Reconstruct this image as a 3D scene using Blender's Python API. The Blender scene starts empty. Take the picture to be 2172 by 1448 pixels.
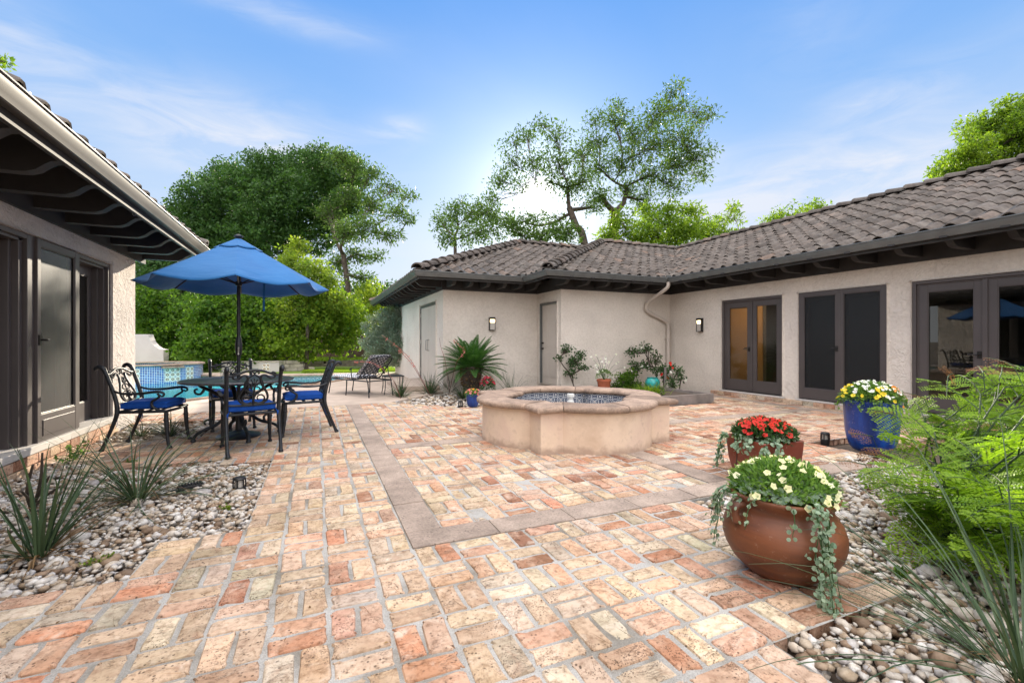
import bpy, bmesh, math, random
import numpy as np
from mathutils import Vector, Matrix
from mathutils.geometry import tessellate_polygon

random.seed(7)
R = np.random.default_rng(11)
S = bpy.context.scene
COL = S.collection
rad = math.radians
PI = math.pi

# ------------------------------------------------------------------ camera
TH = math.atan2(415.0, 965.0)            # the building axes are turned this far from the view axis
CT, ST = math.cos(TH), math.sin(TH)
CAMH = 1.2
cd = bpy.data.cameras.new('camera')
cam = bpy.data.objects.new('camera', cd)
COL.objects.link(cam)
cam.location = (0, 0, CAMH)
cam.rotation_euler = (rad(90), 0, -TH)
cd.sensor_width = 36.0
cd.lens = 16.0
cd.clip_start = 0.05
cd.clip_end = 3000
S.camera = cam

# ------------------------------------------------------------------ sky and sun
SUN_EL = rad(17.7)
SUN_AZ = TH + rad(3.2)                   # from +Y towards +X
SUNV = Vector((math.sin(SUN_AZ) * math.cos(SUN_EL), math.cos(SUN_AZ) * math.cos(SUN_EL), math.sin(SUN_EL)))
W = bpy.data.worlds.new('World')
S.world = W
W.use_nodes = True
wn = W.node_tree
for n in list(wn.nodes):
    wn.nodes.remove(n)


def nd(nt, kind, ins=None, **at):
    n = nt.nodes.new(kind)
    for k, v in at.items():
        setattr(n, k, v)
    for k, v in (ins or {}).items():
        s = n.inputs[k]
        if hasattr(v, 'is_output'):
            nt.links.new(v, s)
        else:
            s.default_value = v
    return n


def math_(nt, op, a, b=0.0, c=0.0, clamp=False):
    return nd(nt, 'ShaderNodeMath', {0: a, 1: b, 2: c}, operation=op, use_clamp=clamp).outputs[0]


def ramp(nt, fac, stops, interp='LINEAR'):
    n = nt.nodes.new('ShaderNodeValToRGB')
    n.color_ramp.interpolation = interp
    e = n.color_ramp.elements
    while len(e) > 1:
        e.remove(e[-1])
    for i, (p, c) in enumerate(stops):
        el = e[0] if i == 0 else e.new(p)
        el.position = p
        el.color = (c[0], c[1], c[2], 1) if len(c) == 3 else c
    nt.links.new(fac, n.inputs[0])
    return n.outputs[0]


def mixc(nt, fac, a, b, blend='MIX'):
    n = nt.nodes.new('ShaderNodeMix')
    n.data_type = 'RGBA'
    n.blend_type = blend
    for s, v in ((n.inputs[0], fac), (n.inputs[6], a), (n.inputs[7], b)):
        if hasattr(v, 'is_output'):
            nt.links.new(v, s)
        elif isinstance(v, (tuple, list)):
            s.default_value = (v[0], v[1], v[2], 1)
        else:
            s.default_value = v
    return n.outputs[2]


SKY_K = 0.10
EXPOSURE = 1.25
sky = nd(wn, 'ShaderNodeTexSky', sky_type='NISHITA', sun_disc=False, sun_elevation=SUN_EL, sun_rotation=SUN_AZ,
         altitude=200, air_density=1.0, dust_density=0.6, ozone_density=2.5)
tc = nd(wn, 'ShaderNodeTexCoord').outputs['Generated']
sep = nd(wn, 'ShaderNodeSeparateXYZ', {0: tc})
up = sep.outputs[2]
# thin cloud layer: direction projected on a flat deck above
den = math_(wn, 'ADD', math_(wn, 'MAXIMUM', up, 0.0), 0.16)
cu = math_(wn, 'DIVIDE', sep.outputs[0], den)
cv = math_(wn, 'DIVIDE', sep.outputs[1], den)
cvec = nd(wn, 'ShaderNodeCombineXYZ', {0: cu, 1: cv, 2: 0.0}).outputs[0]
cmap = nd(wn, 'ShaderNodeMapping', {0: cvec, 1: (5.1, 2.7, 0), 2: (0, 0, rad(38)), 3: (0.42, 1.0, 1.0)}).outputs[0]
cn = nd(wn, 'ShaderNodeTexNoise', {'Vector': cmap, 'Scale': 1.3, 'Detail': 9.0, 'Roughness': 0.56, 'Distortion': 0.5}).outputs[0]
cn2 = nd(wn, 'ShaderNodeTexNoise', {'Vector': cmap, 'Scale': 0.5, 'Detail': 3.0}).outputs[0]
cl = math_(wn, 'MULTIPLY', ramp(wn, cn, [(0.46, (0, 0, 0)), (0.72, (1, 1, 1))]), ramp(wn, cn2, [(0.36, (0, 0, 0)), (0.56, (1, 1, 1))]))
low = ramp(wn, up, [(0.0, (1, 1, 1)), (0.10, (.9, .9, .9)), (0.32, (.28, .28, .28)), (0.6, (.0, .0, .0))])
hz = ramp(wn, up, [(0.0, (.95, .95, .95)), (0.13, (.62, .62, .62)), (0.30, (.14, .14, .14)), (0.45, (.0, .0, .0))])
AZ = math_(wn, 'ARCTAN2', sep.outputs[0], sep.outputs[1])
EL = math_(wn, 'ARCSINE', up)
aevec = nd(wn, 'ShaderNodeCombineXYZ', {0: AZ, 1: EL, 2: 0.0}).outputs[0]
wsp = nd(wn, 'ShaderNodeTexNoise', {'Vector': nd(wn, 'ShaderNodeMapping', {0: aevec, 2: (0, 0, rad(-8)), 3: (5.0, 17.0, 1.0)}).outputs[0], 'Scale': 1.0, 'Detail': 9.0, 'Roughness': .60, 'Distortion': .9}).outputs[0]
wsp = ramp(wn, wsp, [(.36, (0, 0, 0)), (.66, (1, 1, 1))])
patch = None
# banks of thin cloud: (azimuth, elevation, half widths, strength)
for (pa, pe, sa, se, st) in ((-8, 20.5, 11, 4.0, 1.35), (56, 14.5, 15, 4.4, 1.9), (9, 24.5, 3.4, 1.6, .9), (63, 22.3, 5, 1.7, .75), (-24, 23, 5, 2.4, .9), (-3, 32.5, 9, 1.2, .7), (57, 29.5, 6, 4, .22), (45, 20, 3.0, 1.4, .6), (-40, 27, 12, 5, .8), (100, 20, 25, 6, 1.0), (27, 12, 30, 4, .35)):
    qa = math_(wn, 'POWER', math_(wn, 'ABSOLUTE', math_(wn, 'DIVIDE', math_(wn, 'SUBTRACT', AZ, rad(pa)), rad(sa))), 2.0)
    qe = math_(wn, 'POWER', math_(wn, 'ABSOLUTE', math_(wn, 'DIVIDE', math_(wn, 'SUBTRACT', EL, rad(pe)), rad(se))), 2.0)
    gq = math_(wn, 'MULTIPLY', math_(wn, 'EXPONENT', math_(wn, 'MULTIPLY', math_(wn, 'ADD', qa, qe), -1.0)), st)
    patch = gq if patch is None else math_(wn, 'ADD', patch, gq)
cl = math_(wn, 'ADD', math_(wn, 'MULTIPLY', cl, .12), math_(wn, 'MULTIPLY', math_(wn, 'MINIMUM', patch, 1.35), math_(wn, 'MULTIPLY_ADD', wsp, .75, .25)))
cloudf = math_(wn, 'MINIMUM', math_(wn, 'ADD', math_(wn, 'MULTIPLY', cl, 0.80), math_(wn, 'MULTIPLY', hz, 0.80)), 0.95)
# fill light added to the sky overhead and behind, out of the view
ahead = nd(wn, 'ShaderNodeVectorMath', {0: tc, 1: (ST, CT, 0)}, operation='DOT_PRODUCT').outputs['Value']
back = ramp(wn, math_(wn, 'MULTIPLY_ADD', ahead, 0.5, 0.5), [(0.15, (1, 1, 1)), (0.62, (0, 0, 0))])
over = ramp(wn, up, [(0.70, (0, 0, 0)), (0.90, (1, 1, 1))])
sky_fill = math_(wn, 'MINIMUM', math_(wn, 'ADD', math_(wn, 'MULTIPLY', back, .55), over), 1.0)
skyc = mixc(wn, 1.0, nd(wn, 'ShaderNodeHueSaturation', {'Saturation': 1.0, 'Value': 1.0, 'Color': sky.outputs[0]}).outputs[0], (1, 1, 1), 'MULTIPLY')
base = ramp(wn, up, [(0.0, (3.0, 3.5, 4.0)), (0.22, (2.0, 2.85, 4.0)), (0.4, (1.15, 2.2, 4.0)), (0.6, (.52, 1.62, 3.9)), (1.0, (0.45, 1.45, 3.7))])
skym = mixc(wn, 0.92, skyc, base)
skym = mixc(wn, cloudf, skym, (3.45, 3.65, 4.1))
fillc = mixc(wn, math_(wn, 'MULTIPLY', sky_fill, 0.85), skym, (21.0, 19.6, 18.2))
sd = nd(wn, 'ShaderNodeVectorMath', {0: tc, 1: SUNV}, operation='DOT_PRODUCT').outputs['Value']
sdc = math_(wn, 'MAXIMUM', sd, 0.0)
g1 = math_(wn, 'MULTIPLY', math_(wn, 'POWER', sdc, 5000.0), 90.0)
g2 = math_(wn, 'MULTIPLY', math_(wn, 'POWER', sdc, 260.0), 2.6)
g3 = math_(wn, 'MULTIPLY', math_(wn, 'POWER', sdc, 45.0), 1.25)
gl = math_(wn, 'ADD', math_(wn, 'ADD', g1, g2), g3)
glc = mixc(wn, 1.0, nd(wn, 'ShaderNodeCombineColor', {0: gl, 1: gl, 2: gl}).outputs[0], (1.0, 0.96, 0.88), 'MULTIPLY')
fin = mixc(wn, 1.0, fillc, glc, 'ADD')
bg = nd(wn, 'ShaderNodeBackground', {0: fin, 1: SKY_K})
wo = nd(wn, 'ShaderNodeOutputWorld')
wn.links.new(bg.outputs[0], wo.inputs[0])

sl = bpy.data.lights.new('sun', 'SUN')
sl.energy = 4.0
sl.angle = rad(0.6)
sl.color = (1.0, 0.88, 0.70)
so = bpy.data.objects.new('sun', sl)
so.rotation_euler = (-SUNV).to_track_quat('-Z', 'Y').to_euler()
so.location = (20, 40, 30)
COL.objects.link(so)

S.view_settings.view_transform = 'Standard'
S.view_settings.look = 'None'
S.view_settings.exposure = EXPOSURE
S.view_settings.gamma = 1
S.cycles.use_denoising = True
S.cycles.max_bounces = 7
S.cycles.diffuse_bounces = 4
S.cycles.glossy_bounces = 4
S.cycles.transmission_bounces = 5
S.cycles.transparent_max_bounces = 12
S.cycles.caustics_reflective = False
S.cycles.caustics_refractive = False
S.cycles.sample_clamp_indirect = 6

# ------------------------------------------------------------------ where things stand


def at(px, py, d):
    """point seen at photograph pixel px, py that stands d metres ahead"""
    r = (px - 1086) * d / 965.0
    return Vector((r * CT + d * ST, -r * ST + d * CT, CAMH - (py - 724) * d / 965.0))


def gnd(px, py, z=0.0):
    return at(px, py, 965.0 * (CAMH - z) / (py - 724))


# ------------------------------------------------------------------ mesh helpers


def frames(pts, closed=False):
    pts = [Vector(p) for p in pts]
    n = len(pts)
    T = []
    for i in range(n):
        a = pts[(i - 1) % n] if closed or i > 0 else pts[i]
        b = pts[(i + 1) % n] if closed or i < n - 1 else pts[i]
        t = (b - a)
        T.append(t.normalized() if t.length > 1e-9 else Vector((0, 0, 1)))
    ref = Vector((0, 0, 1)) if abs(T[0].z) < 0.9 else Vector((1, 0, 0))
    U = [(ref - T[0] * ref.dot(T[0])).normalized()]
    for i in range(1, n):
        u = U[-1] - T[i] * U[-1].dot(T[i])
        U.append(u.normalized() if u.length > 1e-6 else U[-1])
    return pts, T, U


def spline(pts, k=6, closed=False):
    """Catmull-Rom through pts"""
    P = [Vector(p) for p in pts]
    n = len(P)
    out = []
    for i in range(n if closed else n - 1):
        g = (lambda j: P[j % n]) if closed else (lambda j: P[min(max(j, 0), n - 1)])
        p0, p1, p2, p3 = g(i - 1), g(i), g(i + 1), g(i + 2)
        for q in range(k):
            t = q / k
            out.append(0.5 * ((2 * p1) + (p2 - p0) * t + (2 * p0 - 5 * p1 + 4 * p2 - p3) * t * t + (3 * p1 - p0 - 3 * p2 + p3) * t ** 3))
    if not closed:
        out.append(P[-1])
    return out


class MB:
    def __init__(self, M=None):
        self.v, self.f, self.t, self.uv = [], [], [], None
        self.M = M

    def add(self, vs, fs, tint=0.5):
        o = len(self.v)
        if self.M is not None:
            vs = [self.M @ Vector(p) for p in vs]
        self.v.extend([tuple(p) for p in vs])
        for i, f in enumerate(fs):
            self.f.append(tuple(o + a for a in f))
            self.t.append(tint if not isinstance(tint, list) else tint[i])
        return self

    def box(self, a, b, tint=0.5):
        x0, y0, z0 = a
        x1, y1, z1 = b
        if x0 > x1: x0, x1 = x1, x0
        if y0 > y1: y0, y1 = y1, y0
        if z0 > z1: z0, z1 = z1, z0
        v = [(x0, y0, z0), (x1, y0, z0), (x1, y1, z0), (x0, y1, z0), (x0, y0, z1), (x1, y0, z1), (x1, y1, z1), (x0, y1, z1)]
        f = [(3, 2, 1, 0), (4, 5, 6, 7), (0, 1, 5, 4), (1, 2, 6, 5), (2, 3, 7, 6), (3, 0, 4, 7)]
        return self.add(v, f, tint)

    def tube(self, pts, r, n=8, cap=True, closed=False, flat=1.0, tint=0.5):
        P, T, U = frames(pts, closed)
        m = len(P)
        rr = r if isinstance(r, (list, tuple)) else [r] * m
        if len(rr) != m:
            rr = [float(np.interp(i / (m - 1), np.linspace(0, 1, len(rr)), rr)) for i in range(m)]
        v, f = [], []
        for i in range(m):
            B = T[i].cross(U[i])
            for k in range(n):
                a = 2 * PI * k / n
                v.append(P[i] + U[i] * (math.cos(a) * rr[i] * flat) + B * (math.sin(a) * rr[i]))
        for i in range(m if closed else m - 1):
            j = (i + 1) % m
            for k in range(n):
                l = (k + 1) % n
                f.append((i * n + k, i * n + l, j * n + l, j * n + k))
        if cap and not closed:
            f.append(tuple(range(n - 1, -1, -1)))
            f.append(tuple((m - 1) * n + k for k in range(n)))
        return self.add(v, f, tint)

    def lathe(self, prof, n=32, c=(0, 0, 0), wob=None, tint=0.5):
        v, f = [], []
        for r, z in prof:
            for k in range(n):
                a = 2 * PI * k / n
                rr = r * (1 + (wob(a, z) if wob else 0))
                v.append((c[0] + rr * math.cos(a), c[1] + rr * math.sin(a), c[2] + z))
        for i in range(len(prof) - 1):
            for k in range(n):
                l = (k + 1) % n
                f.append((i * n + k, i * n + l, (i + 1) * n + l, (i + 1) * n + k))
        if prof[0][0] > 1e-5:
            f.append(tuple(range(n - 1, -1, -1)))
        if prof[-1][0] > 1e-5:
            f.append(tuple((len(prof) - 1) * n + k for k in range(n)))
        return self.add(v, f, tint)

    def prism(self, poly, z0, z1, tint=0.5):
        """closed 2D outline (x, y) from z0 to z1"""
        n = len(poly)
        v = [(p[0], p[1], z0) for p in poly] + [(p[0], p[1], z1) for p in poly]
        f = [tuple(range(n - 1, -1, -1)), tuple(range(n, 2 * n))]
        f += [(i, (i + 1) % n, n + (i + 1) % n, n + i) for i in range(n)]
        return self.add(v, f, tint)

    def sweep(self, path, prof, closed_prof=True, cap=True, tint=0.5):
        """path: XY polyline; prof: (offset to the left, z) outline, mitred"""
        n = len(path)
        P = [Vector((p[0], p[1])) for p in path]
        v, f = [], []
        for i in range(n):
            d0 = (P[i] - P[i - 1]).normalized() if i > 0 else (P[1] - P[0]).normalized()
            d1 = (P[i + 1] - P[i]).normalized() if i < n - 1 else d0
            n0, n1 = Vector((-d0.y, d0.x)), Vector((-d1.y, d1.x))
            m = (n0 + n1).normalized()
            m = m / max(m.dot(n0), 0.2)
            for (o, z) in prof:
                v.append((P[i].x + m.x * o, P[i].y + m.y * o, z))
        k = len(prof)
        for i in range(n - 1):
            for j in range(k if closed_prof else k - 1):
                l = (j + 1) % k
                f.append((i * k + j, (i + 1) * k + j, (i + 1) * k + l, i * k + l))
        if cap and closed_prof:
            f.append(tuple(range(k)))
            f.append(tuple((n - 1) * k + j for j in range(k - 1, -1, -1)))
        return self.add(v, f, tint)

    def build(self, name, mat, parent=None, smooth=None, bevel=0, world=False, segs=2, fix=True, weld=False):
        me = bpy.data.meshes.new(name)
        v = self.v
        if world and parent is not None:
            inv = INV[parent.name]
            v = [tuple(inv @ Vector(p)) for p in v]
        me.from_pydata(v, [], self.f)
        a = me.attributes.new('tint', 'FLOAT', 'FACE')
        a.data.foreach_set('value', np.array(self.t, dtype=np.float32))
        if fix or weld:
            bm = bmesh.new()
            bm.from_mesh(me)
            if weld:
                bmesh.ops.remove_doubles(bm, verts=bm.verts, dist=1e-4)
            if fix:
                bmesh.ops.recalc_face_normals(bm, faces=bm.faces)
            bm.to_mesh(me)
            bm.free()
        return finish(name, me, mat, parent, smooth, bevel, segs)


INV = {}


def finish(name, me, mat, parent, smooth=None, bevel=0, segs=2):
    me.materials.append(mat)
    if smooth is not None:
        me.polygons.foreach_set('use_smooth', [True] * len(me.polygons))
        if smooth > 0:
            me.set_sharp_from_angle(angle=rad(smooth))
    o = bpy.data.objects.new(name, me)
    COL.objects.link(o)
    if parent is not None:
        o.parent = parent
        INV[o.name] = INV[parent.name]
    if bevel:
        b = o.modifiers.new('edge', 'BEVEL')
        b.width = bevel
        b.segments = segs
        b.limit_method = 'ANGLE'
        b.angle_limit = rad(40)
    me.update()
    return o


def big(name, V, F, tint, mat, parent=None, smooth=False, world=True, col=None):
    """numpy mesh of equal sized faces"""
    V = np.asarray(V, dtype=np.float32)
    F = np.asarray(F, dtype=np.int32)
    if world and parent is not None:
        inv = np.array(INV[parent.name])
        V = V @ inv[:3, :3].T.astype(np.float32) + inv[:3, 3].astype(np.float32)
    me = bpy.data.meshes.new(name)
    me.vertices.add(len(V))
    me.vertices.foreach_set('co', V.ravel())
    m, k = F.shape
    me.loops.add(m * k)
    me.loops.foreach_set('vertex_index', F.ravel())
    me.polygons.add(m)
    me.polygons.foreach_set('loop_start', np.arange(0, m * k, k, dtype=np.int32))
    if tint is not None:
        a = me.attributes.new('tint', 'FLOAT', 'FACE')
        a.data.foreach_set('value', np.asarray(tint, dtype=np.float32))
    if col is not None:
        a = me.attributes.new('col', 'FLOAT_COLOR', 'FACE')
        c = np.ones((m, 4), dtype=np.float32)
        c[:, :3] = col
        a.data.foreach_set('color', c.ravel())
    me.update(calc_edges=True)
    me.validate()
    me.materials.append(mat)
    if smooth:
        me.polygons.foreach_set('use_smooth', [True] * len(me.polygons))
    o = bpy.data.objects.new(name, me)
    COL.objects.link(o)
    if parent is not None:
        o.parent = parent
        INV[o.name] = INV[parent.name]
    return o


def tag(o, label=None, cat=None, group=None, kind=None):
    if label: o['label'] = label
    if cat: o['category'] = cat
    if group: o['group'] = group
    if kind: o['kind'] = kind
    return o


def thing(name, label, cat, loc=(0, 0, 0), rz=0.0, group=None):
    o = bpy.data.objects.new(name, None)
    o.empty_display_size = 0.2
    COL.objects.link(o)
    o.location = loc
    o.rotation_euler = (0, 0, rz)
    INV[o.name] = (Matrix.Translation(Vector(loc)) @ Matrix.Rotation(rz, 4, 'Z')).inverted()
    return tag(o, label, cat, group)


def copy_tree(o, parent=None):
    c = o.copy()
    COL.objects.link(c)
    if parent is not None:
        c.parent = parent
    for ch in list(o.children):
        copy_tree(ch, c)
    return c


# ------------------------------------------------------------------ materials
MATS = {}


def newmat(name):
    m = bpy.data.materials.new(name)
    m.use_nodes = True
    nt = m.node_tree
    b = nt.nodes['Principled BSDF']
    MATS[name] = m
    return m, nt, b


def noise(nt, vec, scale, detail=4, rough=0.55, dist=0.0):
    return nd(nt, 'ShaderNodeTexNoise', {'Vector': vec, 'Scale': scale, 'Detail': detail, 'Roughness': rough, 'Distortion': dist}).outputs[0]


def ocoord(nt):
    return nd(nt, 'ShaderNodeTexCoord').outputs['Object']


def tintattr(nt):
    return nd(nt, 'ShaderNodeAttribute', attribute_name='tint').outputs['Fac']


def bump(nt, b, h, strength=0.3, dist=0.01, prev=None):
    ins = {'Height': h, 'Strength': strength, 'Distance': dist}
    if prev is not None:
        ins['Normal'] = prev
    n = nd(nt, 'ShaderNodeBump', ins).outputs[0]
    nt.links.new(n, b.inputs['Normal'])
    return n


def plain(name, c, rough=0.6, metal=0.0, var=0.15, scale=6.0, bs=0.0, bscale=40.0, spec=0.5, coat=0.0):
    m, nt, b = newmat(name)
    oc = ocoord(nt)
    n = noise(nt, oc, scale)
    lo = tuple(x * (1 - var) for x in c)
    hi = tuple(min(x * (1 + var), 1) for x in c)
    nt.links.new(ramp(nt, n, [(0.3, lo), (0.7, hi)]), b.inputs['Base Color'])
    b.inputs['Roughness'].default_value = rough
    b.inputs['Metallic'].default_value = metal
    b.inputs['Specular IOR Level'].default_value = spec
    b.inputs['Coat Weight'].default_value = coat
    if bs:
        bump(nt, b, noise(nt, oc, bscale, 5), bs, 0.004)
    return m


def stucco(name, c, amt=0.6):
    m, nt, b = newmat(name)
    oc = ocoord(nt)
    big_ = noise(nt, oc, 0.9, 3)
    fine = noise(nt, oc, 22, 6, 0.6)
    base = ramp(nt, big_, [(0.3, tuple(x * .90 for x in c)), (0.7, tuple(min(1, x * 1.06) for x in c))])
    spots = ramp(nt, fine, [(0.3, (.88, .87, .86)), (0.62, (1, 1, 1))])
    cc = mixc(nt, 1.0, base, spots, 'MULTIPLY')
    nt.links.new(cc, b.inputs['Base Color'])
    b.inputs['Roughness'].default_value = 0.92
    b.inputs['Specular IOR Level'].default_value = 0.2
    # sweeping trowel ridges
    w = nd(nt, 'ShaderNodeTexNoise', {'Vector': oc, 'Scale': 4.5, 'Detail': 2.0, 'Roughness': .5, 'Distortion': 2.2}).outputs[0]
    ridge = math_(nt, 'ABSOLUTE', math_(nt, 'SUBTRACT', w, 0.5))
    ridge = ramp(nt, ridge, [(0.0, (1, 1, 1)), (0.035, (.25, .25, .25)), (0.15, (0, 0, 0))])
    mask = ramp(nt, noise(nt, oc, 2.2, 2), [(0.42, (0, 0, 0)), (0.6, (1, 1, 1))])
    h = math_(nt, 'MULTIPLY', ridge, mask)
    h = math_(nt, 'ADD', math_(nt, 'MULTIPLY', h, .6), math_(nt, 'MULTIPLY', noise(nt, oc, 7.5, 6, .62, 1.6), 1.5))
    n1 = bump(nt, b, h, amt, 0.030)
    bump(nt, b, fine, 0.25, 0.006, n1)
    return m


def leafmat(name, c1, c2, trans=0.45, rough=0.5, spec=0.25):
    m = bpy.data.materials.new(name)
    m.use_nodes = True
    nt = m.node_tree
    for n in list(nt.nodes):
        nt.nodes.remove(n)
    t = tintattr(nt)
    col = ramp(nt, t, [(0.0, c1), (1.0, c2)])
    p = nd(nt, 'ShaderNodeBsdfPrincipled', {'Base Color': col, 'Roughness': rough, 'Specular IOR Level': spec})
    tcol = mixc(nt, 1.0, col, (1.5, 1.55, 0.75), 'MULTIPLY')
    tr = nd(nt, 'ShaderNodeBsdfTranslucent', {'Color': tcol})
    mx = nd(nt, 'ShaderNodeMixShader', {0: trans, 1: p.outputs[0], 2: tr.outputs[0]})
    o = nd(nt, 'ShaderNodeOutputMaterial')
    nt.links.new(mx.outputs[0], o.inputs[0])
    MATS[name] = m
    return m


M_STUCCO = stucco('stucco', (.715, .65, .58), 0.6)
M_STUCCO_L = stucco('stucco_smooth', (.66, .605, .565), 0.8)
M_TRIM = plain('door_paint', (.072, .060, .058), 0.42, var=.08, scale=3)
M_DARKWOOD = plain('eave_wood', (.032, .030, .030), 0.7, var=.3, scale=4, bs=.2, bscale=25)
M_GUTTER = plain('gutter_metal', (.125, .132, .130), 0.36, metal=.25, var=.15, scale=5)
M_GUTTER_L = plain('gutter_metal_pale', (.065, .060, .054), 0.5, metal=.0, var=.12, scale=5)
M_SPOUT = plain('downspout_paint', (.50, .44, .39), 0.5, var=.06)
M_DOORWHITE = plain('door_cream', (.52, .47, .42), 0.5, var=.05, scale=2)
M_HARD = plain('hardware', (.03, .028, .027), 0.35, metal=.6, var=.1)
M_STEEL = plain('steel', (.35, .34, .33), 0.3, metal=.8, var=.1)
M_CONC = plain('concrete', (.42, .34, .28), 0.9, var=.16, scale=2.2, bs=.25, bscale=60)
M_SILL = plain('sill_stone', (.50, .47, .44), 0.8, var=.12, scale=7, bs=.2)
M_METAL = plain('cast_metal', (.016, .019, .024), 0.42, metal=.25, var=.5, scale=18, bs=.25, bscale=60)
M_BLACK = plain('black_plastic', (.012, .012, .013), 0.45, var=.1)
M_CUSHION = plain('blue_cushion', (.008, .065, .32), 0.8, var=.12, scale=12, bs=.25, bscale=250, spec=.2)
M_BARK = plain('bark', (.075, .058, .045), 0.95, var=.5, scale=9, bs=.8, bscale=14)
M_SOIL = plain('soil', (.085, .062, .046), 0.95, var=.4, scale=12, bs=.6, bscale=30)
M_FENCE = plain('fence_wood', (.085, .052, .035), 0.85, var=.35, scale=3, bs=.3, bscale=20)
M_TIMBER = plain('timber_grey', (.21, .18, .165), 0.85, var=.3, scale=5, bs=.5, bscale=25)
M_LIME = plain('limestone', (.42, .38, .32), 0.9, var=.3, scale=3, bs=.7, bscale=9)
M_WHITE = plain('white_plastic', (.75, .75, .72), 0.4, var=.03)
M_WHITEW = plain('white_wall', (.50, .465, .455), 0.9, var=.05, scale=2, bs=.2, bscale=20)
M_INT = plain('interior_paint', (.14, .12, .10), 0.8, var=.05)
M_INTDOOR = plain('interior_door', (.62, .37, .16), 0.5, var=.06, scale=2)
M_TERRA_S = plain('terracotta_small', (.36, .10, .045), 0.75, var=.2, scale=8, bs=.2)
M_TEAL = plain('teal_glaze', (.02, .28, .27), 0.3, var=.5, scale=14)

# lamp glass, lit
m, nt, b = newmat('lamp_glass')
oc = ocoord(nt)
g = ramp(nt, nd(nt, 'ShaderNodeSeparateXYZ', {0: oc}).outputs[2], [(0.0, (.0, .0, .0)), (1.0, (1, 1, 1))])
b.inputs['Base Color'].default_value = (.45, .42, .38, 1)
b.inputs['Roughness'].default_value = .3
M_LAMP = m
m, nt, b = newmat('lamp_bulb')
b.inputs['Emission Color'].default_value = (1, .72, .38, 1)
b.inputs['Emission Strength'].default_value = 2.6
M_BULB = m

# roof tile
m, nt, b = newmat('roof_tile')
oc = ocoord(nt)
t = tintattr(nt)
c = ramp(nt, t, [(0.0, (.050, .040, .033)), (0.45, (.085, .068, .057)), (0.8, (.125, .101, .086)), (1.0, (.165, .108, .078))])
lich = ramp(nt, noise(nt, oc, 3.0, 8, .65), [(0.46, (0, 0, 0)), (0.72, (1, 1, 1))])
c = mixc(nt, math_(nt, 'MULTIPLY', lich, .42), c, (.25, .232, .212))
drk = ramp(nt, noise(nt, oc, 11, 6, .6), [(0.35, (.55, .55, .55)), (0.6, (1, 1, 1))])
c = mixc(nt, 1.0, c, drk, 'MULTIPLY')
nt.links.new(c, b.inputs['Base Color'])
b.inputs['Roughness'].default_value = .78
b.inputs['Specular IOR Level'].default_value = .4
bump(nt, b, noise(nt, oc, 30, 6, .65), .5, .008)
M_TILE = m

# brick
m, nt, b = newmat('old_brick')
oc = ocoord(nt)
bc = nd(nt, 'ShaderNodeAttribute', attribute_name='col').outputs['Color']
v1 = noise(nt, oc, 9, 5, .6)
c = mixc(nt, ramp(nt, v1, [(0.46, (0, 0, 0)), (0.72, (.55, .55, .55))]), bc, (.64, .49, .37))
v2 = ramp(nt, noise(nt, oc, 28, 6, .7), [(0.30, (.50, .44, .38)), (0.52, (1.05, 1.05, 1.05))])
c = mixc(nt, 1.0, c, v2, 'MULTIPLY')
burn = math_(nt, 'MULTIPLY', ramp(nt, noise(nt, oc, 11, 4, .55, .8), [(0.54, (0, 0, 0)), (0.70, (1, 1, 1))]), .55)
c = mixc(nt, burn, c, (.33, .20, .135))
pale = math_(nt, 'MULTIPLY', ramp(nt, noise(nt, nd(nt, 'ShaderNodeMapping', {0: oc, 1: (7, 3, 1)}).outputs[0], 8, 5, .6, .5), [(0.58, (0, 0, 0)), (0.70, (1, 1, 1))]), .5)
c = mixc(nt, pale, c, (.72, .62, .52))
v3 = ramp(nt, noise(nt, oc, 2.4, 4, .6), [(0.28, (.74, .72, .68)), (0.55, (1.05, 1.05, 1.05))])
c = mixc(nt, 1.0, c, v3, 'MULTIPLY')
pit = nd(nt, 'ShaderNodeTexVoronoi', {'Vector': oc, 'Scale': 48.0, 'Randomness': 1.0}).outputs['Distance']
pitm = ramp(nt, pit, [(0.16, (1, 1, 1)), (0.28, (0, 0, 0))])
pk = ramp(nt, noise(nt, oc, 6.5, 4, .65), [(0.44, (0, 0, 0)), (0.58, (1, 1, 1))])
pit2 = nd(nt, 'ShaderNodeTexVoronoi', {'Vector': oc, 'Scale': 105.0, 'Randomness': 1.0}).outputs['Distance']
pk2 = ramp(nt, noise(nt, oc, 4.0, 3), [(0.50, (0, 0, 0)), (0.62, (1, 1, 1))])
pitm = math_(nt, 'MAXIMUM', math_(nt, 'MULTIPLY', pitm, pk), math_(nt, 'MULTIPLY', ramp(nt, pit2, [(.20, (1, 1, 1)), (.32, (0, 0, 0))]), pk2))
c = mixc(nt, math_(nt, 'MULTIPLY', pitm, .78), c, (.045, .03, .02))
mp = nd(nt, 'ShaderNodeMapping', {0: oc, 3: (1.0, 5.0, 1.0)}).outputs[0]
crk = ramp(nt, math_(nt, 'ABSOLUTE', math_(nt, 'SUBTRACT', noise(nt, mp, 9, 5, .65, .6), .5)), [(0.0, (1, 1, 1)), (0.014, (0, 0, 0))])
ck = math_(nt, 'MULTIPLY', crk, ramp(nt, noise(nt, oc, 5, 2), [(0.52, (0, 0, 0)), (0.60, (1, 1, 1))]))
c = mixc(nt, math_(nt, 'MULTIPLY', ck, .6), c, (.12, .08, .06))
nt.links.new(c, b.inputs['Base Color'])
b.inputs['Roughness'].default_value = .85
b.inputs['Specular IOR Level'].default_value = .3
h = math_(nt, 'SUBTRACT', noise(nt, oc, 40, 6, .7), math_(nt, 'MULTIPLY', math_(nt, 'ADD', pitm, ck), 1.2))
bump(nt, b, h, .65, .004)
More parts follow.
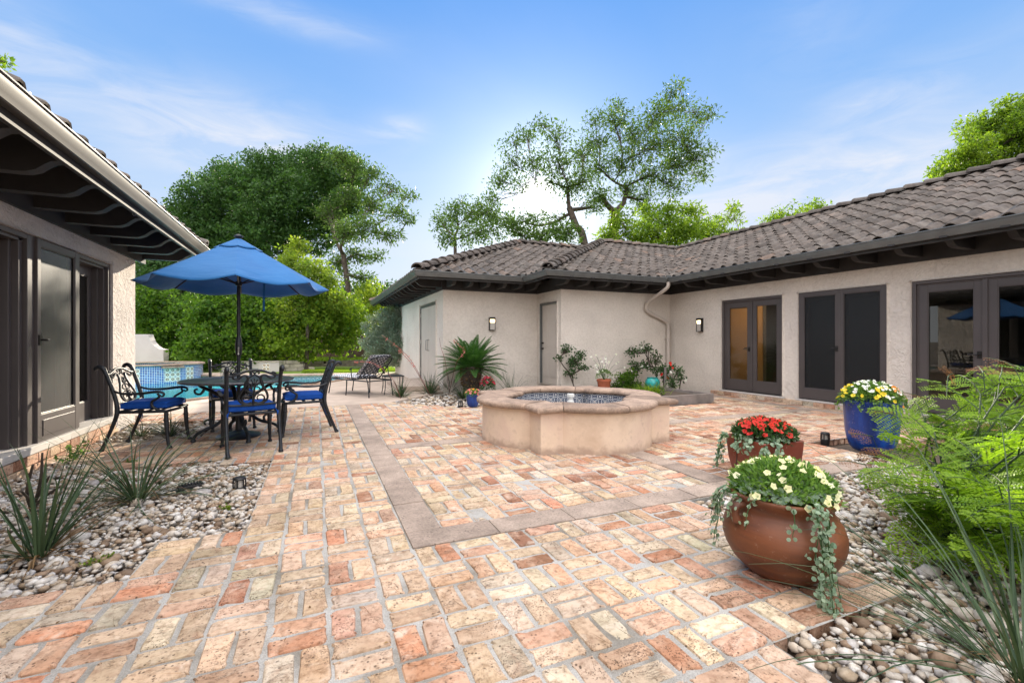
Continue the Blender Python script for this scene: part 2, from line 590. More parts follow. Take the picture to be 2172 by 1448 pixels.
M_BRICK = m

m, nt, b = newmat('mortar')
oc = ocoord(nt)
c = ramp(nt, noise(nt, oc, 180, 3, .8), [(0.3, (.24, .232, .218)), (0.7, (.50, .49, .468))])
c = mixc(nt, 1.0, c, ramp(nt, noise(nt, oc, 2.2, 6, .65), [(0.34, (.48, .44, .38)), (0.56, (1, 1, 1))]), 'MULTIPLY')
nt.links.new(c, b.inputs['Base Color'])
b.inputs['Roughness'].default_value = .95
bump(nt, b, noise(nt, oc, 150, 3, .8), .5, .003)
M_MORTAR = m


def pitted(name, c, var=.2, sc=4.0):
    m, nt, b = newmat(name)
    oc = ocoord(nt)
    t = tintattr(nt)
    cc = ramp(nt, noise(nt, oc, sc, 6, .65), [(0.28, tuple(x * (1 - var) for x in c)), (0.7, tuple(x * (1 + var) for x in c))])
    cc = mixc(nt, 1.0, cc, ramp(nt, t, [(0, (.82, .80, .78)), (1, (1.15, 1.14, 1.12))]), 'MULTIPLY')
    pit = nd(nt, 'ShaderNodeTexVoronoi', {'Vector': oc, 'Scale': 46.0}).outputs['Distance']
    pm = math_(nt, 'MULTIPLY', ramp(nt, pit, [(0.16, (1, 1, 1)), (0.30, (0, 0, 0))]), ramp(nt, noise(nt, oc, 9, 3), [(0.44, (0, 0, 0)), (0.6, (1, 1, 1))]))
    cc = mixc(nt, math_(nt, 'MULTIPLY', pm, .7), cc, tuple(x * .22 for x in c))
    fine = ramp(nt, noise(nt, oc, 55, 4, .8), [(0.3, (.66, .65, .63)), (0.7, (1.2, 1.2, 1.2))])
    cc = mixc(nt, 1.0, cc, fine, 'MULTIPLY')
    nt.links.new(cc, b.inputs['Base Color'])
    b.inputs['Roughness'].default_value = .88
    bump(nt, b, math_(nt, 'SUBTRACT', noise(nt, oc, 50, 5, .7), pm), .5, .004)
    return m


M_BAND = pitted('cantera_slab', (.335, .268, .225), .3, 5.0)
M_COPING = pitted('cantera_coping', (.30, .218, .168), .42, 7.0)

# fountain plaster with water stains
m, nt, b = newmat('fountain_plaster')
oc = ocoord(nt)
c = ramp(nt, noise(nt, oc, 1.8, 5, .6), [(0.3, (.54, .40, .29)), (0.5, (.69, .54, .41)), (0.7, (.62, .46, .37))])
z = nd(nt, 'ShaderNodeSeparateXYZ', {0: oc}).outputs[2]
wet = math_(nt, 'ADD', math_(nt, 'MULTIPLY', z, -5.0), math_(nt, 'MULTIPLY', noise(nt, oc, 7, 5, .6), 1.3))
c = mixc(nt, ramp(nt, wet, [(0.15, (0, 0, 0)), (0.60, (.8, .8, .8))]), c, (.34, .235, .175))
c = mixc(nt, ramp(nt, noise(nt, oc, 14, 6, .7), [(0.55, (0, 0, 0)), (0.75, (.5, .5, .5))]), c, (.40, .29, .22))
nt.links.new(c, b.inputs['Base Color'])
b.inputs['Roughness'].default_value = .9
bump(nt, b, noise(nt, oc, 18, 6, .6), .35, .01)
M_PLASTER = m


def talavera(name, dark, light, accent, stops=None):
    """glazed tiles drawn from each tile's own square: ring, cross and corner arcs"""
    m, nt, b = newmat(name)
    uv = nd(nt, 'ShaderNodeUVMap').outputs[0]
    fr = nd(nt, 'ShaderNodeVectorMath', {0: uv}, operation='FRACTION').outputs[0]
    ce = nd(nt, 'ShaderNodeVectorMath', {0: fr, 1: (.5, .5, 0)}, operation='SUBTRACT').outputs[0]
    ab = nd(nt, 'ShaderNodeVectorMath', {0: ce}, operation='ABSOLUTE').outputs[0]
    s = nd(nt, 'ShaderNodeSeparateXYZ', {0: ab})
    dist = nd(nt, 'ShaderNodeVectorMath', {0: ce}, operation='LENGTH').outputs['Value']
    dc = nd(nt, 'ShaderNodeVectorMath', {0: ab, 1: (.5, .5, 0)}, operation='DISTANCE').outputs['Value']
    ring = ramp(nt, dist, stops or [(0.0, accent), (.07, light), (.12, dark), (.20, light), (.24, dark), (.33, light), (.40, dark)], 'CONSTANT')
    arc = ramp(nt, dc, [(0.0, light), (.10, dark), (.20, light), (.27, dark), (.28, (0, 0, 0))], 'CONSTANT')
    c = mixc(nt, math_(nt, 'LESS_THAN', dc, .28), ring, arc)
    dg = math_(nt, 'ABSOLUTE', math_(nt, 'SUBTRACT', s.outputs[0], s.outputs[1]))
    c = mixc(nt, math_(nt, 'MULTIPLY', math_(nt, 'LESS_THAN', dg, .022), math_(nt, 'LESS_THAN', dist, .30)), c, light)
    mx = math_(nt, 'MAXIMUM', s.outputs[0], s.outputs[1])
    c = mixc(nt, math_(nt, 'GREATER_THAN', mx, .485), c, (.55, .53, .5))
    nt.links.new(c, b.inputs['Base Color'])
    b.inputs['Roughness'].default_value = .25
    return m


M_TALA = talavera('talavera_tile', (.03, .055, .13), (.62, .64, .64), (.30, .12, .05))
M_TALA2 = talavera('brown_talavera', (.16, .22, .38), (.80, .76, .68), (.10, .12, .15), [(0, (.80, .76, .68)), (.10, (.17, .085, .04)), (.27, (.80, .76, .68)), (.33, (.25, .14, .07)), (.37, (.80, .76, .68))])

# small blue mosaic
m, nt, b = newmat('blue_mosaic')
uv = nd(nt, 'ShaderNodeUVMap').outputs[0]
fr = nd(nt, 'ShaderNodeVectorMath', {0: uv}, operation='FRACTION').outputs[0]
ce = nd(nt, 'ShaderNodeVectorMath', {0: fr, 1: (.5, .5, 0)}, operation='SUBTRACT').outputs[0]
ab = nd(nt, 'ShaderNodeVectorMath', {0: ce}, operation='ABSOLUTE').outputs[0]
s = nd(nt, 'ShaderNodeSeparateXYZ', {0: ab})
fl = nd(nt, 'ShaderNodeVectorMath', {0: uv}, operation='FLOOR').outputs[0]
wnz = nd(nt, 'ShaderNodeTexWhiteNoise', {'Vector': fl}).outputs['Value']
c = ramp(nt, wnz, [(0, (.015, .05, .25)), (.5, (.03, .11, .38)), (1, (.08, .2, .5))])
c = mixc(nt, math_(nt, 'GREATER_THAN', math_(nt, 'MAXIMUM', s.outputs[0], s.outputs[1]), .40), c, (.6, .62, .64))
nt.links.new(c, b.inputs['Base Color'])
b.inputs['Roughness'].default_value = .2
M_MOSAIC = m

# pool
m, nt, b = newmat('pool_plaster')
nt.links.new(ramp(nt, noise(nt, ocoord(nt), 2, 3), [(0.3, (.36, .82, .88)), (.7, (.48, .90, .93))]), b.inputs['Base Color'])
b.inputs['Roughness'].default_value = .7
M_POOL = m
m = bpy.data.materials.new('pool_water')
m.use_nodes = True
nt = m.node_tree
for n in list(nt.nodes): nt.nodes.remove(n)
bmp = nd(nt, 'ShaderNodeBump', {'Height': noise(nt, ocoord(nt), 3.5, 3, .5, .6), 'Strength': .25, 'Distance': .03}).outputs[0]
fz = nd(nt, 'ShaderNodeFresnel', {'IOR': 1.33, 'Normal': bmp}).outputs[0]
gl_ = nd(nt, 'ShaderNodeBsdfGlossy', {'Color': (1, 1, 1, 1), 'Roughness': .03, 'Normal': bmp})
tr_ = nd(nt, 'ShaderNodeBsdfTransparent', {'Color': (.60, .95, .97, 1)})
mx_ = nd(nt, 'ShaderNodeMixShader', {0: math_(nt, 'MULTIPLY', fz, .55), 1: tr_.outputs[0], 2: gl_.outputs[0]})
nt.links.new(mx_.outputs[0], nd(nt, 'ShaderNodeOutputMaterial').inputs[0])
M_WATER = m


def glassmat(name, tint, ior=1.6, rough=0.0, opaq=0.0, oc_=(.02, .022, .022)):
    m = bpy.data.materials.new(name)
    m.use_nodes = True
    nt = m.node_tree
    for n in list(nt.nodes): nt.nodes.remove(n)
    f0 = ((ior - 1) / (ior + 1)) ** 2
    lw_ = nd(nt, 'ShaderNodeLayerWeight', {'Blend': .5}).outputs['Facing']
    fz = math_(nt, 'MULTIPLY_ADD', math_(nt, 'POWER', lw_, 5.0), 1 - f0, f0)
    g_ = nd(nt, 'ShaderNodeBsdfGlossy', {'Color': (1, 1, 1, 1), 'Roughness': rough})
    t_ = nd(nt, 'ShaderNodeBsdfTransparent', {'Color': (*tint, 1)})
    d_ = nd(nt, 'ShaderNodeBsdfDiffuse', {'Color': (*oc_, 1)})
    a_ = nd(nt, 'ShaderNodeMixShader', {0: opaq, 1: t_.outputs[0], 2: d_.outputs[0]})
    x_ = nd(nt, 'ShaderNodeMixShader', {0: fz, 1: a_.outputs[0], 2: g_.outputs[0]})
    nt.links.new(x_.outputs[0], nd(nt, 'ShaderNodeOutputMaterial').inputs[0])
    MATS[name] = m
    return m


M_GLASS = glassmat('window_glass', (.84, .86, .84), 1.48)
M_SCREEN = glassmat('screen_mesh', (.75, .75, .75), 1.25, .35, .40, (.03, .032, .034))
M_DRINK = glassmat('drinking_glass', (.92, .94, .95), 1.5)

# umbrella cloth
m = bpy.data.materials.new('umbrella_cloth')
m.use_nodes = True
nt = m.node_tree
b = nt.nodes['Principled BSDF']
oc = ocoord(nt)
c = ramp(nt, noise(nt, oc, 3, 3), [(0.3, (.014, .155, .43)), (.7, (.022, .19, .49))])
nt.links.new(c, b.inputs['Base Color'])
b.inputs['Roughness'].default_value = .75
b.inputs['Sheen Weight'].default_value = .15
hb = noise(nt, nd(nt, 'ShaderNodeMapping', {0: oc, 3: (1.0, 1.0, 4.0)}).outputs[0], 3.5, 3, .5, .8)
bump(nt, b, hb, .45, .03)
t_ = nd(nt, 'ShaderNodeBsdfTranslucent', {'Color': (.012, .12, .42, 1)})
x_ = nd(nt, 'ShaderNodeMixShader', {0: .28, 1: b.outputs[0], 2: t_.outputs[0]})
nt.links.new(x_.outputs[0], nt.nodes['Material Output'].inputs[0])
M_UMB = m

# lattice print cushion
m, nt, b = newmat('lattice_print')
oc = ocoord(nt)
uv = nd(nt, 'ShaderNodeUVMap').outputs[0]
fr = nd(nt, 'ShaderNodeVectorMath', {0: uv}, operation='FRACTION').outputs[0]
ce = nd(nt, 'ShaderNodeVectorMath', {0: fr, 1: (.5, .5, 0)}, operation='SUBTRACT').outputs[0]
ab = nd(nt, 'ShaderNodeVectorMath', {0: ce}, operation='ABSOLUTE').outputs[0]
s = nd(nt, 'ShaderNodeSeparateXYZ', {0: ab})
dm = math_(nt, 'ADD', s.outputs[0], s.outputs[1])
c = ramp(nt, dm, [(0, (.75, .76, .78)), (.12, (.01, .02, .07)), (.36, (.80, .81, .83)), (.58, (.01, .02, .07)), (.88, (.75, .75, .8))], 'CONSTANT')
nt.links.new(c, b.inputs['Base Color'])
b.inputs['Roughness'].default_value = .85
M_LATT = m


def glaze(name, stops, rough, coat, sc=(3, 3, 3), bs=.1):
    m, nt, b = newmat(name)
    oc = ocoord(nt)
    mp = nd(nt, 'ShaderNodeMapping', {0: oc, 3: sc}).outputs[0]
    c = ramp(nt, noise(nt, mp, 1.6, 6, .6, .6), stops)
    sp = ramp(nt, noise(nt, oc, 30, 4, .7), [(.60, (0, 0, 0)), (.74, (1, 1, 1))])
    c = mixc(nt, math_(nt, 'MULTIPLY', sp, .28), c, (.55, .45, .36))
    nt.links.new(c, b.inputs['Base Color'])
    b.inputs['Roughness'].default_value = rough
    b.inputs['Coat Weight'].default_value = coat
    b.inputs['Coat Roughness'].default_value = .12
    bump(nt, b, noise(nt, oc, 8, 5), bs, .01)
    return m


M_BLUE = glaze('blue_glaze', [(0.3, (.001, .010, .07)), (.5, (.002, .036, .22)), (.72, (.006, .09, .40))], .30, .08, (3, 3, .8))
M_URN = glaze('terracotta_urn', [(0.25, (.035, .015, .009)), (.42, (.105, .034, .014)), (.58, (.175, .055, .019)), (.78, (.085, .028, .013))], .5, .0, (1.2, 1.2, 5.0), .2)
M_REDPOT = glaze('red_glaze', [(0.3, (.16, .028, .014)), (.6, (.23, .042, .02)), (.8, (.28, .07, .03))], .4, .25, (2, 2, 2), .08)

# pebbles
m, nt, b = newmat('river_pebble')
t = tintattr(nt)
oc = ocoord(nt)
c = ramp(nt, t, [(0.0, (.15, .10, .065)), (.10, (.30, .21, .14)), (.26, (.42, .34, .25)), (.42, (.50, .44, .375)), (.60, (.55, .515, .47)), (.82, (.62, .60, .575)), (1.0, (.36, .34, .34))])
c = mixc(nt, 1.0, c, ramp(nt, noise(nt, oc, 35, 5, .65), [(0.3, (.68, .62, .55)), (.6, (1.05, 1.05, 1.05))]), 'MULTIPLY')
nt.links.new(c, b.inputs['Base Color'])
b.inputs['Roughness'].default_value = .7
bump(nt, b, noise(nt, oc, 60, 4), .3, .004)
M_PEB = m

m, nt, b = newmat('grass')
t = tintattr(nt)
c = ramp(nt, noise(nt, ocoord(nt), 1.2, 5, .6), [(0.3, (.09, .17, .02)), (.7, (.20, .28, .035))])
nt.links.new(c, b.inputs['Base Color'])
b.inputs['Roughness'].default_value = .8
M_LAWN = m
M_GRASSB = leafmat('grass_blade', (.10, .20, .02), (.26, .34, .04), .5)

L_OAK = leafmat('leaf_oak', (.016, .055, .016), (.080, .165, .040), .36)
L_LIGHT = leafmat('leaf_light', (.040, .105, .012), (.215, .31, .03), .56)
L_YOUNG = leafmat('leaf_young', (.08, .15, .02), (.25, .32, .04), .54)
L_HEDGE = leafmat('leaf_hedge', (.016, .060, .010), (.135, .245, .028), .52)
L_PECAN = leafmat('leaf_pecan', (.024, .060, .018), (.105, .175, .042), .46)
L_GREY = leafmat('leaf_grey', (.10, .14, .10), (.22, .28, .22), .25)
L_FERN = leafmat('leaf_fern', (.062, .165, .014), (.26, .39, .035), .46)
L_FERNTIP = leafmat('leaf_fern_tip', (.14, .055, .02), (.24, .11, .04), .25)
L_YUCCA = leafmat('leaf_yucca', (.026, .052, .026), (.078, .122, .058), .15, .5)
L_DEAD = leafmat('leaf_dead', (.13, .075, .035), (.28, .18, .09), .15, .8)
L_SAGO = leafmat('leaf_sago', (.022, .075, .018), (.07, .17, .04), .25, .4)
L_ROSE = leafmat('leaf_rose', (.025, .06, .02), (.06, .13, .04), .3)
L_SILVER = leafmat('leaf_silver', (.16, .25, .17), (.34, .44, .32), .3)
L_BED = leafmat('leaf_bedding', (.065, .15, .035), (.22, .36, .09), .42)
F_YEL = leafmat('petal_cream', (.78, .72, .36), (.88, .86, .62), .35)
F_YEL2 = leafmat('petal_yellow', (.75, .52, .02), (.85, .68, .06), .3)
F_ORA = leafmat('petal_orange', (.70, .22, .02), (.80, .34, .05), .3)
F_RED = leafmat('petal_red', (.50, .015, .012), (.72, .05, .03), .3)
F_CORAL = leafmat('petal_coral', (.52, .10, .11), (.72, .28, .27), .35)
M_STALK = plain('flower_stem', (.22, .09, .075), .7, var=.2)
F_WHITE = leafmat('petal_white', (.72, .72, .70), (.85, .85, .84), .3)
F_CRIM = leafmat('petal_crimson', (.25, .01, .03), (.42, .03, .06), .3)

# ================================================================== GROUND, PATIO, POOL
# ---- far ground, with a hole where the deck and the pool are
mb = MB()
HX0, HX1, HY0, HY1 = -12.0, 2.6, 9.1, 21.6
Z = -0.16
for (a, b_) in (((-900, -900), (900, HY0)), ((-900, HY1), (900, 900)), ((-900, HY0), (HX0, HY1)), ((HX1, HY0), (900, HY1))):
    mb.add([(a[0], a[1], Z), (b_[0], a[1], Z), (b_[0], b_[1], Z), (a[0], b_[1], Z)], [(0, 1, 2, 3)])
tag(mb.build('ground', M_SOIL, fix=False), kind='structure')

# ---- bricks laid in basket weave
PITCH = 0.2325
FC = Vector((3.05, 5.17))                      # fountain centre


def brick_ok(x, y, inside):
    if x < -2.47 or y < -0.6 or x > 8.5: return False
    if inside:
        if x < 0.75 or y < 2.885: return False
        if 5.21 < y < 5.4425 and (x < 1.9 or 4.2 < x < 7.95): return False
        if 3.07 < x < 3.3025 and (y < 4.1): return False
    else:
        if x > 0.515 and y > 2.655: return False
    if x < -0.485 and 3.40 < y < 5.15: return False
    if x < -0.985 and 2.90 < y < 5.40: return False
    if x < -1.95 and 2.90 < y < 5.9: return False
    if x < -1.45 and 6.9 < y < 8.2: return False
    if x > 1.77 and y < 1.15: return False
    if x > 2.5 and y < 2.655: return False
    if x > 4.9 and y < 3.0: return False
    if 5.5 < x < 6.3 and y < 3.6: return False
    if x > 6.3 and y < 3.2: return False
    if 7.9525 < x < 8.185: return False
    if y > 9.17: return False
    if 1.3 < x < 2.5 and y > 9.17 - (x - 1.3) * 0.95: return False
    if 2.5 <= x < 4.6 and y > 8.05: return False
    if 4.6 <= x < 7.35 and y > 6.72: return False
    if (Vector((x, y)) - FC).length < 0.8: return False
    return True


bricks = []
for inside, ox, oy in ((False, 0.515, 2.655), (True, 0.745, 2.885)):
    for i in range(-15, 37):
        for j in range(-15, 32):
            x, y = ox + i * PITCH, oy + j * PITCH
            if not brick_ok(x + PITCH / 2, y + PITCH / 2, inside): continue
            for q in (0, 1):
                if (i + j) % 2 == 0:
                    c = (x + PITCH * .5, y + PITCH * (.25 + .5 * q)); hw, hl, a = PITCH * .5, PITCH * .25, 0
                else:
                    c = (x + PITCH * (.25 + .5 * q), y + PITCH * .5); hw, hl, a = PITCH * .25, PITCH * .5, 0
                bricks.append((c[0], c[1], hw, hl))
B = np.array(bricks)
PAL = np.array([(.61, .465, .335), (.59, .43, .30), (.61, .385, .265), (.55, .27, .16), (.36, .175, .105), (.54, .455, .34), (.68, .545, .42), (.54, .315, .215), (.62, .45, .31)])


def brick_group(sel, n):
    b = B[sel]
    m = len(b)
    gap = R.uniform(.0062, .0108, (m, 1))
    hw, hl = b[:, 2:3] - gap, b[:, 3:4] - gap
    a = np.linspace(0, 2 * PI, n, endpoint=False)[None, :] + .13
    # super-ellipse outline, roughened
    e = R.uniform(.11, .24, (m, 1))
    cx = np.sign(np.cos(a)) * np.abs(np.cos(a)) ** e
    cy = np.sign(np.sin(a)) * np.abs(np.sin(a)) ** e
    rough = R.normal(0, .0028, (m, n))
    ph = R.uniform(0, 6, (m, 1))
    rough = rough + .0022 * np.sin(3 * a + ph) + np.where(R.random((m, n)) < .07, -.011, 0)
    ox = cx * (hw + rough)
    oy = cy * (hl + rough)
    tw = R.normal(0, .018, (m, 1))
    px = ox * np.cos(tw) - oy * np.sin(tw)
    py = ox * np.sin(tw) + oy * np.cos(tw)
    sx, sy = R.normal(0, .016, (m, 1)), R.normal(0, .016, (m, 1))
    zt = R.normal(0, .0024, (m, 1))
    V = np.zeros((m, 4 * n + 1, 3))
    sc = 0
    for k, (ins, z) in enumerate(((0, -.080), (0, -.0075), (.0045, -.001), (.016, 0.0))):
        fx = 1 - ins / np.maximum(hw, .02)
        fy = 1 - ins / np.maximum(hl, .02)
        X, Y = px * fx, py * fy
        V[:, k * n:(k + 1) * n, 0] = X + b[:, 0:1]
        V[:, k * n:(k + 1) * n, 1] = Y + b[:, 1:2]
        V[:, k * n:(k + 1) * n, 2] = z + zt + (X * sx + Y * sy if k else 0) + (R.normal(0, .0011, (m, n)) if k else 0)
    V[:, 4 * n, 0], V[:, 4 * n, 1] = b[:, 0], b[:, 1]
    V[:, 4 * n, 2] = (zt + R.normal(0.0005, .0012, (m, 1)))[:, 0]
    F = []
    for k in range(3):
        for i in range(n):
            j = (i + 1) % n
            F += [(k * n + i, k * n + j, (k + 1) * n + j), (k * n + i, (k + 1) * n + j, (k + 1) * n + i)]
    for i in range(n):
        F.append((3 * n + i, 3 * n + (i + 1) % n, 4 * n))
    F = np.array(F)
    FF = (F[None] + (np.arange(m) * (4 * n + 1))[:, None, None]).reshape(-1, 3)
    # colour: cream in the middle of the court, redder to the right and lower left
    red = np.clip((b[:, 0] - .9) / 1.8, 0, 1) * .75 + np.clip((-b[:, 0] - .5) / 1.0, 0, 1) * np.clip((3.2 - b[:, 1]) / 1.0, 0, 1) * .75
    red = red * np.clip((6.5 - np.abs(b[:, 1] - 2.5)) / 3.5, .25, 1)
    w_c = np.array([.19, .20, .17, .065, .045, .10, .10, .09, .2])
    w_r = np.array([.06, .09, .24, .21, .13, .03, .06, .18, .1])
    idx = np.empty(m, dtype=int)
    for q in range(m):
        w = w_c * (1 - red[q]) + w_r * red[q]
        idx[q] = R.choice(9, p=w / w.sum())
    c = PAL[idx] * R.uniform(.66, .97, (m, 1)) * R.uniform(.95, 1.05, (m, 3))
    return V.reshape(-1, 3), FF, np.repeat(c, len(F), axis=0)


dist = np.hypot(B[:, 0], B[:, 1])
parts_, off = [], 0
VV, FFs, CC = [], [], []
for sel, n in ((dist < 3.6, 28), ((dist >= 3.6) & (dist < 6.5), 16), (dist >= 6.5, 10)):
    v, f, c = brick_group(np.where(sel)[0], n)
    VV.append(v); FFs.append(f + off); CC.append(c)
    off += len(v)
pav = big('brick_patio', np.concatenate(VV), np.concatenate(FFs), None, M_BRICK, smooth=True, col=np.concatenate(CC))
pav.data.set_sharp_from_angle(angle=rad(38))
tag(pav, kind='structure')

# mortar bed: one sheet cell by cell under the bricks
mb = MB()
for inside, ox, oy in ((False, 0.515, 2.655), (True, 0.745, 2.885)):
    for i in range(-15, 37):
        for j in range(-15, 32):
            x, y = ox + i * PITCH, oy + j * PITCH
            if brick_ok(x + PITCH / 2, y + PITCH / 2, inside) or (Vector((x + .12, y + .12)) - FC).length < 1.0 and inside:
                e = .0
                mb.add([(x - e, y - e, -.0065), (x + PITCH + e, y - e, -.0065), (x + PITCH + e, y + PITCH + e, -.0065), (x - e, y + PITCH + e, -.0065)], [(0, 1, 2, 3)])
tag(mb.build('patio_mortar', M_MORTAR, fix=False, weld=True), kind='structure')

# stone bands
mb = MB()


def band(x0, y0, x1, y1, step=.52):
    if abs(x1 - x0) > abs(y1 - y0):
        n = max(1, round((x1 - x0) / step)); s = (x1 - x0) / n
        for i in range(n):
            mb.box((x0 + i * s + .003, y0 + .003, -.05), (x0 + (i + 1) * s - .003, y1 - .003, R.uniform(0, .004)), float(R.random()))
    else:
        n = max(1, round((y1 - y0) / step)); s = (y1 - y0) / n
        for i in range(n):
            mb.box((x0 + .003, y0 + i * s + .003, -.05), (x1 - .003, y0 + (i + 1) * s - .003, R.uniform(0, .004)), float(R.random()))


band(.515, 2.885, .745, 9.15)
band(.515, 2.655, 4.9, 2.885)
band(.745, 5.212, 1.9, 5.440)
band(4.2, 5.212, 7.95, 5.440)
band(3.072, 2.885, 3.300, 4.1)
band(7.955, 1.5, 8.183, 9.15)
tag(mb.build('stone_band', M_BAND, bevel=.004), kind='structure')
mb = MB()
for a, b_ in (((.512, 2.652), (.748, 9.15)), ((.748, 2.652), (4.9, 2.888)), ((.748, 5.208), (1.95, 5.444)), ((4.15, 5.208), (7.95, 5.444)), ((3.068, 2.888), (3.305, 4.15)), ((7.95, 1.5), (8.19, 9.15))):
    mb.box((a[0], a[1], -.06), (b_[0], b_[1], -.010))
tag(mb.build('band_mortar', M_MORTAR), kind='structure')

# soil pans under the gravel
mb = MB()
for a, b_ in (((-2.5, 2.8), (-.45, 6.0)), ((-2.5, 6.8), (-1.4, 8.3)), ((1.62, -.6), (9, 3.7)), ((1.2, 6.7), (8.6, 10.7))):
    mb.add([(a[0], a[1], -.085), (b_[0], a[1], -.085), (b_[0], b_[1], -.085), (a[0], b_[1], -.085)], [(0, 1, 2, 3)])
tag(mb.build('bed_soil', M_SOIL, fix=False), kind='structure')


# ---- gravel
def ico(sub):
    bm = bmesh.new()
    bmesh.ops.create_icosphere(bm, subdivisions=sub, radius=1)
    v = np.array([x.co[:] for x in bm.verts])
    f = np.array([[q.index for q in p.verts] for p in bm.faces])
    bm.free()
    return v, f


ICO1, ICO2 = ico(1), ico(2)


def pebbles(name, inside, bbox, n, smin, smax, sub, z0, zr, big_frac=.06):
    iv, if_ = ICO2 if sub == 2 else ICO1
    P = []
    while len(P) < n:
        q = R.uniform((bbox[0], bbox[1]), (bbox[2], bbox[3]), (n * 2, 2))
        P += [p for p in q if inside(p[0], p[1])]
    P = np.array(P[:n])
    s = smin + (smax - smin) * R.random(n) ** 2.0
    s = np.where(R.random(n) < big_frac, s * R.uniform(1.5, 2.3, n), s)
    sc = np.stack([s, s * R.uniform(.6, .95, n), s * R.uniform(.38, .65, n)], 1)
    V = np.repeat(iv[None], n, 0)
    w = np.ones((n, len(iv)))
    for _ in range(4):
        k = R.normal(0, 1.5, (n, 1, 3))
        w += .085 * np.sin((V * k).sum(2) * 1.6 + R.uniform(0, 6, (n, 1)))
    V = V * w[:, :, None] * sc[:, None, :]
    az, tl, ta = R.uniform(0, 6.28, n), R.normal(0, .32, n), R.uniform(0, 6.28, n)
    # tilt about x then spin about z
    c, s_ = np.cos(tl)[:, None], np.sin(tl)[:, None]
    y = V[:, :, 1] * c - V[:, :, 2] * s_
    z = V[:, :, 1] * s_ + V[:, :, 2] * c
    x = V[:, :, 0]
    c, s_ = np.cos(az)[:, None], np.sin(az)[:, None]
    V = np.stack([x * c - y * s_ + P[:, 0:1], x * s_ + y * c + P[:, 1:2], z + (z0 + R.random(n) * zr + sc[:, 2] * .3)[:, None]], 2)
    F = (if_[None] + (np.arange(n) * len(iv))[:, None, None]).reshape(-1, 3)
    t = np.repeat(R.random(n), len(if_))
    o = big(name, V.reshape(-1, 3), F, t, M_PEB, smooth=True)
    return tag(o, kind='stuff')


def in_left(x, y):
    if x > -.425 or x < -2.46 or y < 2.90: return False
    if x > -.895: return 3.37 < y < 5.20
    if x > -2.03: return y < 5.435
    return y < 5.90


def in_right(x, y):
    if (Vector((x, y)) - Vector((5.71, 3.09))).length < .2: return False
    if y < 1.25: return x > 1.69
    if y < 2.64: return x > 2.615
    if y < 2.98: return x > 4.93
    return 5.5 < x < 6.3 and y < 3.58 or x > 6.3 and y < 3.18


def in_wall(x, y):
    if y > 10.6 or (x > 5.2 and y > 9.35): return False
    if x < 2.5: return y > 9.2 - (x - 1.3) * .95
    return y > 8.09 and x < 4.55


pebbles('gravel', in_left, (-2.5, 2.9, -.4, 6), 9600, .013, .033, 1, -.075, .055)
pebbles('gravel', in_right, (1.75, .1, 5.4, 3.7), 18500, .0125, .033, 1, -.075, .058, .06)
pebbles('gravel', lambda x, y: -2.46 < x < -1.36 and 6.85 < y < 8.22, (-2.5, 6.9, -1.4, 8.2), 1400, .016, .04, 1, -.07, .05)
pebbles('gravel', in_wall, (1.3, 7.9, 4.6, 10.7), 2300, .018, .045, 1, -.07, .045)

# ---- concrete deck round the pool
pool = spline([(-9, 10.2), (-4.4, 9.9), (-2.55, 10.85), (-1.1, 12.6), (.05, 13.9), (1.0, 15.6), (1.05, 16.8), (.2, 17.45), (-1.2, 17.45), (-2.6, 17.8), (-3.8, 18.9), (-6.5, 19.8), (-9, 18)], 8, True)
outer = [Vector((HX0, HY0, 0)), Vector((HX1 + .3, HY0, 0)), Vector((HX1 + .3, HY1, 0)), Vector((HX0, HY1, 0))]
outer = [Vector((-12, 9.16, 0)), Vector((1.32, 9.16, 0)), Vector((2.79, 10.66, 0)), Vector((2.79, 17.8, 0)), Vector((1.8, 18.3, 0)), Vector((-1, 18.9, 0)), Vector((-3, 20.6, 0)), Vector((-12, 21.6, 0))]
pl = [Vector((p.x, p.y, 0)) for p in pool]
tris = tessellate_polygon([outer, pl])
allv = outer + pl
mb = MB()
mb.add(allv, [tuple(t) for t in tris])
n = len(pl)
mb.add([(p.x, p.y, 0) for p in outer] + [(p.x, p.y, -.3) for p in outer], [(i, (i + 1) % 8, 8 + (i + 1) % 8, 8 + i) for i in range(8)])
tag(mb.build('pool_deck', M_CONC, fix=False), kind='structure')
mb = MB()
mb.tube([(p.x, p.y, .0) for p in pl], .05, 8, closed=True)
tag(mb.build('pool_coping', M_COPING, smooth=40), kind='structure')
mb = MB()
mb.add([(p.x, p.y, -.02) for p in pl] + [(p.x, p.y, -.30) for p in pl], [(i, (i + 1) % n, n + (i + 1) % n, n + i) for i in range(n)])
o = mb.build('pool_tile_band', M_TALA, fix=False)
uvl = o.data.uv_layers.new(name='uv')
L_ = 0
for p in o.data.polygons:
    for q, li in enumerate(p.loop_indices):
        uvl.data[li].uv = ((L_ + (q in (1, 2))) * 1.2, 0 if q < 2 else 1.9)
    L_ += 1
tag(o, kind='structure')
mb = MB()
mb.add([(p.x, p.y, -.30) for p in pl] + [(p.x, p.y, -1.3) for p in pl], [(i, (i + 1) % n, n + (i + 1) % n, n + i) for i in range(n)] + [tuple(range(n, 2 * n))])
tag(mb.build('pool_basin', M_POOL, fix=False), kind='structure')
mb = MB()
mb.add([(p.x, p.y, -.13) for p in pl], [tuple(range(n))])
tag(mb.build('pool_water', M_WATER, fix=False), kind='structure')

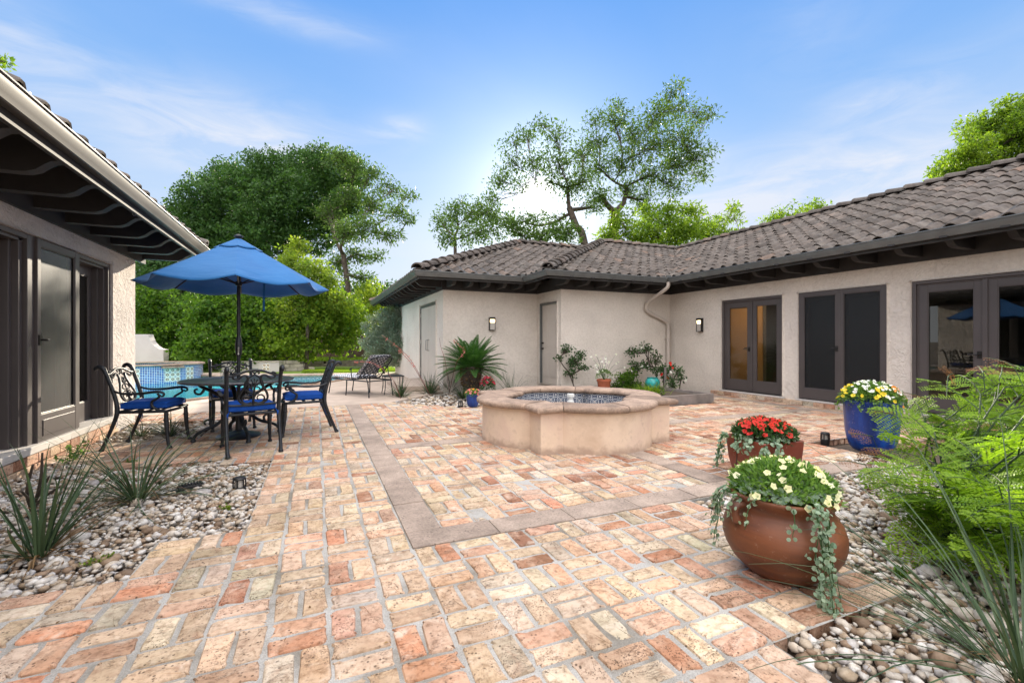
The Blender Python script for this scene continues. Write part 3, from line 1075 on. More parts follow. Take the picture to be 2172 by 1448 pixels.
# ---- lawn beyond the pool, a low terrace behind it
mb = MB()
lv = [(-14, 21.6), (-3, 20.6), (-1, 18.9), (1.8, 18.3), (2.9, 17.8), (14, 18.8), (14, 21.2), (-14, 27)]
mb.add([(x, y, -.02) for x, y in lv], [tuple(range(len(lv)))])
tv = [(-30, 34), (-14, 27), (14, 21.2), (60, 20), (60, 70), (-30, 70)]
mb.add([(x, y, .26) for x, y in tv], [tuple(range(len(tv)))])
tag(mb.build('lawn', M_LAWN, fix=False), kind='structure')


def blades(n, poly, z, h):
    xs = [p[0] for p in poly]; ys = [p[1] for p in poly]
    P = R.uniform((min(xs), min(ys)), (max(xs), max(ys)), (n, 2))
    a = R.uniform(0, 6.28, n)
    hh = h * R.uniform(.5, 1.2, n)
    w = .012
    ln = R.normal(0, .4, (n, 2)) * hh[:, None]
    V = np.zeros((n, 3, 3))
    V[:, 0] = np.stack([P[:, 0] - w * np.cos(a), P[:, 1] - w * np.sin(a), np.full(n, z)], 1)
    V[:, 1] = np.stack([P[:, 0] + w * np.cos(a), P[:, 1] + w * np.sin(a), np.full(n, z)], 1)
    V[:, 2] = np.stack([P[:, 0] + ln[:, 0], P[:, 1] + ln[:, 1], z + hh], 1)
    return V.reshape(-1, 3), np.arange(3 * n).reshape(-1, 3), R.random(n)


v1, f1, t1 = blades(26000, [(-.5, 18.9), (3.2, 21.5)], -.02, .07)
v2, f2, t2 = blades(36000, [(-5, 23.6), (4.5, 31)], .26, .12)
tag(big('grass', np.concatenate([v1, v2]), np.concatenate([f1, f2 + len(v1)]), np.concatenate([t1, t2]), M_GRASSB), kind='stuff')

mb = MB()
x = 0.0
P0, P1 = Vector((-14, 27)), Vector((14, 21.2))
dv = (P1 - P0).normalized(); nv = Vector((-dv.y, dv.x))
while x < (P1 - P0).length:
    w = R.uniform(.35, .8)
    for q in range(2):
        a = P0 + dv * (x + (w * .4 if q else 0)); e = a + dv * (w - .015)
        h0, h1 = -.05 + q * .17, .11 + q * .17
        k = R.uniform(-.02, .02)
        mb.prism([(a - nv * (.14 + k))[:], (e - nv * (.14 + k))[:], (e + nv * .1)[:], (a + nv * .1)[:]], h0, h1, float(R.random()))
    x += w
t = thing('retaining_wall', 'low brown stone edging wall holding up the far lawn', 'wall', (0, 24, 0))
mb.build('stone_course', M_TIMBER, t, world=True, bevel=.015)

# ================================================================== HOUSES
K = 0.4167
ZE = 2.735                                   # top of the gutters


def wall_seg(mb, p0, p1, z0, z1, ops, depth=.16):
    p0, p1 = Vector(p0), Vector(p1)
    L = (p1 - p0).length
    d = (p1 - p0) / L
    n = Vector((-d.y, d.x))
    ss = sorted({0.0, L, *[o[0] for o in ops], *[o[1] for o in ops]})
    zs = sorted({z0, z1, *[o[2] for o in ops], *[o[3] for o in ops]})
    pt = lambda s, z, q=0.0: (p0.x + d.x * s - n.x * q, p0.y + d.y * s - n.y * q, z)
    for a, b_ in zip(ss, ss[1:]):
        for c, e in zip(zs, zs[1:]):
            ms, mz = (a + b_) / 2, (c + e) / 2
            if any(o[0] < ms < o[1] and o[2] < mz < o[3] for o in ops): continue
            mb.add([pt(a, c), pt(a, e), pt(b_, e), pt(b_, c)], [(0, 1, 2, 3)])
    for (a, b_, c, e) in ops:
        mb.add([pt(a, c), pt(a, e), pt(a, e, depth), pt(a, c, depth)], [(3, 2, 1, 0)])
        mb.add([pt(b_, c), pt(b_, e), pt(b_, e, depth), pt(b_, c, depth)], [(0, 1, 2, 3)])
        mb.add([pt(a, e), pt(b_, e), pt(b_, e, depth), pt(a, e, depth)], [(3, 2, 1, 0)])
        mb.add([pt(a, c), pt(b_, c), pt(b_, c, depth), pt(a, c, depth)], [(0, 1, 2, 3)])


def tile_face(O, U, N, L, run, clip, name, parent, seed=0):
    """S-shaped roof tiles on one slope, cut along hips and valleys"""
    rg = np.random.default_rng(seed)
    U, N, O = Vector(U), Vector(N), Vector(O)
    nz = math.sqrt(1 + K * K)
    v = (N + Vector((0, 0, K))) / nz
    nn = (Vector((0, 0, 1)) - N * K) / nz
    tw, ex, ns = .285, .37, 8
    cols = int(L / tw) + 1
    rows = int(run * nz / ex) + 1
    ph = np.arange(ns) / ns
    prof = np.where(ph < .60, .060 * np.sin(PI * np.minimum(ph / .60, 1)) ** .9, -.020 * np.sin(PI * (ph - .60) / .40))
    u = np.arange(cols * ns + 1) * tw / ns
    h = np.tile(prof, cols + 1)[:len(u)]
    V, F, T = [], [], []
    nu = len(u)
    Oa, Ua, va, na = (np.array(q) for q in (O, U, v, nn))
    o = 0
    for r in range(rows):
        v0 = r * ex - .05
        jit = np.repeat(rg.normal(0, .006, cols + 1), ns)[:nu]
        lift = np.repeat(rg.normal(0, .004, cols + 1), ns)[:nu]
        rowsv = [(v0 + .004, h * .92 + .012), (v0, h + .024), (v0 + .012, h + .030), (v0 + ex * .5, h + .019), (v0 + ex + .05, h * .98 + .004)]
        for k, (vv, hh) in enumerate(rowsv):
            V.append(Oa + np.outer(u, Ua) + np.outer(vv + jit * (k < 3), va) + np.outer(hh + lift, na))
        tt = np.clip(rg.normal(.5, .22, cols + 1), 0, 1)
        for k in range(len(rowsv) - 1):
            a = np.arange(nu - 1) + o + k * nu
            F.append(np.stack([a, a + 1, a + 1 + nu, a + nu], 1))
            T.append(np.repeat(tt, ns)[:nu - 1])
        o += nu * len(rowsv)
    ob = big(name, np.concatenate(V), np.concatenate(F), np.concatenate(T), M_TILE, parent, smooth=True)
    bm = bmesh.new()
    bm.from_mesh(ob.data)
    inv = INV[parent.name].to_translation()
    for (pt, nr) in clip:
        bmesh.ops.bisect_plane(bm, geom=bm.verts[:] + bm.edges[:] + bm.faces[:], plane_co=Vector((pt[0], pt[1], 0)) + inv, plane_no=Vector((-nr[0], -nr[1], 0)), clear_outer=True)
    bm.to_mesh(ob.data)
    bm.free()
    ob.data.set_sharp_from_angle(angle=rad(50))
    return ob


def caps(mb, p0, p1, r=.115, seed=3):
    rg = np.random.default_rng(seed)
    p0, p1 = Vector(p0), Vector(p1)
    L = (p1 - p0).length
    d = (p1 - p0) / L
    s = d.cross(Vector((0, 0, 1))).normalized()
    u = s.cross(d).normalized()
    n = max(1, int(L / .36))
    st = L / n
    for i in range(n):
        a = p0 + d * (i * st)
        j = rg.normal(0, .006)
        vs, fs = [], []
        ring = [(0, r * 1.12, .030), (.0, r * 1.28, .042), (.02, r * 1.30, .046), (st + .05, r * 1.06, .012)]
        for (q, rr, z) in ring:
            for k in range(9):
                an = PI * k / 8
                vs.append(a + d * q + s * (rr * math.cos(an) + j) + u * (rr * .78 * math.sin(an) + z - .02))
        for q in range(len(ring) - 1):
            for k in range(8):
                fs.append((q * 9 + k, q * 9 + k + 1, (q + 1) * 9 + k + 1, (q + 1) * 9 + k))
        mb.add(vs, fs, float(np.clip(rg.normal(.55, .25), 0, 1)))


GUT = [(0, 2.735), (0, 2.625), (.055, 2.618), (.066, 2.624), (.078, 2.655), (.097, 2.690), (.103, 2.722), (.116, 2.730), (.114, 2.742), (.096, 2.740), (.092, 2.700), (.06, 2.64), (.012, 2.64), (.012, 2.735)]
RAF = [(0, 2.50), (.40, 2.50), (.47, 2.505), (.53, 2.53), (.58, 2.575), (.62, 2.605), (.67, 2.615), (.742, 2.612), (.742, 2.672), (0, 2.980)]


def rafter(parent, p, n, wid=.09):
    n = Vector((n[0], n[1])); d = Vector((n.y, -n.x))
    mb = MB()
    vs = []
    for sg in (-1, 1):
        for (o, z) in RAF:
            q = Vector((p[0], p[1])) + n * o + d * (sg * wid / 2)
            vs.append((q.x, q.y, z))
    k = len(RAF)
    mb.add(vs, [tuple(range(k)), tuple(range(2 * k - 1, k - 1, -1))] + [(i, k + i, k + (i + 1) % k, (i + 1) % k) for i in range(k)])
    return mb.build('rafter', M_DARKWOOD, parent, world=True)


def local(origin, u, n):
    """matrix: x along the wall, y outward, z up"""
    u, n = Vector(u), Vector(n)
    return Matrix(((u.x, n.x, 0, origin[0]), (u.y, n.y, 0, origin[1]), (0, 0, 1, origin[2]), (0, 0, 0, 1)))


def leaf(parent, M, x0, x1, z0, z1, y=0.0, stile=.105, top=.12, bot=.24, th=.045, glass=None, handle=None, panel=0, mat=None, name='door', label=None, hz=1.0, hdir=1):
    """a door leaf: stiles and rails as one mesh, the pane and the handle under it"""
    mb = MB(M)
    mb.box((x0, y - th, z0), (x0 + stile, y, z1))
    mb.box((x1 - stile, y - th, z0), (x1, y, z1))
    mb.box((x0 + stile, y - th + .001, z0), (x1 - stile, y - .001, z0 + bot))
    mb.box((x0 + stile, y - th + .001, z1 - top), (x1 - stile, y - .001, z1))
    zb = z0 + bot
    if panel:
        mb.box((x0 + stile + .03, y - .001, z0 + .06), (x1 - stile - .03, y + .006, z0 + bot - .06))
    # glazing bead
    e = .012
    a, b_, c, dd = x0 + stile, x1 - stile, zb, z1 - top
    for q in (((a, y - .02, c), (a + e, y - .006, dd)), ((b_ - e, y - .02, c), (b_, y - .006, dd)), ((a + e, y - .02, c), (b_ - e, y - .006, c + e)), ((a + e, y - .02, dd - e), (b_ - e, y - .006, dd))):
        mb.box(*q)
    o = mb.build(name, mat or M_TRIM, parent, world=True, bevel=.004)
    if label: o['label'] = label
    g = MB(M)
    g.box((x0 + stile, y - .030, zb), (x1 - stile, y - .024, z1 - top))
    g.build('pane', glass or M_GLASS, o, world=True)
    if handle is not None:
        h = MB(M)
        hx = x0 + handle if handle > 0 else x1 + handle
        h.box((hx - .027, y, z0 + hz - .05), (hx + .027, y + .012, z0 + hz + .05))
        h.tube([(hx, y + .01, z0 + hz), (hx, y + .055, z0 + hz)], .010, 8)
        h.tube([(hx, y + .055, z0 + hz), (hx + hdir * .11, y + .055, z0 + hz)], .009, 8)
        h.build('handle', M_HARD, o, world=True, smooth=40)
    return o


def door_frame(parent, M, w, zb, zt, y0=-.10, y1=.012, t=.05):
    mb = MB(M)
    mb.box((0, y0, zb), (t, y1, zt))
    mb.box((w - t, y0, zb), (w, y1, zt))
    mb.box((t, y0 + .002, zt - t), (w - t, y1 - .002, zt))
    mb.box((t, y0 + .02, zt - t - .02), (w - t, y1 - .03, zt - t))
    mb.box((t, y0 + .02, zb), (t + .02, y1 - .03, zt - t - .02))
    mb.box((w - t - .02, y0 + .02, zb), (w - t, y1 - .03, zt - t - .02))
    return mb.build('door_frame', M_TRIM, parent, world=True, bevel=.004)


# ---------------------------------------------------------------- the L-shaped house
H = thing('house', 'long cream stucco house with dark tiled hip roofs along the right and back', 'house', (8.6, 9.42, 0))
XW = 8.6
zt = 2.135
SB = .10
OP_R = [(7.72, 6.235), (5.907, 4.416), (4.082, 1.62)]         # the three openings of the right wing (Y)
mb = MB()
wall_seg(mb, (XW, -4.0), (XW, 9.42), -.1, 3.0, [(b_ + 4.0, a + 4.0, SB, zt) for a, b_ in OP_R])
wall_seg(mb, (XW, 9.42), (5.31, 9.42), -.1, 3.0, [])
wall_seg(mb, (5.31, 9.42), (5.31, 10.67), -.1, 3.0, [(.14, 1.10, .13, 2.17)])
wall_seg(mb, (5.31, 10.67), (2.79, 10.67), -.1, 3.0, [])
wall_seg(mb, (2.79, 10.67), (2.79, 17.87), -.1, 3.0, [(.60, 2.57, .13, 2.22)])
wall_seg(mb, (2.79, 17.87), (9.0, 17.87), -.1, 3.0, [])
mb.build('wall', M_STUCCO, H, world=True, weld=True, fix=False, bevel=.035, segs=3)

RW = [(7.9, -4.2), (7.9, 8.72), (4.6, 8.72), (4.6, 9.92), (2.04, 9.92), (2.04, 18.62)]
WP = [(8.6, -4.2), (8.6, 9.42), (5.31, 9.42), (5.31, 10.67), (2.79, 10.67), (2.79, 17.9)]
mb = MB(); mb.sweep(RW, GUT); mb.build('gutter', M_GUTTER, H, world=True, smooth=35)
mb = MB(); mb.sweep(RW, [(-.035, 2.735), (-.035, 2.575), (0, 2.575), (0, 2.735)]); mb.build('fascia', M_DARKWOOD, H, world=True)
mb = MB(); mb.sweep(WP, [(0.002, 3.0), (0.002, 2.435), (.035, 2.435), (.035, 3.0)]); mb.build('frieze_board', M_DARKWOOD, H, world=True)
mb = MB()
for k in range(len(RW)):
    pass
vs = []
mb.sweep(RW, [(-.03, 2.71), (-.62, 2.71 + .59 * K), (-.74, 2.71 + .71 * K), (-.74, 2.76 + .71 * K), (-.03, 2.76)])
mb.build('soffit', M_DARKWOOD, H, world=True)
for i in range(21):
    rafter(H, (8.6 - .03, 8.25 - i * .61), (-1, 0))
for i in range(6):
    rafter(H, (5.15 + i * .55, 9.42 - .03), (0, -1))
for i in range(6):
    rafter(H, (2.9 + i * .42, 10.67 - .03), (0, -1))
for i in range(13):
    rafter(H, (2.79 - .03, 10.75 + i * .56), (-1, 0))
mb = MB()                                     # roof boards under the tiles: three blocks
ze = ZE - .03


def hipblock(x0, y0, x1, y1, axis, h0, h1):
    r = min(x1 - x0, y1 - y0) / 2
    zr = ze + K * r
    if axis == 'x':
        a, b_ = (x0 + (r if h0 else 0), (y0 + y1) / 2, zr), (x1 - (r if h1 else 0), (y0 + y1) / 2, zr)
        vs = [(x0, y0, ze), (x1, y0, ze), (x1, y1, ze), (x0, y1, ze), a, b_]
        mb.add(vs, [(0, 1, 5, 4), (1, 2, 5), (2, 3, 4, 5), (3, 0, 4)])
    else:
        a, b_ = ((x0 + x1) / 2, y0 + (r if h0 else 0), zr), ((x0 + x1) / 2, y1 - (r if h1 else 0), zr)
        vs = [(x0, y0, ze), (x1, y0, ze), (x1, y1, ze), (x0, y1, ze), a, b_]
        mb.add(vs, [(0, 1, 4), (1, 2, 5, 4), (2, 3, 5), (3, 0, 4, 5)])


hipblock(7.9, -4.2, 16.7, 17.5, 'y', False, True)
hipblock(4.6, 8.72, 16.7, 17.5, 'x', True, True)
hipblock(2.04, 9.92, 12.0, 18.62, 'x', True, True)
mb.build('roof_deck', M_DARKWOOD, H, world=True, fix=False)
# the tiled slopes
zt0 = ZE - .005
tile_face((7.88, -4.2, zt0), (0, 1, 0), (1, 0, 0), 18, 4.42, [((7.9, 8.72), (1, -1))], 'roof_slope', H, 1)
tile_face((4.6, 8.70, zt0), (1, 0, 0), (0, 1, 0), 9, 4.42, [((4.6, 8.72), (1, -1)), ((7.9, 8.72), (-1, 1))], 'roof_slope', H, 2)
tile_face((4.58, 8.72, zt0), (0, 1, 0), (1, 0, 0), 8.8, 4.4, [((4.6, 8.72), (-1, 1)), ((4.6, 9.92), (1, -1))], 'roof_slope', H, 3)
tile_face((2.04, 9.90, zt0), (1, 0, 0), (0, 1, 0), 9, 4.37, [((2.04, 9.92), (1, -1)), ((4.6, 9.92), (-1, 1))], 'roof_slope', H, 4)
tile_face((2.02, 9.92, zt0), (0, 1, 0), (1, 0, 0), 8.8, 4.37, [((2.04, 9.92), (-1, 1)), ((2.04, 18.62), (-1, -1))], 'roof_slope', H, 5)
zr = ZE + .045
RID = []
def cap_line(p0, p1, r=.115, seed=1, par=None):
    mb = MB(); caps(mb, p0, p1, r, seed); mb.build('ridge_tiles', M_TILE, par, world=True, smooth=50)


cap_line((2.0, 9.88, zr - .01), (2.04 + 4.35, 9.92 + 4.35, zr + 4.35 * K), seed=1, par=H)
cap_line((4.56, 8.68, zr - .01), (4.6 + 4.39, 8.72 + 4.39, zr + 4.39 * K), seed=2, par=H)
cap_line((6.39, 14.27, zr + 4.35 * K), (9.6, 14.27, zr + 4.35 * K), seed=3, par=H)
cap_line((12.5, 13.11, zr + 4.39 * K), (8.99, 13.11, zr + 4.39 * K), seed=4, par=H)
cap_line((12.30, 13.2, zr + 4.4 * K), (12.30, -4.2, zr + 4.4 * K), seed=5, par=H)
cap_line((2.0, 18.66, zr - .01), (6.39, 14.27, zr + 4.35 * K), seed=6, par=H)
mb = MB()                                     # splash guards where the valleys meet the gutters
for (x, y) in ((7.87, 8.75), (4.57, 9.95)):
    mb.box((x - .13, y - .10, 2.70), (x - .115, y + .03, 2.80)); mb.box((x - .115, y - .145, 2.70), (x + .03, y - .13, 2.80))
mb.build('splash_guard', M_GUTTER, H, world=True)
# downspout
mb = MB()
pth = [(7.84, 8.64, 2.64), (7.84, 8.66, 2.52), (7.80, 8.85, 2.40), (7.76, 9.22, 2.22), (7.75, 9.32, 2.12), (7.77, 9.34, 2.00), (7.95, 9.34, 1.90), (8.35, 9.34, 1.74), (8.45, 9.34, 1.66), (8.47, 9.34, 1.55), (8.47, 9.34, .25)]
mb.tube(spline(pth, 3), .046, 10)
for z in (1.25, .6):
    mb.box((8.41, 9.33, z), (8.53, 9.415, z + .03))
mb.build('downspout', M_SPOUT, H, world=True, smooth=40)

# right wing doors; local x runs from far to near (left to right in the photograph)
for k, (a, b_) in enumerate(OP_R):
    M = local((XW, a, 0), (0, -1, 0), (-1, 0, 0))
    w = a - b_
    door_frame(H, M, w, SB, zt)
    t = .055
    z0, z1 = SB + .012, zt - .055
    if k == 0:
        m_ = w / 2
        leaf(H, M, t, m_ - .003, z0, z1, -.03, handle=-.05, hdir=-1, hz=.92)
        leaf(H, M, m_ + .003, w - t, z0, z1, -.03)
        mb = MB(M); mb.box((m_ - .022, -.03, z0), (m_ + .022, -.012, z1)); mb.build('astragal', M_TRIM, H, world=True, bevel=.004)
    elif k == 1:
        m_ = w / 2
        leaf(H, M, t, m_ - .003, z0, z1, -.055)
        leaf(H, M, m_ + .003, w - t, z0, z1, -.055)
        leaf(H, M, .045, m_ - .012, z0, z1 + .02, .015, stile=.055, top=.05, bot=.20, th=.03, glass=M_SCREEN, name='screen_door', handle=-.03, hdir=-.6, hz=.96)
        leaf(H, M, m_ + .012, w - .045, z0, z1 + .02, .015, stile=.055, top=.05, bot=.20, th=.03, glass=M_SCREEN, name='screen_door')
        mb = MB(M); mb.box((m_ - .022, -.01, z0), (m_ + .022, .02, z1)); mb.build('astragal', M_TRIM, H, world=True, bevel=.004)
    else:
        n_ = 3
        lw = (w - 2 * t) / n_
        for q in range(n_):
            leaf(H, M, t + q * lw + .003, t + (q + 1) * lw - .003, z0, z1, -.03, handle=(-.055 if q == 0 else None), hdir=-1, stile=.12, hz=.90)
        for q in (1, 2):
            mb = MB(M); mb.box((t + q * lw - .028, -.03, z0), (t + q * lw + .028, -.008, z1)); mb.build('astragal', M_TRIM, H, world=True, bevel=.004)
    # brick step under the opening
    mb = MB(M)
    mb.box((-.05, -.16, .062), (w + .05, .055, SB))
    mb.build('door_sill', M_SILL, H, world=True, bevel=.008)
mb = MB(); cl_ = []
y = 8.0
while y > 1.2:
    L_ = R.uniform(.19, .22)
    mb.box((XW - .085 + R.uniform(-.006, .006), y - L_, -.02), (XW + .02, y - .008, .060))
    cl_.append(PAL[R.choice(9)] * R.uniform(.8, 1.05))
    y -= L_
o = mb.build('brick_step', M_BRICK, H, world=True, bevel=.006)
ca = o.data.attributes.new('col', 'FLOAT_COLOR', 'FACE')
for i in range(len(o.data.polygons)):
    c = cl_[i // 6]
    ca.data[i].color = (c[0], c[1], c[2], 1)
# rooms behind the right wing
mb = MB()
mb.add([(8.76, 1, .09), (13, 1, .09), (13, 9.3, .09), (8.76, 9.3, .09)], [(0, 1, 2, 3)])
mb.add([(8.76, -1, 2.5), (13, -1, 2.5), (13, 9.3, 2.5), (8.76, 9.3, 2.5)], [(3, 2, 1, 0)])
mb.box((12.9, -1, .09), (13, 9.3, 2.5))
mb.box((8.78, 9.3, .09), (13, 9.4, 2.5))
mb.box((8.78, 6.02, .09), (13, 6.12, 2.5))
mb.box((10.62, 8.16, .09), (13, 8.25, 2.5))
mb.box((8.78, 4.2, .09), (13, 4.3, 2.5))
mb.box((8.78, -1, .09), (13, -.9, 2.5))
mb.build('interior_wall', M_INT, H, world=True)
Mi = local((10.6, 9.25, 0), (0, -1, 0), (-1, 0, 0))
mb = MB(Mi)
mb.box((0, -.05, .1), (.74, 0, 2.1)); mb.box((.76, -.05, .1), (1.0, .0, 2.2))
for zz in ((.25, .75), (.85, 1.35), (1.45, 1.95)):
    for xx in ((.09, .33), (.41, .65)):
        mb.box((xx[0], 0, zz[0]), (xx[1], .012, zz[1]))
o = mb.build('interior_door', M_INTDOOR, H, world=True, bevel=.01)
mb = MB(Mi); mb.box((.62, 0, .98), (.68, .015, 1.08)); mb.tube([(.65, .05, 1.03), (.50, .05, 1.03)], .012, 8); mb.tube([(.65, .0, 1.03), (.65, .05, 1.03)], .012, 8)
mb.build('handle', M_HARD, o, world=True)
pl_ = bpy.data.lights.new('room_lamp', 'POINT'); pl_.energy = 11; pl_.color = (1, .68, .36); pl_.shadow_soft_size = .12
po = bpy.data.objects.new('room_lamp', pl_); po.location = (9.5, 8.3, 2.2); COL.objects.link(po)
# shutters on the far windows of the near room
for (ya, yb) in ((3.9, 3.2), (2.9, 2.2), (1.9, 1.2)):
    mb = MB()
    mb.box((12.84, yb, .9), (12.88, ya, 2.1))
    for q in range(14):
        zz = .94 + q * .082
        mb.add([(12.82, ya - .05, zz), (12.82, yb + .05, zz), (12.77, yb + .05, zz + .055), (12.77, ya - .05, zz + .055)], [(0, 1, 2, 3)])
    mb.build('window_shutter', M_WHITE, H, world=True, fix=False)

# six-panel door in the return wall
M = local((5.31, 10.52, 0), (0, -1, 0), (-1, 0, 0))
w = .96
mb = MB(M)
mb.box((0, -.10, .13), (.05, .008, 2.17)); mb.box((w - .05, -.10, .13), (w, .008, 2.17)); mb.box((.05, -.10, 2.12), (w - .05, .008, 2.17))
mb.build('door_frame', M_GUTTER, H, world=True, bevel=.004)
mb = MB(M)
mb.box((.055, -.085, .14), (w - .055, -.04, 2.115))
for za, zb in ((.30, .95), (1.05, 1.68), (1.76, 2.02)):
    for xa, xb in ((.15, .43), (.53, .81)):
        mb.box((xa, -.041, za), (xb, -.034, zb)); mb.box((xa + .03, -.035, za + .03), (xb - .03, -.026, zb - .03))
dpan = mb.build('door', M_DOORWHITE, H, world=True, bevel=.006)
for z, nm in ((1.02, 'handle'), (1.16, 'deadbolt')):
    mb = MB(M)
    mb.tube([(.12, -.04, z), (.12, .0, z)], .022, 10); mb.tube([(.12, -.001, z), (.12, .012, z)], .028, 10)
    mb.build(nm, M_HARD, dpan, world=True, smooth=40)
# store doors in the end wall (far door to the left)
M = local((2.79, 13.24, 0), (0, -1, 0), (-1, 0, 0))
w = 1.97
mb = MB(M)
mb.box((0, -.10, .13), (.05, .01, 2.22)); mb.box((w - .05, -.10, .13), (w, .01, 2.22)); mb.box((.05, -.10, 2.15), (w - .05, .01, 2.22))
mb.build('door_frame', M_GUTTER, H, world=True, bevel=.004)
for xa, xb, hx in ((.055, w / 2 - .006, w / 2 - .09), (w / 2 + .006, w - .055, w / 2 + .09)):
    mb = MB(M); mb.box((xa, -.06, .14), (xb, -.012, 2.145))
    d_ = mb.build('door', M_DOORWHITE, H, world=True, bevel=.006)
    mb = MB(M); mb.tube([(hx, -.012, .95), (hx, .045, .97), (hx, .045, 1.23), (hx, -.012, 1.25)], .010, 8)
    mb.build('handle', M_STEEL, d_, world=True)
    mb = MB(M)
    hxx = xa if xa < .5 else xb
    for z in (.35, 1.15, 1.9):
        mb.box((hxx - .02, -.012, z), (hxx + .02, .014, z + .10))
    mb.build('hinge', M_STEEL, d_, world=True)
mb = MB(); mb.prism([(1.85, 10.95), (2.78, 10.95), (2.78, 13.4), (1.85, 13.4)], 0.004, .13)
mb.build('doorstep', M_CONC, H, world=True, bevel=.012)

# ---------------------------------------------------------------- wall lamps


def wall_lamp(label, M, origin):
    t = thing('wall_lamp', label, 'wall lamp', origin, 0, 'lit wall lamps on the stucco')
    mb = MB(M)
    mb.box((-.075, 0, -.165), (.075, .012, .165)); mb.box((-.075, .012, .11), (.075, .09, .165)); mb.box((-.075, .012, -.165), (.075, .09, -.150))
    mb.box((-.075, .012, -.15), (-.066, .085, .11)); mb.box((.066, .012, -.15), (.075, .085, .11))
    mb.build('lamp_body', M_HARD, t, world=True, bevel=.003)
    mb = MB(M); mb.box((-.065, .02, -.149), (.065, .075, .03)); mb.build('lamp_glass', M_LAMP, t, world=True, bevel=.003)
    mb = MB(M); mb.box((-.06, .02, .095), (.06, .08, .109)); mb.box((-.06, .022, .035), (.06, .072, .09)); mb.build('lamp_bulb', M_BULB, t, world=True)
    return t


wall_lamp('lit slim black wall lamp beside the sago palm, left of the panelled door', local((4.03, 10.67, 1.64), (1, 0, 0), (0, -1, 0)), (4.03, 10.67, 1.64))
wall_lamp('lit slim black wall lamp between the downspout and the first glass doors', local((8.6, 8.355, 1.60), (0, -1, 0), (-1, 0, 0)), (8.6, 8.355, 1.60))

# ---------------------------------------------------------------- the left house
HL = thing('house', 'stucco house end on the left with pale gutter, dark rafters and a screen door', 'house', (-2.55, 8.69, 0))
XL = -2.55
SL, TL = .17, 2.23
mb = MB()
wall_seg(mb, (-9, 8.69), (XL, 8.69), -.1, 3.0, [])
wall_seg(mb, (XL, 8.69), (XL, -3.0), -.1, 3.0, [(8.69 - 7.74, 8.69 - 3.2, SL, TL)], .22)
mb.build('wall', M_STUCCO_L, HL, world=True, weld=True, fix=False, bevel=.04, segs=3)
EL = [(-1.75, 9.05), (-1.75, -3.2)]
mb = MB(); mb.sweep(EL, GUT); mb.build('gutter', M_GUTTER_L, HL, world=True, smooth=35)
mb = MB()
for y in (8.3, 7.4, 6.5, 5.6, 4.7, 3.8):
    mb.box((-1.665, y - .006, 2.742), (-1.64, y + .006, 2.752))
mb.tube([(-1.80, 6.06, 2.60), (-1.80, 6.06, 2.555), (-1.79, 6.06, 2.54), (-1.775, 6.06, 2.55)], .005, 6)
mb.build('gutter_clip', M_STEEL, HL, world=True)
mb = MB(); mb.sweep(EL, [(-.035, 2.735), (-.035, 2.555), (0, 2.555), (0, 2.735)]); mb.build('fascia', M_DARKWOOD, HL, world=True)
mb = MB(); mb.sweep([(XL, 9.04), (XL, -3.0)], [(0.002, 3.0), (0.002, 2.435), (.035, 2.435), (.035, 3.0)]); mb.build('frieze_board', M_DARKWOOD, HL, world=True)
mb = MB(); mb.sweep([(-1.75, 9.04), (-1.75, -3.2)], [(-.03, 2.71), (-.80, 2.71 + .77 * K), (-.80, 2.76 + .77 * K), (-.03, 2.76)])
mb.build('soffit', M_DARKWOOD, HL, world=True)
for i in range(16):
    rafter(HL, (XL + .03, 8.93 - i * .60), (1, 0), .10)
mb = MB()
ze = ZE - .03
r = 4.4
vs = [(-1.75, 9.04, ze), (-1.75, -3.2, ze), (-1.75 - r, -3.2, ze + K * r), (-1.75 - r, 9.04, ze + K * r), (-1.75 - 2 * r, 9.04, ze), (-1.75 - 2 * r, -3.2, ze)]
mb.add(vs, [(0, 1, 2, 3), (3, 2, 5, 4), (0, 3, 4), (1, 5, 2)])
mb.build('roof_deck', M_DARKWOOD, HL, world=True, fix=False)
tile_face((-1.72, -3.2, zt0), (0, 1, 0), (-1, 0, 0), 12.2, 4.4, [((0, 9.10), (0, -1))], 'roof_slope', HL, 8)
cap_line((-1.70, 9.02, ZE + .05), (-1.75 - r, 9.02, ZE + .05 + K * r), .09, 9, HL)
cap_line((-1.75 - r, 9.0, ZE + .06 + K * r), (-1.75 - r, -3.2, ZE + .06 + K * r), .115, 10, HL)
# doors: local x runs from near to far
M = local((XL, 3.2, 0), (0, 1, 0), (1, 0, 0))
w = 7.74 - 3.2
mb = MB(M)
zb, ztp = SL + .03, TL
for xa, xb in ((0, .06), (2.63, 2.74), (w - .07, w)):
    mb.box((xa, -.20, zb), (xb, .012, ztp))
for xa in (2.56, w - .12):
    mb.box((xa, -.20, zb), (xa + .055, -.02, ztp - .05)); mb.box((xa - .045, -.20, zb), (xa, -.07, ztp - .05))
mb.box((.06, -.198, ztp - .05), (w - .07, .010, ztp)); mb.box((.06, -.198, ztp - .08), (w - .07, -.02, ztp - .05))
mb.build('door_frame', M_TRIM, HL, world=True, bevel=.004)
leaf(HL, M, .07, 1.30, zb, ztp - .08, -.13, stile=.11)
leaf(HL, M, 1.31, 2.52, zb, ztp - .08, -.13, stile=.11)
leaf(HL, M, 2.79, 3.63, zb, ztp - .08, -.13, stile=.11)
leaf(HL, M, 3.64, w - .12, zb, ztp - .08, -.13, stile=.11)
leaf(HL, M, 2.75, 3.575, zb - .005, ztp - .012, .035, stile=.06, top=.07, bot=.28, th=.035, glass=M_SCREEN, name='screen_door', handle=.035, hz=1.02, hdir=.35, panel=1, label='dark mesh screen door with a kick panel, hung outside the glass doors')
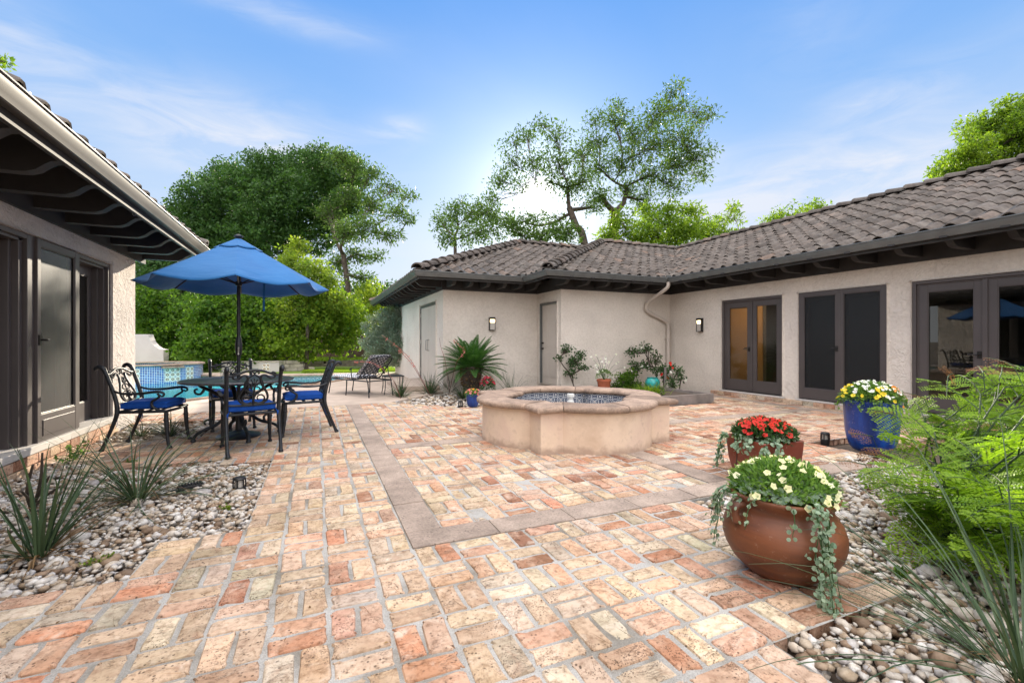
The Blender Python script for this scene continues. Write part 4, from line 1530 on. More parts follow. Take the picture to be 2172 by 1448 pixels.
mb = MB(M); mb.box((3.58, -.13, zb), (3.655, .02, ztp - .012)); mb.build('door_post', M_TRIM, HL, world=True, bevel=.006)
mb = MB(M); mb.box((-.1, -.22, SL - .045), (w + .04, .075, SL + .03)); mb.build('door_sill', M_SILL, HL, world=True, bevel=.008)
mb = MB(); cl_ = []
for row in range(2):
    y = 7.86 - row * .1
    while y > 2.2:
        L_ = R.uniform(.19, .22)
        mb.box((XL - .02, y - L_, -.07 + row * .098), (XL + .068 + R.uniform(-.005, .005), y - .008, .02 + row * .098))
        cl_.append(PAL[R.choice(9)] * R.uniform(.75, 1.05))
        y -= L_
o = mb.build('brick_step', M_BRICK, HL, world=True, bevel=.006)
ca = o.data.attributes.new('col', 'FLOAT_COLOR', 'FACE')
for i in range(len(o.data.polygons)):
    c = cl_[i // 6]
    ca.data[i].color = (c[0], c[1], c[2], 1)
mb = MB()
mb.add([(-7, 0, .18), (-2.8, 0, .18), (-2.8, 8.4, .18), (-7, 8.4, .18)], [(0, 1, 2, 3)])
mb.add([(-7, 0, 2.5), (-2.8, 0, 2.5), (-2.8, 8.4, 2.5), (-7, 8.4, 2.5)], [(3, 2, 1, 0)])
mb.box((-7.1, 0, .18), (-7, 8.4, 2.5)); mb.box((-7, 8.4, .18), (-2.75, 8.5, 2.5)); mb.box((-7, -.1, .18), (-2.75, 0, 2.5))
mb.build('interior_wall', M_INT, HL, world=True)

# ================================================================== TREES AND SHRUBS
LV, LF = None, None


def leaf_quads(P, D, Nn, L, Wd, fold=0.0):
    """diamond leaves: base point P, direction D, normal Nn (all n x 3)"""
    n = len(P)
    S_ = np.cross(D, Nn)
    S_ /= np.linalg.norm(S_, axis=1, keepdims=True) + 1e-9
    L = np.broadcast_to(np.asarray(L, dtype=float).reshape(-1, 1), (n, 1))
    Wd = np.broadcast_to(np.asarray(Wd, dtype=float).reshape(-1, 1), (n, 1))
    V = np.empty((n, 4, 3))
    V[:, 0] = P
    V[:, 1] = P + D * L * .45 + S_ * Wd * .5 + Nn * fold * Wd
    V[:, 2] = P + D * L
    V[:, 3] = P + D * L * .45 - S_ * Wd * .5 + Nn * fold * Wd
    return V.reshape(-1, 3), np.arange(4 * n).reshape(-1, 4)


def unit(a):
    return a / (np.linalg.norm(a, axis=-1, keepdims=True) + 1e-9)


def clump_leaves(C, rad_, per, ll, lw, rg, flat=.7, upb=.5):
    """leaves in loose clumps round the points C"""
    n = len(C) * per
    c = np.repeat(C, per, 0)
    d = unit(rg.normal(0, 1, (n, 3)))
    rr = np.asarray(rad_)
    rr = np.repeat(rr, per) if rr.ndim else rr
    P = c + d * (rr * rg.random(n) ** .45)[:, None] * np.array([1, 1, flat])
    D = unit(d * .8 + rg.normal(0, .6, (n, 3)) + np.array([0, 0, -.15]))
    N_ = unit(rg.normal(0, .8, (n, 3)) + np.array([0, 0, upb]))
    s = rg.uniform(.6, 1.25, n)
    t = np.clip(np.repeat(rg.random(len(C)), per) * .5 + rg.random(n) * .55, 0, 1)
    V, F = leaf_quads(P, D, N_, ll * s, lw * s, .12)
    return V, F, t


def tree(name, label, cat, base, fork, blobs, d, leafm, seed, group=None, ll=.15, lw=.06, clumps=26, per=22, crad=.33, trunk_r=.16, twig=True, spread=.45, bend=.25, flat=.8, shell=2.0, bark=None, upb=.5, limbs=True, trunkpts=None):
    """base/fork: world points; blobs: (px, py, rpx[, dd]) masses of the crown at about d metres"""
    rg = np.random.default_rng(seed)
    base = Vector(base)
    t = thing(name, label, cat, base, 0, group)
    tk = MB()
    fk = Vector(fork)
    pts = [base] + ([Vector(p) for p in trunkpts] if trunkpts else [base.lerp(fk, .5) + Vector(rg.normal(0, .12, 3)) * Vector((1, 1, 0)).length * .6]) + [fk]
    sp = spline(pts, 5)
    tk.tube(sp, [trunk_r * 1.25, trunk_r, trunk_r * .9, trunk_r * .8], 9)
    cen, crr = [], []
    nodes = [(q, i * .02, trunk_r * .8) for i, q in enumerate(sp[-4:])]
    for bb in sorted(blobs, key=lambda q: (at(q[0], q[1], d) - fk).length):
        dd = bb[3] if len(bb) > 3 else rg.normal(0, spread)
        c = at(bb[0], bb[1], d + dd)
        r = bb[2] * d / 965.0
        if limbs:
            ni = min(range(len(nodes)), key=lambda q: nodes[q][1] * .30 + (nodes[q][0] - c).length)
            st, pl0, nr = nodes[ni]
            mid = st.lerp(c, .5) + Vector(rg.normal(0, bend, 3)) * r * .6 + Vector((0, 0, -.1 * (c - st).length * 0.4))
            lp = spline([st, mid, c], 6)
            lr = max(.018, min(trunk_r * .62, nr * .80))
            tk.tube(lp, [lr, lr * .75, lr * .5], 6, tint=.5)
            acc = pl0
            for qa, qb in zip(lp, lp[1:]):
                acc += (qb - qa).length
                nodes.append((qb, acc, lr * (1 - .5 * (len(nodes) % 7) / 7) * .8))
        k = max(5, int(clumps * (bb[2] / 50.0) ** 1.6))
        q = unit(rg.normal(0, 1, (k, 3))) * (r * rg.random(k) ** (1 / shell))[:, None] * np.array([1, 1, flat])
        pc = np.array(c) + q
        cen.append(pc)
        crr.append(crad * rg.uniform(.6, 1.3, k))
        if limbs and twig:
            for w in pc[::2]:
                s0 = lp[int(rg.integers(4, len(lp)))]
                w_ = Vector(w)
                m_ = s0.lerp(w_, .5) + Vector((0, 0, .12 * (w_ - s0).length))
                tk.tube([s0, m_, w_], [.012, .009, .004], 4, cap=False)
    C = np.concatenate(cen)
    cr = np.concatenate(crr)
    tk.build('trunk', bark or M_BARK, t, world=True, smooth=60, fix=False)
    V, F, tt = clump_leaves(C, cr, per, ll, lw, rg, flat=.75, upb=upb)
    big('crown', V, F, tt, leafm, t)
    return t


G0 = 0.26
# pecans behind the roof
def foot(px, d, z=G0):
    p = at(px, 724, d); p.z = z
    return p


tree('pecan_tree', 'thin leaning tree behind the roof ridge with the sun breaking through its crown', 'tree', foot(1275, 24), at(1207, 440, 24),
     [(1150, 265, 22), (1180, 290, 34), (1120, 290, 30), (1085, 345, 36), (1130, 345, 38), (1185, 345, 42), (1235, 330, 40), (1240, 385, 42), (1060, 385, 34), (1100, 395, 26), (1045, 425, 26), (1205, 395, 36), (1165, 385, 26), (1255, 440, 30), (1180, 470, 26), (1110, 470, 24), (1090, 300, 22)],
     24, L_PECAN, 21, 'tall trees behind the roof', shell=1.7, ll=.21, lw=.072, clumps=80, per=10, crad=.46, trunk_r=.20, spread=1.2, trunkpts=[at(1240, 520, 24), at(1222, 480, 24)])
tree('pecan_tree', 'tallest tree behind the roof, thick forked trunk and open feathery crown', 'tree', foot(1304, 25.5), at(1306, 450, 25.5),
     [(1300, 255, 36), (1265, 300, 36), (1340, 285, 48), (1395, 245, 46), (1425, 195, 22), (1440, 235, 34), (1480, 245, 34), (1510, 240, 12), (1450, 295, 50), (1390, 310, 52), (1320, 340, 48), (1270, 355, 34), (1440, 350, 46), (1480, 330, 34), (1485, 370, 26), (1390, 370, 46), (1330, 395, 36), (1275, 415, 30), (1430, 400, 32), (1365, 425, 32), (1440, 175, 10), (1260, 255, 20), (1310, 225, 18)],
     25.5, L_PECAN, 22, 'tall trees behind the roof', shell=1.7, ll=.21, lw=.074, clumps=90, per=11, crad=.48, trunk_r=.30, spread=1.3, trunkpts=[at(1303, 540, 25.5), at(1302, 490, 25.5)])
tree('small_tree', 'small grey green tree at the far left end of the roof', 'tree', foot(965, 23), at(965, 500, 23),
     [(965, 445, 36), (935, 470, 26), (1000, 450, 40), (1035, 450, 34), (950, 500, 32), (1000, 495, 36), (1045, 490, 30), (1070, 465, 26)],
     23, L_PECAN, 23, 'small trees behind the roof', ll=.16, lw=.07, clumps=40, per=32, crad=.34, trunk_r=.10, spread=.8)
tree('small_tree', 'bright green saplings crowding behind the roof peak below the tallest tree', 'tree', foot(1400, 22), at(1400, 560, 22),
     [(1345, 505, 40), (1390, 490, 46), (1430, 500, 46), (1375, 455, 30), (1470, 485, 42), (1415, 450, 26), (1465, 450, 26), (1320, 470, 30), (1500, 500, 36), (1290, 500, 26)],
     22, L_LIGHT, 24, 'small trees behind the roof', ll=.20, lw=.085, clumps=44, per=32, crad=.34, trunk_r=.10, spread=.8)
tree('small_tree', 'airy yellow green sapling rising behind the roof valley', 'tree', foot(1540, 23), at(1540, 520, 23),
     [(1530, 490, 34), (1550, 465, 24), (1555, 440, 12), (1510, 470, 22), (1570, 500, 26), (1590, 520, 24)],
     23, L_LIGHT, 25, 'small trees behind the roof', ll=.18, lw=.07, clumps=36, per=26, crad=.30, trunk_r=.06, spread=.5)
tree('small_tree', 'dusky hazy sapling in front of the sun behind the left roof ridge', 'tree', foot(1130, 22), at(1130, 540, 22),
     [(1110, 500, 34), (1150, 495, 36), (1185, 490, 30), (1085, 480, 26), (1135, 465, 22), (1210, 500, 30)],
     22, L_PECAN, 26, 'small trees behind the roof', ll=.18, lw=.075, clumps=40, per=30, crad=.34, trunk_r=.08, spread=.6)
tree('tree', 'low treetop peeking over the long tiled roof', 'tree', foot(1680, 27), at(1680, 500, 27),
     [(1640, 470, 26), (1680, 455, 30), (1715, 448, 26), (1735, 445, 16), (1620, 480, 16), (1670, 480, 40)],
     27, L_LIGHT, 27, 'trees beyond the long roof', ll=.2, lw=.085, clumps=40, per=30, crad=.35, trunk_r=.15, spread=.6)
tree('tree', 'large bright green treetop above the roof at the right edge', 'tree', foot(2110, 24), at(2110, 420, 24),
     [(2050, 320, 48), (2090, 270, 50), (2150, 235, 40), (2130, 310, 60), (2165, 280, 50), (2030, 360, 44), (2090, 360, 60), (2000, 375, 22), (1975, 390, 12), (2200, 240, 50), (2200, 320, 60), (2040, 390, 40)],
     24, L_LIGHT, 28, 'trees beyond the long roof', ll=.20, lw=.09, clumps=60, per=36, crad=.34, trunk_r=.25, spread=1.0)
# left background
tree('live_oak', 'huge dark green oak with a broad rounded crown beyond the pool', 'tree', foot(560, 29), at(560, 500, 29),
     [(440, 420, 56), (480, 390, 60), (520, 390, 66), (560, 365, 50), (610, 365, 62), (650, 360, 54), (690, 345, 44), (720, 375, 46), (700, 420, 64), (640, 420, 74), (580, 440, 80), (520, 450, 76), (460, 470, 70), (400, 460, 46), (420, 510, 60), (560, 510, 80), (640, 490, 70), (700, 480, 50), (480, 530, 70), (740, 430, 36), (740, 340, 24), (760, 380, 24)],
     29, L_OAK, 31, 'big trees beyond the pool', ll=.19, lw=.10, clumps=120, per=30, crad=.36, trunk_r=.45, spread=1.6, twig=False, shell=2.6)
tree('tree', 'tall loose tree with a slim leaning trunk and open drooping branches right of the oak', 'tree', foot(745, 24), at(728, 540, 24),
     [(745, 350, 34), (790, 370, 34), (715, 335, 26), (830, 405, 30), (860, 415, 16), (840, 450, 26), (870, 465, 14), (790, 430, 40), (750, 420, 40), (780, 485, 38), (735, 490, 40), (820, 500, 22), (760, 540, 32), (800, 545, 18), (720, 560, 34), (770, 590, 26), (700, 450, 36), (850, 500, 10)],
     24, L_PECAN, 32, 'big trees beyond the pool', shell=1.8, ll=.18, lw=.075, clumps=80, per=18, crad=.40, trunk_r=.16, spread=1.0, trunkpts=[at(742, 660, 24), at(738, 610, 24)])
tree('young_tree', 'yellow green young tree just right of the umbrella', 'tree', foot(650, 19, 0), at(650, 650, 19),
     [(632, 525, 26), (640, 560, 34), (610, 560, 26), (665, 575, 34), (640, 605, 46), (695, 600, 28), (600, 610, 34), (690, 640, 40), (640, 650, 50), (720, 640, 24)],
     19, L_YOUNG, 33, None, ll=.15, lw=.075, clumps=56, per=34, crad=.28, trunk_r=.07, spread=.5)
tree('tree', 'wispy pale treetop at the far left of the oak over the gutter', 'tree', foot(400, 33), at(400, 480, 33),
     [(395, 385, 26), (370, 410, 22), (415, 375, 18), (430, 400, 26), (375, 440, 22)],
     33, L_LIGHT, 34, None, ll=.18, lw=.07, clumps=20, per=10, crad=.4, trunk_r=.10, spread=.6)
tree('tree', 'dark leafy tree between the left house eave and the umbrella', 'tree', foot(350, 23), at(350, 640, 23),
     [(310, 560, 50), (360, 560, 56), (420, 570, 50), (330, 610, 56), (400, 610, 56), (270, 580, 50), (460, 570, 46), (300, 640, 50)],
     23, L_OAK, 35, None, ll=.17, lw=.09, clumps=70, per=28, crad=.36, trunk_r=.2, spread=.8, twig=False)
tree('tree', 'green treetop sprig showing over the tiles at the top left corner', 'tree', foot(-60, 15), at(-60, 300, 15),
     [(-45, 175, 46), (-10, 140, 20), (6, 128, 10), (-90, 160, 50)],
     15, L_LIGHT, 36, None, ll=.13, lw=.07, clumps=50, per=18, crad=.2, trunk_r=.1, spread=.3)


def shrub(name, label, cat, px, d, blobs, leafm, seed, group=None, **kw):
    b = foot(px, d, kw.pop('z', 0.0))
    kw.setdefault('ll', .165); kw.setdefault('lw', .11); kw.setdefault('clumps', 80); kw.setdefault('per', 17)
    kw.setdefault('crad', .24); kw.setdefault('trunk_r', .035); kw.setdefault('spread', .35); kw.setdefault('twig', False)
    kw.setdefault('shell', 2.6)
    fk = b + Vector((0, 0, .5))
    return tree(name, label, cat, b, fk, blobs, d, leafm, seed, group, **kw)


HG = 'tall shrubs along the back of the pool'
shrub('shrub', 'dense vine covered shrub right behind the curved white wall', 'shrub', 360, 20.2, [(310, 650, 50), (350, 690, 56), (310, 720, 46), (385, 730, 50), (355, 630, 46), (400, 665, 46), (370, 760, 40)], L_HEDGE, 41, HG)
shrub('shrub', 'leafy green shrub behind the left arm of the table umbrella', 'shrub', 450, 18.5, [(440, 640, 50), (480, 660, 50), (440, 700, 56), (420, 745, 46), (480, 720, 46), (460, 760, 36)], L_HEDGE, 42, HG)
shrub('shrub', 'leafy green shrub straight behind the umbrella pole', 'shrub', 530, 19, [(520, 640, 46), (540, 680, 50), (510, 720, 46), (560, 720, 46), (560, 650, 46), (530, 760, 36)], L_HEDGE, 43, HG)
shrub('shrub', 'feathery light shrub low beside the umbrella crank', 'shrub', 400, 18.9, [(395, 752, 26), (425, 758, 26), (450, 765, 20)], L_LIGHT, 44, HG, clumps=60, ll=.10, lw=.04)
shrub('shrub', 'sunlit yellow green shrub between the umbrella and the loose tree', 'shrub', 610, 19.2, [(600, 670, 46), (640, 690, 46), (600, 720, 46), (640, 735, 40), (670, 670, 40), (590, 755, 30)], L_LIGHT, 45, HG, per=15)
shrub('shrub', 'sunlit broad leafed shrub in front of the slim leaning trunk', 'shrub', 700, 20, [(690, 670, 44), (720, 690, 44), (690, 720, 40), (735, 720, 36), (745, 670, 40), (720, 640, 34)], L_LIGHT, 46, HG, per=15)
shrub('shrub', 'pale leafed thicket between the loose tree and the grey bush', 'shrub', 775, 23, [(770, 640, 34), (790, 670, 30), (765, 690, 34), (800, 640, 26), (790, 610, 26), (830, 640, 26)], L_YOUNG, 47, HG, clumps=60, per=16, z=G0)
shrub('sage_bush', 'rounded silver grey bush against the end of the house', 'bush', 815, 17.0, [(805, 690, 34), (830, 670, 26), (795, 725, 30), (825, 715, 36), (835, 750, 36), (800, 750, 26), (845, 690, 30), (850, 730, 40)], L_GREY, 48, None, ll=.065, lw=.035, clumps=230, per=34, crad=.16)
# dark mass far behind so that no bare horizon shows
for k, (px, d_, lab) in enumerate(((300, 34, 'far dark thicket behind the left house'), (480, 36, 'far dark thicket behind the oak trunk'), (660, 35, 'far dark thicket between the oak and the loose tree'), (810, 36, 'far thicket over the fence left of the house end'))):
    shrub('thicket', lab, 'thicket', px, d_, [(px - 60, 690, 70), (px, 670, 80), (px + 60, 690, 70), (px - 30, 640, 60), (px + 40, 640, 60), (px, 730, 70)], L_OAK, 61 + k, 'thickets beyond the fence', z=G0, ll=.26, lw=.16, clumps=70, per=26, crad=.5, spread=.8)

# wooden fence
t = thing('fence', 'dark brown wooden plank fence at the back of the lawn', 'fence', at(600, 724, 27))
A_, B_ = at(470, 724, 26), at(860, 724, 25)
A_.z = B_.z = G0
dv = (B_ - A_); L_ = dv.length; dv.normalize(); nv = Vector((-dv.y, dv.x, 0))
mb = MB(); x = 0
while x < L_:
    p = A_ + dv * x; q = A_ + dv * (x + .138); h = 1.75 + R.uniform(-.02, .02)
    mb.prism([p[:2], q[:2], (q + nv * .02)[:2], (p + nv * .02)[:2]], G0, G0 + h, float(R.random()))
    x += .145
mb.build('plank_panel', M_FENCE, t, world=True)
mb = MB()
for z in (.4, 1.4):
    mb.prism([(A_ + nv * .021)[:2], (B_ + nv * .021)[:2], (B_ + nv * .07)[:2], (A_ + nv * .07)[:2]], G0 + z, G0 + z + .09)
mb.build('rail', M_FENCE, t, world=True)

# ================================================================== STRAPPY PLANTS


def strap_leaf(V, F, T, base, az, elev, L, w, droop, rg, n=9, curl=0.0):
    """one narrow channelled blade"""
    p = np.array(base, dtype=float)
    e = elev
    a = az
    o = len(V)
    st = L / n
    t_ = rg.random()
    for i in range(n + 1):
        f = i / n
        d = np.array([math.cos(a) * math.cos(e), math.sin(a) * math.cos(e), math.sin(e)])
        s = np.array([-math.sin(a), math.cos(a), 0])
        u = np.cross(s, d) * -1
        ww = w * (1 - f ** 1.6) * (.75 + .5 * min(1, f * 3)) + .0008
        V.append(p + s * ww); V.append(p - u * ww * .45); V.append(p - s * ww)
        if i < n:
            b = o + i * 3
            F.append((b, b + 1, b + 4, b + 3)); F.append((b + 1, b + 2, b + 5, b + 4))
            T += [t_, t_ * .9]
        p = p + d * st
        e -= droop * (0.3 + 1.4 * f) / n
        a += curl / n
        if p[2] < .005 and e < 0:
            e = max(e, .02)


def yucca(label, base, n, L, seed, w=.0052, elev=(.35, 1.35), droop=(.3, 1.5), dead=8, group='red yuccas with narrow leaves', stalks=()):
    rg = np.random.default_rng(seed)
    t = thing('red_yucca', label, 'yucca', base, 0, group)
    V, F, T = [], [], []
    for i in range(n):
        az = rg.uniform(0, 6.283)
        el = rg.uniform(*elev)
        off = np.array([math.cos(az), math.sin(az), 0]) * rg.uniform(.0, .05) * (L / .6)
        strap_leaf(V, F, T, np.array(base) + off, az + rg.normal(0, .15), el, L * rg.uniform(.55, 1.1), w * rg.uniform(.75, 1.2), rg.uniform(*droop), rg, 10, rg.normal(0, .25))
    big('leaf_tuft', np.array(V), np.array(F), np.array(T), L_YUCCA, t, smooth=True)
    if dead:
        V, F, T = [], [], []
        for i in range(dead):
            az = rg.uniform(0, 6.283)
            strap_leaf(V, F, T, np.array(base) + np.array([math.cos(az), math.sin(az), 0]) * .03, az, rg.uniform(.1, .8), L * rg.uniform(.3, .6), w * .8, rg.uniform(.8, 2.2), rg, 8)
        big('dry_leaf', np.array(V), np.array(F), np.array(T), L_DEAD, t, smooth=True)
    for (pts, fl) in stalks:
        mb = MB()
        sp = spline(pts, 8)
        mb.tube(sp, [.006, .005, .0025], 6, tint=.2)
        mb.build('flower_stalk', M_STALK, t, world=True, fix=False)
        if fl:
            m = len(sp)
            idx = rg.integers(int(m * .5), m, 60)
            P = np.array([sp[i][:] for i in idx]) + rg.normal(0, .010, (60, 3))
            D = unit(rg.normal(0, 1, (60, 3)) + np.array([0, 0, .2]))
            Vv, Ff = leaf_quads(P, D, unit(rg.normal(0, 1, (60, 3))), rg.uniform(.022, .042, 60), rg.uniform(.009, .014, 60), .3)
            big('flower', Vv, Ff, rg.random(60), F_CORAL, t)
    return t


yucca('upright yucca clump with dry stems in the pebbles at the left edge', gnd(85, 1178, -.03), 46, .80, 71, .0070, (.45, 1.5), (.05, .9), 16)
yucca('low spreading yucca in the middle of the left pebble bed', gnd(292, 1062, -.03), 90, .88, 72, .0048, (.1, 1.15), (.3, 1.5), 12)
yucca('small yucca in the pebbles behind the left armchair', gnd(362, 925, -.02), 60, .52, 73, .0042, (.3, 1.2), (.4, 1.7), 6)
yucca('wispy yucca beside the brick step under the left armchair', gnd(300, 925, -.02), 44, .58, 74, .004, (.25, 1.1), (.5, 1.8), 4)
yucca('big yucca with long arching leaves in the bottom right corner', gnd(2175, 1452, -.04), 110, 1.15, 75, .0034, (.18, 1.15), (.3, 1.4), 6)
b1, b2, b3, b4 = gnd(1122 - 232, 836, -.04), gnd(858, 842, -.04), gnd(968, 836, -.04), gnd(930, 845, -.04)
yucca('yucca with two leaning coral flower spikes beside the doorstep', gnd(912, 838, -.04), 130, .62, 76, .0055, (.3, 1.4), (.1, .9), 8, stalks=(
    ([gnd(912, 838), at(893, 800, 9.5), at(862, 752, 9.3), at(812, 712, 9.2)], True), ([gnd(912, 838), at(885, 790, 9.6), at(868, 765, 9.6), at(846, 742, 9.6)], True)))
yucca('blue green yucca at the foot of the lounger', gnd(850, 845, -.04), 100, .52, 77, .0055, (.3, 1.4), (.1, .9), 6, stalks=(([gnd(850, 845), at(830, 800, 9.2), at(790, 770, 9.2), at(752, 768, 9.2)], True),))
yucca('yucca at the house corner left of the sago palm', gnd(953, 832, -.04), 100, .58, 78, .0055, (.4, 1.4), (.1, .8), 6, stalks=(([gnd(953, 832), at(945, 770, 10), at(935, 735, 10), at(932, 716, 10)], False), ([gnd(953, 832), at(968, 770, 9.7), at(985, 745, 9.7), at(962, 722, 9.7)], True)))
yucca('sprawling yucca just behind the small blue pot', gnd(985, 846, -.04), 100, .48, 79, .0055, (.2, 1.2), (.2, 1.1), 6)
yucca('thin yucca between the sago palm and the panelled door', gnd(1085, 838, -.04), 40, .75, 80, .004, (.5, 1.4), (.1, .8), 2)

# dry woody stems in the left bed
mb = MB()
rg = np.random.default_rng(5)
o0 = gnd(68, 1085, -.04)
for (px, py, d_) in ((70, 985, 2.9), (90, 960, 3.1), (130, 1030, 2.9), (45, 1040, 2.75), (105, 1010, 3.0)):
    e_ = at(px, py, d_)
    mb.tube(spline([o0, o0.lerp(e_, .5) + Vector(rg.normal(0, .02, 3)), e_], 6), [.008, .010, .006], 7)
tag(mb.build('dry_stem', M_BARK, smooth=60), 'broken brown dry stems standing behind the upright yucca', 'dead plant')

# ---------------------------------------------------------------- sago palm
t = thing('sago_palm', 'dark green sago palm with a shaggy trunk in front of the stucco wall', 'palm', (3.25, 9.9, -.05))
mb = MB()
mb.lathe([(.02, 0), (.13, .02), (.16, .15), (.19, .35), (.23, .55), (.20, .66), (.02, .72)], 16, (3.25, 9.9, -.05), wob=lambda a, z: .06 * math.sin(7 * a + z * 30))
rg = np.random.default_rng(8)
P = []
mb.build('trunk', M_BARK, t, world=True, smooth=60)
n = 420
az = rg.uniform(0, 6.28, n); zz = rg.uniform(.02, .66, n)
rr = np.interp(zz, [0, .15, .35, .55, .66], [.13, .16, .19, .23, .2])
P = np.stack([3.25 + rr * np.cos(az), 9.9 + rr * np.sin(az), zz - .05], 1)
D = unit(np.stack([np.cos(az), np.sin(az), rg.uniform(-.6, .9, n)], 1))
Vv, Ff = leaf_quads(P, D, unit(rg.normal(0, .3, (n, 3)) + np.array([0, 0, 1])), rg.uniform(.05, .10, n), .035, .2)
big('dry_leaf', Vv, Ff, rg.random(n), L_DEAD, t)
Vs, Fs, Ts = [], [], []
PP, DD, NN, LL = [], [], [], []
mb = MB()
for i in range(58):
    a = i * 2.39996 + rg.normal(0, .1)
    f = i / 57
    el = 1.38 - f * 1.50
    L_ = .74 + .12 * rg.random()
    p = np.array([3.25, 9.9, .58]) + .06 * np.array([math.cos(a), math.sin(a), 0])
    e = el
    pts = []
    m = 26
    for q in range(m + 1):
        g = q / m
        d = np.array([math.cos(a) * math.cos(e), math.sin(a) * math.cos(e), math.sin(e)])
        s = np.array([-math.sin(a), math.cos(a), 0])
        u = np.cross(d, s)
        pts.append(Vector(p))
        if g > .10:
            ln = .155 * math.sin(PI * (.12 + .86 * g) ** .8) + .02
            for sg in (-1, 1):
                for h in (0, .5):
                    PP.append(p + d * L_ / m * h); DD.append(unit(s * sg * .85 + d * .55 + u * .22 * (1 if u[2] > 0 else -1))); NN.append(u); LL.append(ln)
        p = p + d * L_ / m
        e -= (.50 + .25 * f) * (.4 + 1.2 * g) / m
    mb.tube(pts[::3] + [pts[-1]], [.010, .004], 5)
mb.build('frond_stem', L_SAGO, t, world=True, fix=False)
Vv, Ff = leaf_quads(np.array(PP), np.array(DD), unit(np.array(NN)), np.array(LL), .0155)
big('crown', Vv, Ff, rg.random(len(Ff)), L_SAGO, t)

# ---------------------------------------------------------------- bright ferny shrub at the right
t = thing('feathery_shrub', 'bright lime green shrub with feathery leaves and rusty tips at the right edge', 'shrub', (3.55, 1.55, -.06))
rg = np.random.default_rng(19)
mb = MB()
PP, DD, NN, LL, WW, TP = [], [], [], [], [], []
stems = MB()


def fern_leaf(p, az, el, L_, tip):
    """a twice divided leaf"""
    p = np.array(p, dtype=float); e = el; a = az
    roll = rg.normal(0, .55)
    m = 9
    pts = [Vector(p)]
    for q in range(m + 1):
        g = q / m
        d = np.array([math.cos(a) * math.cos(e), math.sin(a) * math.cos(e), math.sin(e)])
        s = np.array([-math.sin(a), math.cos(a), 0])
        u = np.cross(s, d)
        if u[2] < 0: u = -u
        s, u = s * math.cos(roll) + u * math.sin(roll), u * math.cos(roll) - s * math.sin(roll)
        if g > .12:
            pl = L_ * .36 * math.sin(PI * min(1, .18 + .80 * g)) + .02
            for sg in (-1, 1):
                pd = unit(s * sg + d * .45 + u * rg.normal(-.22, .22))
                k = max(4, int(pl / .0125))
                ps = np.cross(pd, u); ps = unit(ps)
                for w in range(k):
                    b = p + pd * (pl * (w + .6) / k) - u * (.10 * pl * (w / k) ** 2)
                    for s2 in (-1, 1):
                        PP.append(b); DD.append(unit(ps * s2 + pd * .35)); NN.append(u + rg.normal(0, .18, 3)); LL.append((.014 if tip else .0235) * rg.uniform(.75, 1.2)); WW.append(.006 if tip else .0122); TP.append(tip)
        p = p + d * L_ / m
        pts.append(Vector(p))
        e -= (.9 * L_ / .4) * (.3 + g) / m
        a += rg.normal(0, .03)
    stems.tube(pts, [.0035, .0015], 4, cap=False)


mains = []
for (px, py, d_) in ((1960, 915, 3.2), (1985, 965, 2.9), (2030, 900, 3.1), (2080, 865, 3.0), (2130, 850, 2.9), (2190, 840, 2.8), (2250, 820, 2.7), (1965, 1015, 2.8), (2010, 1065, 2.5), (2090, 985, 2.6), (2150, 985, 2.4), (2220, 950, 2.3), (2050, 1115, 2.4), (2130, 1110, 2.2), (2210, 1100, 2.1), (2280, 970, 2.4), (2160, 1190, 2.15), (2090, 1185, 2.4), (2250, 1190, 2.1)):
    mains.append(at(px, py - 28, d_))
    if rg.random() < .55: mains.append(at(px + rg.uniform(-30, 90), py + rg.uniform(-20, 70), d_ + rg.uniform(-.2, .4)))
b0 = Vector((3.55, 1.55, -.06))
for mp_ in mains:
    st = b0 + Vector((rg.normal(0, .08), rg.normal(0, .08), 0))
    mid = st.lerp(mp_, .5) + Vector((0, 0, .12)) + Vector(rg.normal(0, .04, 3))
    sp = spline([st, mid, mp_], 8)
    stems.tube(sp, [.009, .004], 6, cap=False)
    dir_ = (sp[-1] - sp[-4]).normalized()
    az0 = math.atan2(dir_.y, dir_.x)
    for k in range(5):
        f = .42 + .58 * k / 4
        q = sp[min(len(sp) - 1, int(f * (len(sp) - 1)))]
        fern_leaf(q, az0 + (1 if k % 2 else -1) * rg.uniform(.5, 1.3) * (1 - .5 * (k == 5)), rg.uniform(.05, .75), rg.uniform(.26, .42), 0)
    fern_leaf(sp[-1], az0 + rg.normal(0, .3), rg.uniform(.2, .8), rg.uniform(.22, .32), 0)
# rusty young tips
for (px, py, d_, az) in ((2010, 800, 3.05, .3), (1905, 880, 3.3, 2.6), (2085, 790, 3.0, .5), (1850, 925, 3.3, 2.9), (2150, 775, 2.8, 1.), (1835, 985, 3.0, 2.8), (1890, 975, 3.1, 2.0), (1960, 845, 3.1, 2.9), (2120, 800, 2.9, .2), (1905, 960, 2.9, 1.6)):
    p = at(px, py, d_)
    stems.tube([p - Vector((math.cos(az), math.sin(az), 2.0)) * .06, p], .0025, 4, cap=False)
    fern_leaf(p, az, rg.uniform(.1, .5), .17, 1)
stems.build('stem', L_YUCCA, t, world=True, fix=False)
PP, DD, NN, LL, WW, TP = (np.array(q) for q in (PP, DD, NN, LL, WW, TP))
for k, (mt_, nm) in enumerate(((L_FERN, 'foliage'), (L_FERNTIP, 'young_leaf'))):
    s_ = TP == k
    Vv, Ff = leaf_quads(PP[s_], unit(DD[s_]), unit(NN[s_]), LL[s_], WW[s_])
    big(nm, Vv, Ff, np.clip(rg.random(len(Ff)) * .5 + .3 * np.sin(PP[s_][:, 0] * 9) ** 2 + .2, 0, 1), mt_, t)

# a few low seedlings in the beds


